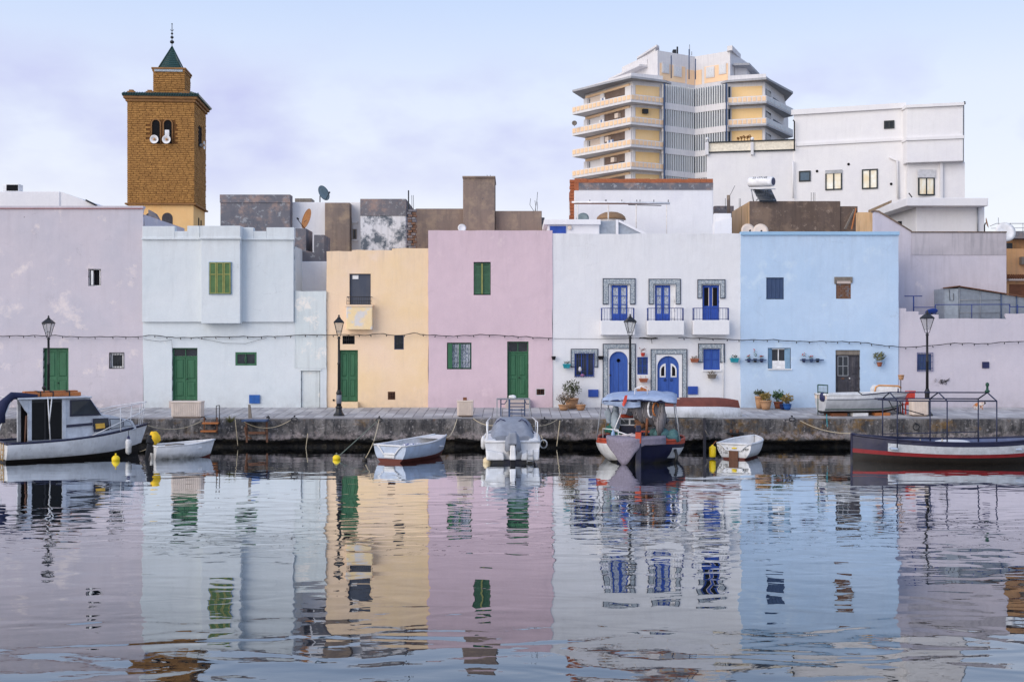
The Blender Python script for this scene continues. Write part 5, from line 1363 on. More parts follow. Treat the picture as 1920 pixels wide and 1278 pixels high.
# penthouse
H0, H1, H2, H3, H4, H5, H6 = V2(1166, 163), V2(1233, 153.6), V2(1250, 154.4), V2(1303, 157), V2(1352, 154.6), V2(1369, 153.8), V2(1413, 163)
MB().slab([xy(v) for v in (H0, H1, H3, H5, H6, V2(1400, 175), V2(1190, 175))], zp(156), zp(96)).build('penthouse', M['twhite'], T)
for (a, c, s0, s1) in ((H1, H3, .06, .73), (H3, H5, .28, .94)):
    pp = one('peach_band', M['tpeach'], a, c, s0, s1, zp(150), zp(119), .0, .06)
one('peach_band', M['tpeach'], H1, H3, .78, .98, zp(151), zp(123), .0, .06)
one('peach_band', M['tpeach'], H3, H5, .02, .2, zp(151), zp(123), .0, .06)
for (a, c, s0, s1, y0, y1) in ((H1, H3, .10, .29, 117, 137), (H1, H3, .41, .62, 119.5, 140), (H3, H5, .33, .57, 120.5, 141), (H3, H5, .7, .9, 117.5, 138)):
    w_ = one('penthouse_window', M['twhite'], a, c, s0, s1, zp(y1), zp(y0), .05, .16)
    one('shutter', flat('roller_shutter_grey', A(206, 212, 224), .6), a, c, s0 + .02, s1 - .02, zp(y1 - 2), zp(y0 + 3), .15, .19, T)
for q, e, f in ((1258.5, 108, 150), (1292, 96, 152), (1304, 114, 152)): MB().tube([V2(q, 153) + Vector((0, 0, zp(f))), V2(q, 153) + Vector((0, 0, zp(e)))], .07, 6).build('vent_pipe', M['slate'], T)
MB().slab([xy(V2(1141, 164)), xy(V2(1199, 155.5)), xy(V2(1226, 156.5)), xy(V2(1232, 165)), xy(V2(1160, 172))], zp(118.5), zp(115)).build('upper_canopy', M['twhite'], T)
MB().slab([xy(V2(1170, 162)), xy(V2(1213, 156.)), xy(V2(1230, 157)), xy(V2(1230, 165)), xy(V2(1180, 170))], zp(116), zp(104)).build('roof_room', M['twhite'], T)
MB().slab([xy(V2(1194, 160)), xy(V2(1231.5, 153.2)), xy(V2(1236, 154)), xy(V2(1238, 166)), xy(V2(1200, 170))], zp(90), zp(86.5)).build('top_canopy', M['twhite'], T)
MB().slab([xy(V2(1200, 160)), xy(V2(1229, 154.2)), xy(V2(1234, 155)), xy(V2(1234, 166)), xy(V2(1203, 168))], zp(98), zp(90)).build('lift_house', M['twhite'], T)
MB().slab([xy(V2(1363.5, 153.6)), xy(V2(1373, 153.2)), xy(V2(1389, 158)), xy(V2(1380, 166)), xy(V2(1362, 166))], zp(97), zp(88)).build('lift_house', M['twhite'], T)
MB().slab([xy(V2(1375, 154.2)), xy(V2(1405, 154.)), xy(V2(1424, 160.)), xy(V2(1410, 170)), xy(V2(1380, 165))], zp(122), zp(118)).build('upper_canopy', M['tgrey'], T)
MB().slab([xy(V2(1378, 155.4)), xy(V2(1400, 156)), xy(V2(1412, 161)), xy(V2(1400, 168))], zp(140), zp(121)).build('roof_room', M['twhite'], T)
MB().box(*sorted((X(1262, 156), X(1268, 156))), 156, 157, Z(102, 156), Z(93, 156)).tube([P(1270, 104, 156), P(1270, 88, 156)], .12, 6).build('vent_cowl', M['iron'], T)
for q, e in ((1293, 84), (1297, 97)): MB().tube([P(q, 104, 157), P(q, e, 157)], .05, 5).build('aerial', M['steel'], T)
t = thing('satellite_dish', 'tiny dish on the corner of a tower balcony', 'satellite dish', P(1077, 236, 157))
MB().lathe((0, 0, 0), [(.02, -.12), (.2, -.06), (.34, .03), (.2, -.04), (.02, -.1)], 14).xf(Matrix.Translation(P(1077, 231, 157)) @ Matrix.Rotation(math.radians(80), 4, 'X')).tube([P(1077, 231, 157.1), P(1077, 237, 157.1)], .04, 5).build('dish', M['greywood'], t)
for k, q in enumerate((1384, 1390, 1396, 1402, 1407)):
    tp = thing('potted_plant', 'dried brown balcony plant high on the tower, %s from the stairwell' % ('first', 'second', 'third', 'fourth', 'fifth')[k], 'plant', P(q, 264, 150.6), 'plants on the tower balcony')
    mb = MB()
    for j in range(10): mb.ball(P(q + R.uniform(-2, 2), 259 - k*.8 + R.uniform(-2.5, 2.5), 150.7), R.uniform(.05, .11), 6, 4)
    mb.tube([P(q, 264, 150.7), P(q, 259, 150.7)], .05, 5)
    mb.build('foliage', flat('dry_brown_leaf_%d' % k, A(120, 86, 50), .9), tp)

# ------------------------------------------------------------------ satellite dishes on the roofs
def dish(label, c, r, yaw, pitch, mat, foot, arm=True, thick=.02):
    t = thing('satellite_dish', label, 'satellite dish', foot, 'satellite dishes on the roofs')
    M4 = Matrix.Translation(c) @ Matrix.Rotation(yaw, 4, 'Z') @ Matrix.Rotation(pitch, 4, 'X')   # dish axis starts at +z
    MB().lathe((0, 0, 0), [(.01, 0), (r*.35, .02*r), (r*.7, .09*r), (r, .2*r), (r*1.01, .22*r), (r*.7, .13*r), (r*.3, .05*r), (.01, .03*r)], 24).xf(M4).build('reflector', mat, t)
    if arm:
        MB().tube([M4 @ Vector((0, -r*.95, .18*r)), M4 @ Vector((0, -r*.35, r*1.05))], .018, 5).build('feed_arm', M['iron'], t)
        MB().tube([M4 @ Vector((0, -r*.35, r*.95)), M4 @ Vector((0, -r*.25, r*1.15))], .045, 8).build('receiver', M['iron'], t)
    MB().tube([Vector(foot), Vector((foot[0], foot[1], c[2] - .1)), M4 @ Vector((0, 0, -.03))], .03, 6).build('mast', M['iron'], t)
    return t
PI = math.pi
M['dishgrey'] = paint('grey_dish_enamel', A(104, 122, 132), .5, .3)
M['dishrust'] = paint('rusty_dish', A(150, 104, 62), .7, .7, A(96, 62, 44), scale=5)
dish('grey green satellite dish on a thin mast above the white roof block', P(605, 363, 63.5), .42, 1.0, 1.25, M['dishgrey'], P(600, 381, 63.8))
dish('rusty brown satellite dish hanging over the roofs beside the mint house', P(578, 411, 58.5), .50, -PI*.32, 1.3, M['dishrust'], P(571, 430, 58.7))
dish('small white dish peeping over the rose house roof', P(866, 428, 57), .2, .2, 1.3, M['whitep'], P(866, 440, 57.3), False)
dish('dark grey dish half hidden behind the white hut roof', P(1093, 411, 61), .32, -.25, 1.25, M['dishgrey'], P(1093, 425, 61.4), False)
dish('pale dish with brown rim behind the blue parapet, partly covering its twin', P(1426, 434, 57.4), .36, -.1, 1.35, M['cream'], P(1426, 445, 57.8), True)
dish('pale dish with brown rim, half hidden by its twin behind the blue parapet', P(1402, 433, 57.9), .34, .1, 1.35, M['cream'], P(1402, 445, 58.2), True)
dish('rusty dish seen edge-on at the end of the stained wall', P(1849, 418, 59), .26, PI*.36, 1.35, M['dishrust'], P(1846, 436, 59.3), False)
dish('big white ring-shaped dish lying behind the stained wall', P(1884, 436, 60), .5, 0, 1.3, M['whitep'], P(1884, 446, 60.5), False)
dish('cobalt blue dish set face-up on the terrace parapet', P(1747, 586, 55.4), .28, 0, -.5, M['cobalt'], P(1747, 596, 55.5), False)
# ------------------------------------------------------------------ street lamps
def make_lamp():
    t = thing('street_lamp', 'black street lamp', 'street lamp', (0, 0, 0), 'street lamps along the quay')
    I = M['iron']
    MB().lathe((0,0,0), [(.23,0),(.23,.06),(.19,.1),(.15,.16),(.12,.3),(.15,.36),(.12,.42)], 8, False).build('base', I, t)
    MB().lathe((0,0,0), [(.105,.42),(.1,.9),(.12,.95),(.12,1.0),(.085,1.06),(.07,1.12)], 12).build('lower_post', I, t)
    MB().lathe((0,0,0), [(.062,1.1),(.055,2.2),(.07,2.22),(.07,2.26),(.052,2.3),(.048,3.3),(.075,3.33),(.05,3.38),(.04,3.42)], 12).build('post', I, t)
    b0, b1, w0, w1 = 3.52, 4.0, .085, .2
    for k in range(4):
        a = math.pi/4 + k*math.pi/2
        MB().tube([(w0*1.35*math.cos(a), w0*1.35*math.sin(a), b0), (w1*1.35*math.cos(a), w1*1.35*math.sin(a), b1)], .014, 5).build('cage_bar', I, t)
        MB().tube([(.03*math.cos(a), .03*math.sin(a), 3.40), (.1*math.cos(a), .1*math.sin(a), 3.45), (w0*1.35*math.cos(a), w0*1.35*math.sin(a), b0)], .012, 5).build('lantern_bracket', I, t)
    q = [(-1,-1),(1,-1),(1,1),(-1,1)]
    gl = NB('lantern_glass'); gl.b.inputs['Transmission Weight'].default_value = .85; gl.b.inputs['IOR'].default_value = 1.1
    gm = gl.done(A(206, 212, 222), .12, .5)
    for k in range(4):
        a, c = q[k], q[(k+1) % 4]
        MB().add([(a[0]*w0*.93, a[1]*w0*.93, b0+.01), (c[0]*w0*.93, c[1]*w0*.93, b0+.01), (c[0]*w1*.93, c[1]*w1*.93, b1), (a[0]*w1*.93, a[1]*w1*.93, b1)], [(0,1,2,3)]).build('glass_pane', gm, t)
    MB().hexa([(x*.23, y*.23, b1) for x, y in q] + [(x*.2, y*.2, b1+.05) for x, y in q]).build('lantern_rim', I, t)
    MB().hexa([(x*.21, y*.21, b1+.05) for x, y in q] + [(x*.07, y*.07, b1+.2) for x, y in q]).build('lantern_roof', I, t)
    MB().lathe((0,0,0), [(.07,b1+.2),(.08,b1+.23),(.03,b1+.26),(.045,b1+.3),(.012,b1+.36)], 10).build('finial', I, t)
    return t
lamp0 = make_lamp()
ld = QD(779.)
for i, (px, ptop, lab) in enumerate(((91, 591, 'black street lamp rising behind the cabin cruiser'), (635.5, 589.5, 'black street lamp beside the apricot house door'),
                                     (1181.5, 588, 'black street lamp between the two arched cobalt doors'), (1738.5, 581, 'black street lamp in front of the low lilac house'))):
    o = lamp0 if i == 0 else copy_tree(lamp0, label=lab)
    o['label'] = lab
    o.location = (X(px, ld), ld, ZQ(ld)); o.rotation_euler = (0, 0, .12 * i)
    hgt = Z(ptop, ld) - ZQ(ld); k = hgt / 4.36
    o.scale = (1, 1, k)
    if i == 1:
        n = MB().lathe((0,0,0), [(.112,.52),(.112,.9)], 12).build('grey_notice_wrap', flat('grey_notice', A(120, 124, 140), .6), None)
        n.parent = o

# ------------------------------------------------------------------ light cables strung along the walls
bulb_me = MB().lathe((0,0,0), [(.013,0),(.02,-.03),(.023,-.06),(.012,-.085)], 8).mesh('bulb', M['cable'])
def light_string(label, pts, d, seed, gap=27):
    t = thing('light_string', label, 'cable', P(pts[0][0], pts[0][1], d))
    rr = random.Random(seed)
    path = []
    for (x0, y0), (x1, y1) in zip(pts, pts[1:]):
        n = max(2, int(abs(x1-x0)/6))
        for i in range(n):
            f = i/n; path.append(P(x0+(x1-x0)*f, y0+(y1-y0)*f + .8*math.sin(math.pi*f*3 + x0) * rr.uniform(.2, 1), d - .01 + rr.uniform(-.006, .006)))
    path.append(P(*pts[-1], d))
    MB().tube(path, .017, 6).build('cable', M['cable'], t)
    MB().tube([p + Vector((rr.uniform(-.01, .01), -.02, .015*math.sin(i*.9))) for i, p in enumerate(path)], .008, 5).build('second_cable', M['cable'], t)
    x = pts[0][0] + 10
    while x < pts[-1][0]:
        for (x0, y0), (x1, y1) in zip(pts, pts[1:]):
            if x0 <= x < x1:
                o = link('bulb', bulb_me, t, P(x, y0+(y1-y0)*(x-x0)/(x1-x0)+.6, d-.03) - ORG[t]); o.rotation_euler = (rr.uniform(-.3, .3), rr.uniform(-.5, .5), 0)
        x += gap * rr.uniform(.7, 1.3)
    return t
light_string('black light string sagging along the lilac, mint, apricot and rose fronts',
             [(-120, 630), (0, 630), (60, 629), (105, 629), (150, 632), (210, 631), (255, 632), (285, 628), (330, 633), (400, 631.5), (450, 631), (520, 631), (570, 627.5), (615, 628), (660, 626.5), (685, 628.5), (712, 625), (740, 629), (757, 628), (776, 624), (800, 628), (850, 630), (905, 627), (960, 630), (1000, 632), (1036, 634)], 54.88, 3)
light_string('black light string crossing the sky blue front to the low lilac house',
             [(1272, 633), (1320, 634), (1390, 637), (1450, 637), (1500, 640), (1560, 640), (1610, 641), (1660, 648), (1700, 651), (1745, 648), (1790, 643), (1840, 644.5), (1900, 640), (2010, 641)], 54.86, 5)
t = thing('cable_bundle', 'short twisted cable bundle under the middle white balcony', 'cable', P(1215, 634, 54.9))
MB().tube([P(1198, 634, 54.9), P(1208, 633, 54.88), P(1222, 634.5, 54.88), P(1233, 634, 54.9)], .03, 6).tube([P(1200, 633, 54.9), P(1215, 635, 54.86), P(1230, 633, 54.9)], .02, 5).tube([P(1221, 634, 54.9), P(1222.5, 644, 54.9)], .012, 5).build('cable', M['cable'], t)
MB().tube([P(1038, 634.5, 54.96), P(1120, 635, 54.96), P(1200, 634, 54.96)], .008, 5).build('thin_wire', M['cable'], label='thin grey wire pinned across the white house front', cat='wire')
MB().tube([P(270, 636, 54.9)] + [P(x, y, 54.9) for x, y in ((300, 640), (322, 637), (323, 652))], .008, 5).build('thin_wire', M['cable'], label='thin drooping wire above the mint house door', cat='wire')
MB().tube([P(370, 633, 54.9), P(420, 643, 54.9), P(460, 644, 54.9), P(500, 633, 54.9)], .007, 5).build('thin_wire', M['cable'], label='thin slack wire sagging over the small green window', cat='wire')

# ------------------------------------------------------------------ ribbed concrete planters on the quay
def ribbed_block(label, px0, px1, py0, py1, mat, deep=.5, ribs=9, group='ribbed concrete blocks on the quay'):
    d = QD(py1)
    x0, x1, z0, z1 = X(px0, d), X(px1, d), ZQ(d) + .01, Z(py0, d)
    t = thing('concrete_block', label, 'concrete block', ((x0+x1)/2, d, z0), group)
    MB().box(x0, x1, d, d+deep, z0+.05, z1).build('body', mat, t, bevel=.02)
    MB().box(x0+.06, x1-.06, d+.05, d+deep-.05, z0, z0+.05).build('foot', M['lichen'], t)
    w = (x1-x0-.1)/ribs
    for i in range(ribs): piece('rib', mat, t, x0+.05+i*w+w*.2, x0+.05+(i+1)*w-w*.2, d-.022, d+.01, z0+.09, z1-.06)
    MB().box(x0-.015, x1+.015, d-.03, d+deep+.015, z1-.05, z1+.012).build('rim', mat, t, bevel=.01)
    return t
ribbed_block('wide ribbed concrete block set before the mint house door', 321, 377, 752.5, 784, M['cream'], .55, 14)
tb = ribbed_block('ribbed concrete block standing before the rose house', 857, 887, 751, 781.5, M['cream'], .5, 7)
MB().pbox(868, 875, 745, 751.2, QD(781.5)+.1, QD(781.5)+.25, QD(781.5)).build('broken_fitting', M['brownwood'], tb)
ribbed_block('ribbed concrete block wedged against the overturned boat', 1238, 1274, 747, 782, M['whitep'], .5, 9)
ribbed_block('cream ribbed concrete block beside the red chairs', 1711, 1741, 749, 780.5, M['cream'], .5, 8)

# ------------------------------------------------------------------ leafy plants and pots
LEAFC = {}
def leafmat(name, c):
    if name not in LEAFC:
        b = NB(name); b.pos(obj=True)
        LEAFC[name] = b.done(b.mix(b.ramp(b.noise(9, 3), [(.3, 0.), (.7, 1.)]), mul(c, .55), mul(c, 1.35)), .6, .3)
    return LEAFC[name]
def leaves(c, r, n, size, rr, droop=0.):
    mb = MB()
    for _ in range(n):
        v = Vector((rr.gauss(0, 1), rr.gauss(0, 1), rr.gauss(0, .8))); v = v.normalized() * (rr.random() ** .45)
        p = Vector(c) + Vector((v.x*r[0], v.y*r[1], v.z*r[2] - droop*abs(v.x)))
        dr = Vector((rr.uniform(-1, 1), rr.uniform(-1, 1), rr.uniform(-.4, .9))).normalized()
        sd = dr.cross(Vector((rr.uniform(-1, 1), rr.uniform(-1, 1), rr.uniform(-1, 1)))).normalized()
        L = size * rr.uniform(.6, 1.3); w = L * rr.uniform(.3, .5)
        nn = dr.cross(sd)
        mb.add([p, p + dr*L*.5 + sd*w*.5 + nn*w*.15, p + dr*L, p + dr*L*.5 - sd*w*.5 + nn*w*.15], [(0,1,2),(0,2,3)], False)
    return mb
def pot(mb, c, r, h, n=16): return mb.lathe(c, [(r*.68,0),(r*.9,h*.5),(r,h*.88),(r*1.08,h*.89),(r*1.08,h),(r*.92,h),(r*.9,h*.86),(.01,h*.84)], n)
def potted(label, px, pbase, r, h, fol, fr, fh, mat, lm, n=90, size=.09, stems=4, seed=0, group='potted plants by the house fronts', name='potted_plant'):
    d = QD(pbase); z = ZQ(d)
    rr = random.Random(seed + int(px))
    c = Vector((X(px, d), d, z + .02))
    t = thing(name, label, 'potted plant', c, group)
    pot(MB(), c, r, h).build('pot', mat, t)
    top = c + Vector((0, 0, h + fh))
    st = MB()
    for i in range(stems):
        e = top + Vector((rr.uniform(-.6, .6)*fr, rr.uniform(-.5, .5)*fr, rr.uniform(-.3, .4)*fh))
        st.tube([c + Vector((0, 0, h*.8)), c.lerp(e, .6) + Vector((rr.uniform(-.04, .04), 0, .05)), e], [.016, .012, .005], 5)
    st.build('stem', leafmat('woody_stem', (.12, .09, .06)), t)
    leaves(top, (fr, fr*.8, fh), n, size, rr).build('foliage', lm, t, kind='stuff')
    return t
g1 = leafmat('dull_green_leaf', (.075, .085, .04)); g2 = leafmat('olive_leaf', (.13, .13, .05)); g3 = leafmat('fresh_green_leaf', (.06, .12, .04)); g4 = leafmat('yellowing_leaf', (.26, .19, .06)); g5 = leafmat('dry_brown_leaf', (.16, .12, .08))
potted('tall leafy bush in a big glazed pot at the white house corner', 1072, 766, .3, .46, 1, .42, .42, M['terracotta'], g1, 420, .12, 9)
potted('straggling dry shrub in a low bowl at the white house corner', 1057, 769, .24, .24, 1, .3, .26, M['terracotta'], g5, 240, .1, 8, seed=3)
potted('squat empty-looking terracotta pot beside the leafy bush', 1089, 769, .22, .24, 1, .13, .05, M['terracotta'], g5, 14, .07, 2, seed=5)
potted('tall terracotta urn with trailing plant by the blue house', 1424, 766, .2, .55, 1, .24, .12, M['terracotta'], g1, 220, .12, 4, seed=6)
potted('terracotta pot with spiky yellowing plant by the blue house', 1436, 768, .25, .4, 1, .24, .16, M['terracotta'], g4, 240, .14, 5, seed=7)
potted('dark leafy plant in a brown pot by the blue house', 1459, 766, .2, .3, 1, .28, .26, M['tcred'], g3, 220, .14, 6, seed=8)
potted('bushy yellowing plant in a blue bucket by the blue house', 1476, 768.5, .19, .26, 1, .27, .2, M['bluepl'], g4, 260, .12, 6, seed=9)
potted('small navy tub with a stick plant between the blue house pots', 1467, 768, .13, .24, 1, .12, .3, M['navy'], g3, 30, .1, 4, seed=10)
# wall pots of the white house
def wall_box(label, px0, px1, py0, py1, mat, plant=None, d=54.95, seed=0):
    x0, x1, z0, z1 = X(px0, d), X(px1, d), Z(py1, d), Z(py0, d)
    t = thing('wall_planter', label, 'wall planter', ((x0+x1)/2, d, z0), 'planters hung on the house fronts')
    MB().hexa([(x0+.04, d-.22, z0), (x1-.04, d-.22, z0), (x1-.04, d-.02, z0), (x0+.04, d-.02, z0), (x0, d-.26, z1), (x1, d-.26, z1), (x1, d-.02, z1), (x0, d-.02, z1)]).build('trough', mat, t, bevel=.012)
    MB().box(x0-.01, x1+.01, d-.275, d-.0, z1-.05, z1+.002).build('rim', mat, t, bevel=.008)
    for q in (x0 + .08, x1 - .08): MB().tube([(q, d-.1, z1), (q, d-.05, z1+.1), (q, d+.0, z1+.1)], .012, 5).build('hook', mat, t)
    if plant: leaves(Vector(((x0+x1)/2, d-.14, z1+.06)), ((x1-x0)*.4, .1, .1), 40, .08, random.Random(seed+int(px0))).build('foliage', plant, t, kind='stuff')
    return t
wall_box('teal trough planter at the edge of the white house beside the barred window', 1055, 1069, 682, 690, M['teal'], g1)
wall_box('brown trough planter beside the shuttered cobalt window', 1294, 1309, 672, 679, M['tcred'], g5)
wall_box('teal trough planter next to the sky blue house', 1368, 1384, 671, 679, M['teal'], g1)
wall_box('grey weathered trough under the shuttered cobalt window', 1326, 1342, 701, 709, M['greywood'], g5)
wall_box('brown trough planter under the slim blue window', 1198, 1214, 709, 716, M['tcred'], None)
def wall_pot(label, px, py0, py1, r, mat, plant, d=54.95, fr=.14, n=30, sz=.09):
    z0, z1 = Z(py1, d), Z(py0, d)
    c = Vector((X(px, d), d - r - .01, z0))
    t = thing('wall_pot', label, 'wall pot', c, 'planters hung on the house fronts')
    pot(MB(), c, r, z1 - z0, 12).build('pot', mat, t)
    MB().tube([(c.x, d, z1 - .03), (c.x, d - .03, z1 - .01)], .015, 5).build('hook', M['iron'], t)
    if plant:
        leaves(c + Vector((0, 0, z1 - z0 + fr*.7)), (fr, fr*.7, fr*.8), n, sz, random.Random(int(px))).build('foliage', plant, t, kind='stuff')
    return t
wall_pot('dark square pot hung beside the first arched door', 1126.5, 667, 674, .14, M['blackpl'], None)
wall_pot('small dark pot on the seam of rose and white fronts', 1038, 667.5, 674.5, .1, M['blackpl'], None)
wall_pot('red pot with red-green plant above the slim blue window', 1205, 661, 668, .1, M['red'], leafmat('reddish_leaf', (.2, .07, .05)), fr=.17)
# scroll holder on the blue house
t = thing('plant_holder', 'blue scrolled iron holder with terracotta pot on the blue house', 'plant holder', P(1649, 686, 54.9))
d = 54.88
for s_ in (-1, 1):
    MB().tube([P(1649 + s_*(2 + 5*math.sin(f)), 668 + 10*f/3.1, d) for f in [i*.3 for i in range(11)]], .014, 5).build('scroll', M['blueframe'], t)
    MB().tube([P(1649 + s_*8 + 2.2*math.cos(a), 679 + 2.2*math.sin(a), d) for a in [i*.6 for i in range(11)]], .012, 5).build('scroll', M['blueframe'], t)
pot(MB(), P(1649, 687, d - .14), .12, .2, 12).build('pot', M['tcred'], t)
leaves(P(1649, 668, d - .12), (.22, .12, .2), 60, .16, random.Random(4)).build('foliage', g2, t, kind='stuff')
# shelves with little pots
def shelf(label, px0, px1, py, items, seed):
    d = 54.93
    t = thing('wall_shelf', label, 'shelf', P((px0+px1)/2, py, d))
    MB().box(X(px0), X(px1), d - .2, d - .002, Z(py + 1), Z(py - .6)).build('board', M['slate'], t, bevel=.005)
    rr = random.Random(seed)
    for i, (px, col, plantm, h, lab) in enumerate(items):
        c = P(px, py + 5, d - .1)
        p = thing('shelf_pot', lab, 'pot', c, 'small pots in the blue house shelves')
        pot(MB(), c, .085, .17, 10).build('pot', col, p)
        if plantm:
            leaves(c + Vector((0, 0, .2 + h/2)), (.09, .08, h*.6), 30, .07, rr).build('foliage', plantm, p, kind='stuff')
            fl = MB()
            for k in range(4): fl.ball(c + Vector((rr.uniform(-.08, .08), -.06, .22 + h*rr.uniform(.5, 1.1))), .022, 6, 4)
            fl.build('flower', M['red'], p)
    return t
shelf('slate shelf holding three flower pots left of the shuttered blue-house window', 1396, 1435, 674, [(1404, M['navy'], g3, .1, 'shelf pot with low red flowers, first of three'), (1416, M['blackpl'], g3, .35, 'shelf pot with tall geranium, middle of three'), (1428, M['navy'], g3, .1, 'shelf pot with low red flowers, third of three')], 3)
shelf('slate shelf holding three pots between window and black door', 1499, 1542, 674, [(1507, M['navy'], g3, .22, 'shelf pot with leafy geranium near the window'), (1521, M['slate'], g3, .08, 'small shelf pot with one sprig'), (1533, M['blackpl'], None, 0, 'bare dark shelf pot near the black door')], 5)

# ------------------------------------------------------------------ bits along the quay edge
t = thing('boarding_steps', 'rusty boarding steps with two orange treads and thin handrail', 'steps', P(395, 790, 50.0))
d = 49.85
for k, (e, a, c) in enumerate(((793, 380, 410), (808, 377, 406))): MB().box(X(a, d), X(c, d), d - .12, d + .18, Z(e + 1.6, d), Z(e - 1.6, d)).build('tread', M['orangewood'], t, bevel=.01)
for q in (383, 407): MB().bar(P(q, 782, d + .1), P(q, 812, d + .1), .05).build('stringer', M['rust'], t)
for q in (405.5, 411.5): MB().tube([P(q, 795, d + .1), P(q, 759.5 if q > 408 else 760.5, d + .1)], .018, 5).build('handrail', M['iron'], t)
MB().tube([P(405.5, 760.5, d + .1), P(411.5, 759.5, d + .1)], .018, 5).build('handrail', M['iron'], t)
MB().tube([P(382, 781, d + .2), P(385, 786, d + .1)], .04, 6).build('pivot', M['iron'], t)
t = thing('mooring_platform', 'small grey mooring platform with rusty frame hung on the quay wall', 'platform', P(478, 790, 49.8))
MB().box(X(456, d), X(502, d), d - .35, d + .45, Z(789.5, d), Z(786, d)).build('deck', M['slate'], t, bevel=.01)
for q in (462, 500): MB().bar(P(q, 789, d + .1), P(q + 1, 829, d + .1), .07).build('leg', M['rust'], t)
MB().bar(P(466, 811, d + .05), P(498, 811, d + .05), .1).build('cross_beam', M['rust'], t)
MB().tube([P(459, 800, d), P(461, 815, d), P(467, 821, d), P(472, 821, d)], .03, 6).build('hook', M['rust'], t)
MB().tube([P(500, 783, d + .3), P(503, 780, d + .3), P(505, 784, d + .3)], .045, 6).build('cleat', M['iron'], t)
t = thing('wooden_post', 'grey wooden mooring post on the quay before the mint house', 'post', (X(468.5, 50.4), 50.4, ZQ(50.4)))
MB().hexa([(X(466, 50.4), 50.34, 1.18), (X(472.5, 50.4), 50.34, 1.18), (X(472.5, 50.4), 50.46, 1.18), (X(466, 50.4), 50.46, 1.18), (X(465.5, 50.4), 50.36, Z(758, 50.4)), (X(469.5, 50.4), 50.36, Z(758, 50.4)), (X(469.5, 50.4), 50.44, Z(758, 50.4)), (X(465.5, 50.4), 50.44, Z(758, 50.4))]).build('post', M['greywood'], t, bevel=.01)
t = thing('weed_tuft', 'green weed tuft growing from the quay edge', 'plant', P(432, 790, 50.15))
mb = MB(); rr = random.Random(2)
for i in range(60):
    p = P(432, 792, 50.12); dv = Vector((rr.uniform(-.3, .3), rr.uniform(-.25, .15), rr.uniform(.05, .36)))
    q = p + dv; sd = Vector((.02, 0, 0))
    mb.add([p - sd, p + sd, q], [(0, 1, 2)])
mb.build('blades', g2, t, kind='stuff')
def bollard_ring(px, py, lab, k=0):
    d = 50.0
    t = thing('mooring_ring', lab, 'mooring ring', P(px, py, d), 'iron mooring rings on the quay')
    c = P(px, py, d)
    MB().tube([c + Vector((.13*math.cos(a), -.03, .13*math.sin(a)*(.6 if k else 1))) for a in [i*PI/6 for i in range(13)]], .022, 6).build('ring', M['iron'], t)
    MB().tube([c + Vector((0, -.03, .13)), c + Vector((0, .12, .14))], .035, 6).build('eye_bolt', M['iron'], t)
bollard_ring(552, 786, 'iron mooring ring at the quay edge under the blocked mint door', 1)
bollard_ring(1485, 786, 'rusty mooring ring at the quay edge by the blue house pots', 1)
bollard_ring(1717.5, 800, 'black mooring ring on the quay wall behind the long dark boat')
bollard_ring(711, 787, 'iron mooring ring where the yellow buoy line is tied', 1)
bollard_ring(1021, 789, 'iron mooring ring at the quay edge by the covered motorboat', 1)
t = thing('iron_bracket_shelf', 'rusty iron bracket with two bolts above the little white dinghy', 'bracket', P(1372, 812, 49.9))
MB().box(X(1364, 49.9), X(1394, 49.9), 49.75, 50.2, Z(814, 49.9), Z(811, 49.9)).build('plate', M['iron'], t, bevel=.008)
for q in (1371, 1383): MB().tube([P(q, 812, 49.9), P(q, 804.5, 49.9)], .06, 8).build('bolt', M['rust'], t)
for q in (1373, 1384): MB().bar(P(q, 813, 49.95), P(q + 1, 822, 50.1), .08).build('support', M['rust'], t)
t = thing('fender_plank', 'dark timber fender plank fixed down the quay wall by the overturned boat', 'plank', P(1320.5, 800, 50.0))
MB().box(X(1318, 50), X(1323, 50), 49.86, 50.02, -.3, Z(783, 50)).build('plank', M['oldwood'], t, bevel=.01)
MB().tube([P(1322, 806, 49.84), P(1327, 815, 49.84), P(1331, 824, 49.86)], .02, 5).build('rope_tail', M['greywood'], t)

# furniture and clutter on the quay
t = thing('metal_rack', 'blue grey metal rack with shelf bars on the quay before the rose door', 'rack', P(962, 782, QD(782)))
d = QD(781)
zq = ZQ(d)
for q in (932, 939, 955, 984, 993): MB().bar((X(q, d), d + (.3 if q in (939, 984) else 0), zq), (X(q, d), d + (.3 if q in (939, 984) else 0), Z(748, d)), .05 if q != 955 else .08).build('upright', M['steel'] if q in (932, 993) else M['slate'], t)
for e, a, c in ((748, 931, 994), (756, 956, 984), (762, 956, 984), (768, 956, 984), (775, 956, 984)): MB().bar(P(a, e, d), P(c, e, d), .045).build('bar', M['slate'], t)
MB().box(X(931, d), X(994, d), d - .03, d + .4, Z(748, d), Z(746.6, d)).build('top_board', M['steel'], t)
MB().tube([P(939, 757, d), P(946, 757, d), P(951, 750, d)], .02, 5).build('curved_brace', M['slate'], t)
MB().tube([P(994, 757, d), P(987, 757, d), P(984, 750, d)], .02, 5).build('curved_brace', M['slate'], t)
t = thing('plastic_bag', 'crumpled white plastic bag lying on the metal rack', 'bag', P(961, 746, d + .2))
mb = MB().ball(P(961, 744, d + .2), (.17, .12, .09), 12, 8)
for i, v in enumerate(mb.v): mb.v[i] = v + Vector((mnoise.noise(v*9)*.05, mnoise.noise(v*8)*.04, mnoise.noise(v*11)*.04))
mb.build('bag', flat('white_plastic_film', A(216, 220, 228), .35), t)
t = thing('planter_crate', 'orange slatted wooden crate standing between the arched doors', 'crate', (X(1205, 54.3), 54.3, ZQ(54.3)))
d = 54.3
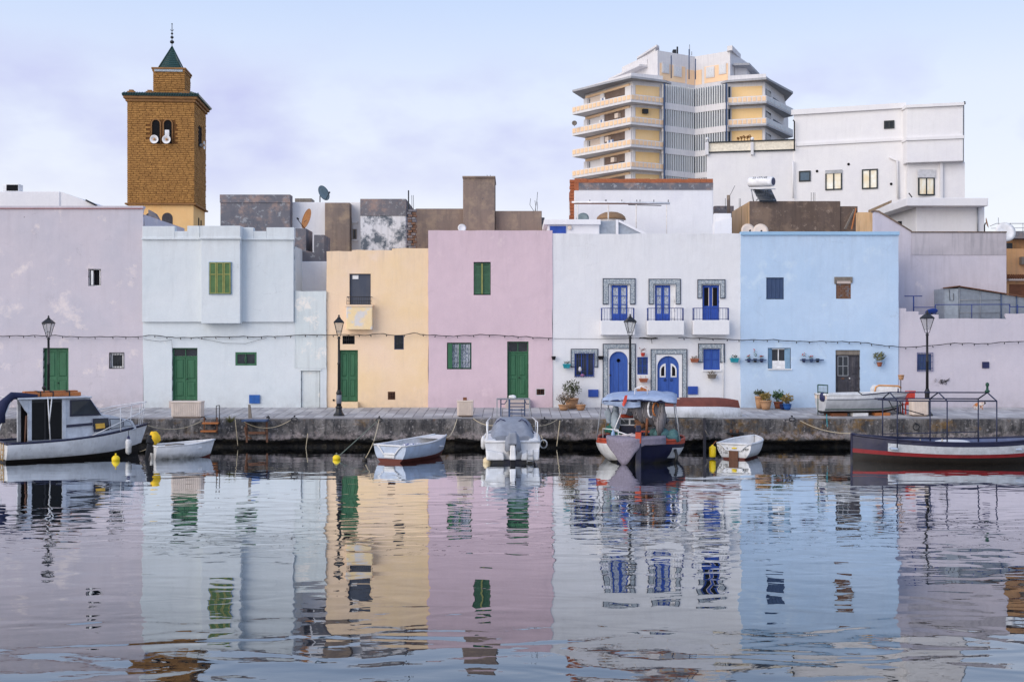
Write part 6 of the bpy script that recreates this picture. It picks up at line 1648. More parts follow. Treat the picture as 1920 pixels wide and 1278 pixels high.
for i, (a, c, e) in enumerate(((1194.5, 1200.5, 729), (1200.8, 1206.6, 724.5), (1206.9, 1213, 725), (1213.2, 1216, 730))): MB().box(X(a, d), X(c, d), d - .02, d + .03, ZQ(d), Z(e, d)).build('slat', M['orangewood'], t, bevel=.006)
MB().box(X(1195, d), X(1216, d), d + .03, d + .4, ZQ(d), Z(736, d)).build('box', M['orangewood'], t)
# red chairs, lamp-pot, timber behind the white boat
t = thing('plastic_chair_stack', 'red plastic garden chair facing away beside the ribbed block', 'chair', (X(1706, 51.9), 51.9, ZQ(51.9)))
d = 51.9; zq = ZQ(d)
xs_ = [X(1697, d), X(1717, d)]
bk_ = MB()
for i in range(6):
    f = i/5; bk_.box(xs_[0]+.02+f*(xs_[1]-xs_[0]-.12), xs_[0]+.09+f*(xs_[1]-xs_[0]-.12), d-.01, d+.015, zq+.48, zq+.98)
bk_.box(xs_[0], xs_[1], d-.015, d+.02, zq+.93, zq+1.02).box(xs_[0], xs_[1], d-.015, d+.02, zq+.44, zq+.5)
bk_.build('backrest', M['red'], t, bevel=.01)
MB().box(xs_[0], xs_[1], d, d+.45, zq+.40, zq+.44).build('seat', M['red'], t, bevel=.01)
for a in (xs_[0]+.03, xs_[1]-.03):
    for yy in (d+.02, d+.42): MB().bar((a, yy, zq), (a, yy, zq+.42), .05).build('leg', M['red'], t)
    MB().bar((a, d, zq+.66), (a, d+.42, zq+.66), .05).bar((a, d+.42, zq+.42), (a, d+.42, zq+.66), .04).build('armrest', M['red'], t)
t['label'] = 'red plastic garden chair beside the cream ribbed block'
t.name = 'plastic_chair'
t = thing('bowl_stand', 'orange bowl on a thin pole behind the grounded white boat', 'bowl', (X(1689, 52), 52, ZQ(52)))
pot(MB(), P(1689.5, 712, 52), .13, .22, 12).build('bowl', M['terracotta'], t)
MB().tube([(X(1688.5, 52), 52, ZQ(52)), P(1689, 712, 52)], .02, 5).build('pole', M['iron'], t)
t = thing('blue_oil_lamp', 'slim navy lantern stem beside the orange bowl', 'lantern', (X(1684, 52), 52, ZQ(52)))
MB().lathe((X(1684, 52), 52, ZQ(52)), [(.03,0),(.025,.8),(.07,.85),(.05,.95),(.03,1.0),(.03,1.1),(.01,1.12)], 10).build('stem', M['navy'], t)
t = thing('upturned_skiff', 'rust-edged white skiff leaning against the wall behind the grounded boat', 'boat', (X(1665, 52.4), 52.4, ZQ(52.4)))
d = 52.4
MB().prism([(X(1640, d), ZQ(d)), (X(1640, d), Z(729, d)), (X(1644, d), Z(722, d)), (X(1680, d), Z(722.5, d)), (X(1690, d), Z(727, d)), (X(1690, d), ZQ(d))], d, d + .7).build('hull', M['whitep'], t, bevel=.06)
MB().tube([P(1640, 736, d - .01), P(1642, 725, d - .01), P(1648, 722, d - .01), P(1684, 723, d - .01), P(1690, 727, d - .01)], .035, 6).build('rusty_edge', paint('rust_orange_edge', A(206, 150, 96), .7, .5), t)
# cat
t = thing('cat', 'white and ginger cat walking along the foot of the low lilac wall', 'cat', (X(1837, 53.9), 53.9, ZQ(53.9)))
def skin_body(name, verts, edges, radii, mat, parent, subs=2):
    me = bpy.data.meshes.new(name); me.from_pydata([tuple(Vector(v) - ORG[parent]) for v in verts], edges, [])
    me.materials.append(mat)
    o = link(name, me, parent)
    md = o.modifiers.new('skin', 'SKIN'); md.use_smooth_shade = True
    for i, r in enumerate(radii): me.skin_vertices[0].data[i].radius = (r, r)
    me.skin_vertices[0].data[0].use_root = True
    s_ = o.modifiers.new('sub', 'SUBSURF'); s_.levels = s_.render_levels = subs
    return o
b = NB('cat_fur'); b.pos(obj=True)
cf = b.mix(b.step(b.noise(5.5, 2, .5), .47, .53), A(214, 206, 204), A(176, 116, 74))
cf = b.mix(b.step(b.math('MULTIPLY', b.sep(0), 1.), .15, .2), cf, (.035, .03, .03))
M['fur'] = b.done(cf, .9, .1)
cx, cy, cz = X(1837, 53.9), 53.9, ZQ(53.9)
def cp(x, y, z): return (cx + x, cy + y, cz + z)
vs = [cp(-.12,0,.26), cp(.0,0,.27), cp(.1,0,.26), cp(.17,0,.29), cp(.235,0,.305), cp(.275,0,.29),      # spine, neck, head, muzzle
      cp(-.13,-.05,.17), cp(-.15,-.05,.09), cp(-.12,-.05,.02), cp(-.16,.05,.17), cp(-.2,.05,.09), cp(-.18,.05,.02),
      cp(.1,-.045,.15), cp(.09,-.045,.08), cp(.12,-.045,.02), cp(.08,.045,.15), cp(.05,.045,.08), cp(.04,.045,.02),
      cp(-.19,0,.27), cp(-.25,0,.22), cp(-.29,0,.14), cp(-.33,0,.12), cp(.22,-.035,.355), cp(.22,.035,.355)]
ed = [(0,1),(1,2),(2,3),(3,4),(4,5),(0,6),(6,7),(7,8),(0,9),(9,10),(10,11),(2,12),(12,13),(13,14),(2,15),(15,16),(16,17),(0,18),(18,19),(19,20),(20,21),(4,22),(4,23)]
ra = [.075,.08,.072,.05,.055,.03,.045,.022,.018,.045,.022,.018,.035,.02,.018,.035,.02,.018,.03,.018,.016,.012,.012,.012]
skin_body('body', vs, ed, ra, M['fur'], t)
# graffiti scrawl on the lilac wall
t = thing('graffiti', 'black spray scrawl on the low lilac wall', 'graffiti', P(1770, 716, 54.95))
rr = random.Random(9)
for k in range(5):
    c = (1764 + k*3.2, 716 + rr.uniform(-3, 3))
    pts = [P(c[0] + rr.uniform(-4.5, 4.5), c[1] + rr.uniform(-5, 5), 54.975) for _ in range(6)]
    MB().tube(pts, .011, 4).build('stroke', M['cable'], t)
MB().tube([P(1752, 714, 54.975), P(1755, 709, 54.975), P(1756, 712, 54.975), P(1753, 716, 54.975)], .008, 4).build('stroke', M['greywood'], t)
# ------------------------------------------------------------------ boats
def hull_grid(L, B, H, n=24, m=10, stern=.8, bow_rise=.35, stern_rise=0., draft=.22, rake=.35, full=2.2, bow_w=0., p=.75, q=1.3, mid=.42):
    G = []
    for i in range(n + 1):
        t = i / n
        w = B/2 * ((stern + (1-stern)*math.sin(math.pi/2*t/mid)) if t < mid else (1 - (1-bow_w)*((t-mid)/(1-mid))**full))
        w = max(w, .012)
        s = H * (1 + bow_rise*t**2.4 + stern_rise*(1-t)**2.2)
        k = -draft * (1 - max(0, (t-.72)/.28)**2 * .8)
        row = []
        for j in range(m + 1):
            u = j / m
            y = w * math.sin(u*math.pi/2)**p
            z = k + (s-k) * u**q
            x = t*(L-rake) + rake * t**4 * ((z+draft)/(s+draft))
            row.append(Vector((x, y, z)))
        G.append(row)
    return G
def side(G, sg, j0, j1): return [[Vector((v.x, v.y*sg, v.z)) for v in r[j0:j1+1]] for r in G]
def place(px, d, theta, z=0., x0=0., y0=0.):
    """world matrix of a boat whose local point (x0,y0) floats at photo column px, distance d, bow heading theta"""
    return Matrix.Translation((X(px, d), d, z)) @ Matrix.Rotation(theta, 4, 'Z') @ Matrix.Translation((-x0, -y0, 0))
def build_hull(t, W, G, bands, inner, gun, gr=.028, transom=True, floor=.1, inn=.94, tran_mat=None, sole=True):
    n, m = len(G) - 1, len(G[0]) - 1
    for j0, j1, name, mat in bands:
        mb = MB()
        for sg in (1, -1): mb.grid(side(G, sg, j0, j1))
        mb.xf(W).build(name, mat, t)
        if transom:
            r = G[0][j0:j1+1]
            mb = MB().add([Vector((v.x, v.y, v.z)) for v in r] + [Vector((v.x, -v.y, v.z)) for v in reversed(r)], [tuple(range(2*len(r)))])
            mb.xf(W).build('transom' if j1 == m else 'transom_bottom', tran_mat if (tran_mat and j1 == m) else mat, t)
    def ins(v, i):
        f = inn if i < n*.9 else inn*.8
        return Vector((max(v.x, .04) if i == 0 else v.x - .03*(i/n), v.y*f, v.z))
    mb = MB()
    fj = next((j for j in range(m+1) if G[n//2][j].z > floor), 3)
    for sg in (1, -1): mb.grid([[Vector((q.x, q.y*sg, max(q.z, floor))) for q in (ins(v, i) for v in r[fj-1:])] for i, r in enumerate(G)])
    mb.grid([[Vector((q.x, q.y*f, max(q.z, floor))) for f in (-1, -.5, 0, .5, 1)] for q in (ins(r[fj-1], i) for i, r in enumerate(G))])
    r = [ins(v, 0) for v in G[0][fj-1:]]
    if transom: mb.add([Vector((v.x, v.y, v.z)) for v in r] + [Vector((v.x, -v.y, v.z)) for v in reversed(r)], [tuple(range(2*len(r)))])
    mb.xf(W).build('hull_inside', inner, t)
    top = [r[m] for r in G]
    for sg in (1, -1): MB().tube([Vector((v.x, v.y*sg*(1 - .5*(1-inn)), v.z)) for v in top], gr, 6).xf(W).build('gunwale', gun, t)
    if transom: MB().tube([Vector((top[0].x, top[0].y*f, top[0].z)) for f in (-1, -.4, .4, 1)], gr, 6).xf(W).build('transom_rail', gun, t)
def at_W(W, p): return W @ Vector(p)
def outboard(label, W, x, z, cowl, group=None, tilt=0., s=1.):
    pos = W @ Vector((x, 0, z))
    t = thing('outboard_motor', label, 'outboard motor', pos, group)
    K = W @ Matrix.Translation((x, 0, z)) @ Matrix.Rotation(tilt, 4, 'Y') @ Matrix.Scale(s, 4)
    MB().hexa([(-.3,-.13,.12),(-.02,-.13,.12),(-.02,.13,.12),(-.3,.13,.12),(-.28,-.1,.44),(-.06,-.1,.48),(-.06,.1,.48),(-.28,.1,.44)]).xf(K).build('cowl', cowl, t, bevel=.05)
    MB().hexa([(-.2,-.06,-.55),(-.08,-.06,-.55),(-.08,.06,-.55),(-.2,.06,-.55),(-.24,-.09,.13),(-.05,-.09,.13),(-.05,.09,.13),(-.24,.09,.13)]).xf(K).build('leg', M['blackpl'], t, bevel=.02)
    MB().box(-.06,.08,-.1,.1,-.2,.06).xf(K).build('clamp', M['blackpl'], t, bevel=.015)
    MB().tube([(-.05,0,.2),(.35,0,.3)], .022, 6).xf(K).build('tiller', M['blackpl'], t)
    return t
def hullpaint(name, c0, grime=(.2, .16, .12), rough=.4):
    b = NB(name); b.pos(obj=True)
    c = b.mix(b.ramp(b.noise(2.2, 4, .6), [(.35, 0.), (.7, 1.)]), mul(c0, .84), mul(c0, 1.08))
    run = b.math('MULTIPLY', b.step(b.noise(2.6, 5, .7, b.pos((3.4, 3.4, .5))), .5, .75), .45)
    c = b.mix(run, c, mixc(c0, grime, .6))
    c = b.mix(b.step(b.noise(9, 5, .75, b.pos((1, 1, 1), (3, 3, 3))), .67, .7), c, mixc(c0, grime, .85))
    low = b.math('MULTIPLY', b.ramp(b.sep(2), [(.02, 1.), (.26, 0.)]), b.step(b.noise(3.5, 5, .7, b.pos((1, 1, .6), (7, 1, 1))), .3, .6))
    c = b.mix(b.math('MULTIPLY', low, .75), c, (.07, .065, .04))
    b.bump(b.noise(2.5, 3), .02)
    return b.done(c, rough, .45)
M['hullwhite'] = hullpaint('scuffed_white_gelcoat', A(212, 217, 228))
M['hullblue'] = hullpaint('pale_blue_white_paint', A(172, 188, 216))
M['antifoul'] = paint('dark_red_antifouling', A(96, 50, 44), .7, .4)
M['slime'] = paint('black_brown_waterline', (.022, .018, .015), .5, .5, (.07, .05, .03))
M['hullnavy'] = hullpaint('navy_hull_paint', A(26, 28, 60), (.04, .035, .03))
M['frame_navy'] = paint('navy_tube_paint', A(40, 46, 74), .5, .4, scale=8)
M['hullred'] = paint('red_line_paint', A(132, 40, 46), .5, .4)
M['openshade'] = flat('wheelhouse_shade', (.008, .009, .011), .25, .12)  # shade inside the open wheelhouse, put into the colour
M['cabgrey'] = paint('pale_grey_cabin', A(186, 194, 210), .4, .3)
M['deckgrey'] = paint('grey_deck', A(120, 126, 142), .7, .4)
M['canvasg'] = paint('grey_canvas', A(132, 140, 158), .85, .3, A(104, 110, 128))
M['canvasn'] = paint('navy_canvas', A(36, 42, 74), .85, .3)
M['canvasb'] = paint('pale_blue_tarp', A(150, 168, 202), .85, .5, A(104, 124, 164), scale=4)
M['felt'] = paint('grey_purple_felt', A(126, 122, 142), .95, .5, A(96, 92, 112), scale=14)
M['orangep'] = paint('orange_red_paint', A(172, 74, 54), .6, .5, A(110, 60, 50))
M['rope'] = flat('pale_rope', A(190, 180, 160), .9)
M['ropeg'] = flat('green_grey_rope', A(120, 130, 120), .9)

# ---- cabin cruiser
th = math.radians(36)
t = thing('cabin_cruiser', 'small white cabin cruiser with dark open wheelhouse and bow rail', 'boat', (X(120, 45.2), 45.2, 0))
G = hull_grid(5.5, 2.3, .70, stern=.92, bow_rise=.66, draft=.3, rake=.5, full=2.4, p=.6)
WH = place(14, 43.6, th, 0, 0, -1.05)
W = WH
build_hull(t, W, G, [(0, 5, 'boot_top', M['slime']), (5, 10, 'hull', M['hullwhite'])], M['deckgrey'], M['hullnavy'], .05, floor=.35)
m_ = len(G[0]) - 1
mb = MB(); mb.grid([[Vector((r[m_].x, r[m_].y*f*.97, r[m_].z + .03*(1-abs(f)))) for f in (-1, -.5, 0, .5, 1)] for r in G[9:]]); mb.xf(W).build('foredeck', M['cabgrey'], t)
W = WH @ Matrix.Translation((.75, 0, 0))
CW_ = .80
cab = MB().prism([(1.35, .62), (1.35, 2.28), (2.28, 2.28), (2.78, 1.62), (3.2, 1.57), (4.0, 1.34), (4.2, 1.0), (3., .7)], -CW_, CW_)
for i, v in enumerate(cab.v):                                    # the trunk narrows to the bow
    f = max(0, (v.x - 2.2) / 2.0); cab.v[i] = Vector((v.x, v.y * (1 - .45*f), v.z))
co = cab.xf(W).build('cabin', M['cabgrey'], t, bevel=.03)
def yat(x): return -(CW_ * (1 - .45*max(0, (x - 2.2)/2.0))) - .012
def sidepane(name, pts, mat, out=0., parent=t):
    n = len(pts)
    vs = [Vector((x, yat(x) - out, z)) for x, z in pts] + [Vector((x, yat(x) + .02, z)) for x, z in pts]
    return MB().add(vs, [tuple(range(n))] + [(i, i+n, (i+1) % n + n, (i+1) % n) for i in range(n)]).xf(W).build(name, mat, parent)
for pts in ([(1.58, 1.66), (1.58, 2.18), (2.26, 2.18), (2.62, 1.66)],):
    sidepane('window_frame', [(1.53, 1.61), (1.53, 2.23), (2.29, 2.23), (2.72, 1.61)], M['hullnavy'], .004); sidepane('window', pts, M['glass'], .012)
fore_win = [([(2.46, 1.02), (2.42, 1.46), (2.98, 1.46), (3.02, 1.06)], M['glass']), ([(3.12, 1.08), (3.08, 1.44), (3.52, 1.40), (3.56, 1.12)], M['glass_lt']), ([(3.64, 1.13), (3.62, 1.38), (3.86, 1.32), (3.98, 1.16)], M['glass_lt'])]
for pts, mt_ in fore_win:
    cx_ = sum(p[0] for p in pts)/4; cz_ = sum(p[1] for p in pts)/4
    sidepane('window_frame', [(cx_ + (x-cx_)*1.12, cz_ + (z-cz_)*1.16) for x, z in pts], M['hullnavy'], .004); sidepane('window', pts, mt_, .012)
sidepane('yellow_curtain', [(2.5, 1.1), (2.48, 1.3), (2.85, 1.3), (2.87, 1.12)], flat('yellow_cloth', A(214, 172, 80), .9), .016)
sidepane('stripe', [(1.4, 1.2), (1.4, 1.3), (2.38, 1.34), (2.38, 1.25)], M['hullnavy'], .006)
# front windscreen
MB().add([Vector((2.30, -.68, 2.2)), Vector((2.30, .68, 2.2)), Vector((2.74, .58, 1.68)), Vector((2.74, -.58, 1.68))], [(0,1,2,3)]).xf(W @ Matrix.Translation((.02, 0, .02))).build('windscreen', M['glass'], t)
# wheelhouse: roof, posts, near-black panel for the shade of the open side
MB().box(-.35, 2.32, -.92, .92, 2.28, 2.35).xf(W).build('wheelhouse_roof', M['cabgrey'], t, bevel=.03)
for q0, q1, q2, q3 in ((.02, .16, -.82, -.72), (.02, .16, .72, .82), (1.24, 1.40, -.82, -.72)): MB().box(q0, q1, q2, q3, .62, 2.28).xf(W).build('wheelhouse_post', M['cabgrey'], t, bevel=.02)
MB().box(.16, 1.24, -.78, -.75, .78, 2.2).xf(W).build('shade_panel', M['openshade'], t)
MB().box(.6, .66, -.795, -.745, .78, 2.2).box(.16, 1.24, -.79, -.745, 2.16, 2.28).xf(W).build('door_frame', M['blackpl'], t)
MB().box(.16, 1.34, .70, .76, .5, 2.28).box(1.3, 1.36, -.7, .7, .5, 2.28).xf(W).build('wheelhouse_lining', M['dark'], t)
MB().box(.02, 1.5, -.88, -.70, .60, .78).xf(W).build('door_sill', M['deckgrey'], t, bevel=.01)
MB().add([Vector((-.32, -.84, 2.28)), Vector((.03, -.82, 2.28)), Vector((.03, -.82, 1.75)), Vector((-.1, -.82, 1.9))], [(0,1,2,3)]).xf(W).build('side_wing', M['cabgrey'], t, solid=.03)
for a, c in (((.7, -.9, 2.36), (.78, -.95, .72)), ((.85, -.9, 2.36), (.74, -.95, 1.4))): MB().tube([a, c], .022, 6).xf(W).build('white_pole', M['whitep'], t)
MB().tube([(-.1, -.86, .62), (-.05, -.84, 1.7)], .03, 6).xf(W).build('rusty_pole', M['rust'], t)
rail = [(2.7, -.62, 1.66), (3.5, -.55, 1.86), (4.55, -.16, 2.02), (4.72, 0, 2.04), (4.55, .16, 2.02), (3.5, .55, 1.86), (2.7, .62, 1.66)]
MB().tube(rail, .018, 6).xf(W).build('bow_rail', M['whitep'], t)
MB().tube([(2.2, -.98, .82), (3.2, -.8, 1.22), (4.2, -.3, 1.55), (4.6, -.12, 1.72)], .018, 6).xf(W).build('bow_rail', M['whitep'], t)
for a, c in (((4.62, -.1, 2.03), (4.5, -.1, 1.14)), ((4.62, .1, 2.03), (4.5, .1, 1.14)), ((4.4, -.2, 2.0), (4.3, -.3, 1.1)), ((3.5, -.55, 1.86), (3.45, -.75, .98)), ((4.0, -.36, 1.94), (3.9, -.5, 1.05))): MB().tube([a, c], .016, 6).xf(W).build('stanchion', M['whitep'], t)
mb = MB(); mb.add([(0, -.35, .55), (0, -.1, .55), (0, -.1, .0), (0, -.35, .0)], [])
for yy in (-.62, -.28): mb.tube([(-.04, yy, .72), (-.06, yy, .05)], .022, 6)
for zz in (.1, .28, .46): mb.tube([(-.05, -.62, zz), (-.05, -.28, zz)], .02, 6)
mb.xf(WH).build('stern_ladder', paint('ochre_ladder', A(170, 140, 90), .6, .5), t)
# navy cover bunched on the aft frame
mb = MB()
path = [(.4, -.55, 2.42), (-.1, -.6, 2.45), (-.5, -.7, 2.42), (-.78, -.8, 2.2), (-.95, -.86, 1.8), (-.9, -.88, 1.45)]
mb.tube(path, [.06, .1, .14, .17, .16, .1], 10)
for i, v in enumerate(mb.v): mb.v[i] = v + Vector((mnoise.noise(v*5)*.09, mnoise.noise(v*6 + Vector((3,0,0)))*.08, mnoise.noise(v*5 + Vector((0,7,0)))*.07))
mb.xf(W).build('folded_cover', M['canvasn'], t)
MB().tube([(-.55, -.85, 2.35), (-.9, -.9, 1.5), (-1.15, -.95, .72)], .02, 6).tube([(-.55, .85, 2.35), (-.9, .9, 1.5), (-1.0, .95, .72)], .02, 6).tube([(-.55, -.85, 2.35), (-.55, .85, 2.35)], .02, 6).xf(W).build('cover_frame', M['whitep'], t)
MB().tube([(1.9, -.3, 2.35), (1.9, -.3, 2.44)], .05, 8).xf(W).build('roof_light', M['whitep'], t)
MB().tube([(.75, -.2, 2.35), (.75, -.2, 2.62)], .025, 6).ball((.75, -.2, 2.68), .08, 10, 8).xf(W).build('searchlight', M['iron'], t)
t2 = thing('orange_plank_box', 'orange plank bundle tied on the cruiser roof', 'planks', W @ Vector((.95, 0, 2.36)))
for k in range(2): MB().box(.1, 2.05, -.42 + k*.4, -.06 + k*.4, 2.36, 2.50 + .05*k).xf(W).build('plank', M['orangewood'], t2, bevel=.01)
for q in (.55, 1.0, 1.6): MB().box(q, q+.04, -.435, .36, 2.352, 2.565).xf(W).build('strap', M['iron'], t2)
f0 = thing('fender', 'long white fender hanging from the cruiser bow', 'fender', P(241, 842, 45.6))
MB().lathe(P(241, 852, 45.6), [(.02,0),(.09,.05),(.115,.12),(.115,.5),(.09,.58),(.04,.63),(.03,.68)], 14).build('body', M['hullwhite'], f0)
MB().lathe(P(241, 852, 45.6), [(.095,.565),(.06,.62),(.035,.70),(.02,.72)], 12).build('cap', M['navy'], f0)
MB().tube([P(241, 817, 45.6), P(241, 806, 45.7)], .012, 5).build('line', M['iron'], f0)

# ---- buoys
def buoy(label, px, py, r, mat, top=None, tall=1.):
    d = WD(py); c = Vector((X(px, d), d, r*.35))
    t = thing('mooring_buoy', label, 'buoy', c, 'mooring buoys')
    MB().ball(c, (r, r, r*tall), 16, 10).build('float', mat, t)
    MB().tube([c + Vector((0, 0, r*tall*.9)), c + Vector((0, 0, r*tall + .07))], .03, 6).build('eye', top or mat, t)
    return t
buoy('yellow buoy just under the cruiser bow', 217, 863, .15, M['yel'], tall=1.)
buoy('yellow buoy on the long green line before the apricot house', 631, 861, .15, M['yel'], M['ropeg'], .85)
buoy('small weedy dark buoy behind the pale rowboat stern', 684, 864, .1, M['slime'])
buoy('white ball buoy with yellow foot beside the covered motorboat', 913.5, 867, .16, paint('cream_buoy', A(214, 200, 170), .5, .3))

# ---- white dinghy with yellow-covered outboard
t = thing('dinghy', 'small white dinghy with a yellow-hooded outboard beside the cruiser', 'boat', (X(330, 46), 46, 0))
G = hull_grid(2.35, 1.25, .5, stern=.85, bow_rise=.28, draft=.15, rake=.25, full=2.6, p=.55)
W = place(287, 45.3, math.radians(30), 0, 0, 0)
build_hull(t, W, G, [(0, 3, 'bottom_paint', M['antifoul']), (3, 10, 'hull', M['hullwhite'])], M['hullwhite'], M['hullwhite'], .035, floor=.2)
for x in (.65, 1.5): MB().box(x, x+.22, -.56 if x < 1 else -.5, .56 if x < 1 else .5, .36, .41).xf(W).build('thwart', M['hullwhite'], t, bevel=.015)
MB().tube([(.3, -.6, .55), (.7, -.68, .58), (1.0, -.64, .56)], .02, 5).xf(W).build('oar', M['greywood'], t)
ob_ = outboard('black outboard motor tipped on the little white dinghy', W, 0, .42, M['blackpl'], None, .25)
hd = thing('hood', 'yellow cloth hood lying over the tipped outboard', 'cover', W @ Vector((-.1, .1, .8)))
mb = MB().ball((.06, .05, .78), (.22, .2, .27), 14, 10)
for i, v in enumerate(mb.v): mb.v[i] = v + Vector((mnoise.noise(v*6), mnoise.noise(v*6+Vector((2,2,2))), mnoise.noise(v*7)))*.045
mb.xf(W).build('cloth', paint('yellow_blue_cloth', A(226, 184, 44), .8, .3, A(60, 120, 130)), hd)

# ---- pale blue-white pram rowboat
t = thing('rowboat', 'pale blue-white rowboat with rust-red bottom and open stern notch', 'boat', (X(765, 45.5), 45.5, 0))
G = hull_grid(3.2, 1.55, .62, stern=.95, bow_rise=.3, draft=.14, rake=.2, full=2.0, bow_w=.36, p=.45, q=1.1)
W = place(731, 44.0, math.radians(58), 0, 0, 0)
build_hull(t, W, G, [(0, 4, 'bottom_paint', M['antifoul']), (4, 10, 'hull', M['hullblue'])], M['hullwhite'], M['hullwhite'], .04, floor=.22)
m_ = 10
r = G[-1]; mb = MB().add([Vector((v.x, v.y, v.z)) for v in r] + [Vector((v.x, -v.y, v.z)) for v in reversed(r)], [tuple(range(2*len(r)))]); mb.xf(W).build('bow_board', M['hullblue'], t)
mb = MB(); mb.grid([[Vector((q[m_].x, q[m_].y*f*.96, q[m_].z - .01)) for f in (-1, -.4, .4, 1)] for q in G[19:]]); mb.xf(W).build('bow_deck', M['hullwhite'], t)
MB().tube([(-.02, -.55, .6), (-.035, -.42, .5), (-.04, -.26, .3), (-.04, .26, .3), (-.035, .42, .5), (-.02, .55, .6)], .03, 6).xf(W).build('notch_rim', M['hullwhite'], t)
MB().box(-.05, .0, -.24, .24, .16, .36).xf(W).build('motor_pad', M['hullwhite'], t, bevel=.02)
for x in (.55, 1.5, 2.3): MB().box(x, x + .24, -.62, .62, .42, .47).xf(W).build('thwart', M['hullwhite'] if x != .55 else M['cobalt'], t, bevel=.01)
rr = random.Random(4)
b = NB('blue_white_net'); b.pos(obj=True); M['netbw'] = b.done(b.mix(b.step(b.noise(14, 3, .6), .46, .54), A(40, 52, 120), A(214, 218, 230)), .8, .2)
t3 = thing('net_pile', 'blue and white netting heaped in the pale rowboat', 'net', W @ Vector((1.8, 0, .5)))
mb = MB()
for k in range(8): mb.ball((1.15 + rr.random()*1.1, rr.uniform(-.4, .4), .47), (rr.uniform(.15, .28), rr.uniform(.14, .22), rr.uniform(.06, .13)), 10, 6)
for i, v in enumerate(mb.v): mb.v[i] = v + Vector((mnoise.noise(v*9), mnoise.noise(v*8), mnoise.noise(v*10)))*.03
mb.xf(W).build('net', M['netbw'], t3)

# ---- motorboat with grey cover, stern to the water
t = thing('motorboat', 'white motorboat under a grey canvas cover seen from its stern', 'boat', (X(961, 45), 45, 0))
G = hull_grid(4.6, 2.1, .78, stern=.95, bow_rise=.35, draft=.3, rake=.5, full=2.4, p=.5)
W = place(961, 43.8, math.radians(91), 0, 0, 0)
build_hull(t, W, G, [(0, 5, 'boot_top', M['hullnavy']), (5, 10, 'hull', M['hullwhite'])], M['hullwhite'], M['hullwhite'], .05, floor=.4)
for s_ in (1, -1):
    MB().hexa([(-.25, s_*.3, .12), (.1, s_*.3, .12), (.1, s_*.95, .12), (-.25, s_*.95, .12), (-.2, s_*.32, .36), (.1, s_*.32, .42), (.1, s_*.98, .52), (-.16, s_*.98, .5)]).xf(W).build('swim_platform', M['hullwhite'], t, bevel=.05)
    MB().hexa([(.1, s_*.55, .5), (1.2, s_*.55, .5), (1.2, s_*1.02, .5), (.1, s_*1.0, .5), (.15, s_*.6, .82), (1.2, s_*.6, 1.0), (1.2, s_*1.0, 1.0), (.12, s_*.98, .86)]).xf(W).build('quarter_coaming', M['hullwhite'], t, bevel=.06)
    MB().tube([(.2, s_*.9, .85), (.25, s_*.92, 1.22), (1.0, s_*.95, 1.42), (2.6, s_*.8, 1.5)], .022, 6).xf(W).build('side_rail', M['whitep'], t)
    MB().tube([(.9, s_*.94, .95), (.9, s_*.95, 1.4)], .02, 6).tube([(1.8, s_*.9, 1.0), (1.8, s_*.9, 1.46)], .02, 6).xf(W).build('stanchion', M['whitep'], t)
mb = MB()
rows = []
for i in range(11):
    f = i/10; x = .35 + 2.3*f
    hgt = .95 + .62*math.sin(min(1, f*2.2)*math.pi/2) - .06*f
    row = []
    for j in range(13):
        u = -1 + j/6
        p_ = Vector((x, .80*u, max(.62 if f < .2 else .95, hgt - (hgt - .85)*abs(u)**6)))
        p_ += Vector((mnoise.noise(p_*3), mnoise.noise(p_*3 + Vector((5,0,0))), mnoise.noise(p_*3.4 + Vector((0,0,9)))))*.07
        row.append(p_)
    rows.append(row)
mb.grid(rows)
front = rows[0]
mb.grid([[Vector((p_.x, p_.y, .5)) for p_ in front], front])
mb.xf(W).build('canvas_cover', M['canvasg'], t)
MB().tube([rows[3][0] + Vector((0,0,.05))] + [p_ + Vector((-.02, 0, -.06 + .12*math.sin(i))) for i, p_ in enumerate(rows[3][1:12])], .02, 5).xf(W).build('cover_hem', M['navy'], t)
MB().tube([(-.28, .52, .5), (-.3, .52, .02)], .018, 5).tube([(-.28, .74, .5), (-.3, .74, .02)], .018, 5).tube([(-.3, .52, .3), (-.3, .74, .3)], .018, 5).tube([(-.3, .52, .1), (-.3, .74, .1)], .018, 5).xf(W @ Matrix.Scale(-1, 4, (0, 1, 0))).build('swim_ladder', M['steel'], t)
om = outboard('large outboard under a grey cloth cover on the motorboat stern', W, -.12, .55, M['canvasg'], None, 0, 1.35)
mb = MB()
mb.lathe((0, 0, 0), [(.3, -.1), (.28, .2), (.23, .42), (.16, .52), (.05, .55)], 14)
for i, v in enumerate(mb.v): mb.v[i] = Vector((v.x*1. - .18, v.y*.95, v.z + .55)) + Vector((mnoise.noise(v*5), mnoise.noise(v*5 + Vector((1,1,1))), mnoise.noise(v*6)))*.07
c2_ = mb.xf(W); c2_.build('cloth_cover', M['canvasg'], om)
MB().hexa([(-.5,-.12,.15),(-.2,-.12,.15),(-.2,.12,.15),(-.5,.12,.15),(-.46,-.09,.7),(-.25,-.09,.7),(-.25,.09,.7),(-.46,.09,.7)]).xf(W).build('skeg_cover', M['whitep'], om, bevel=.04)
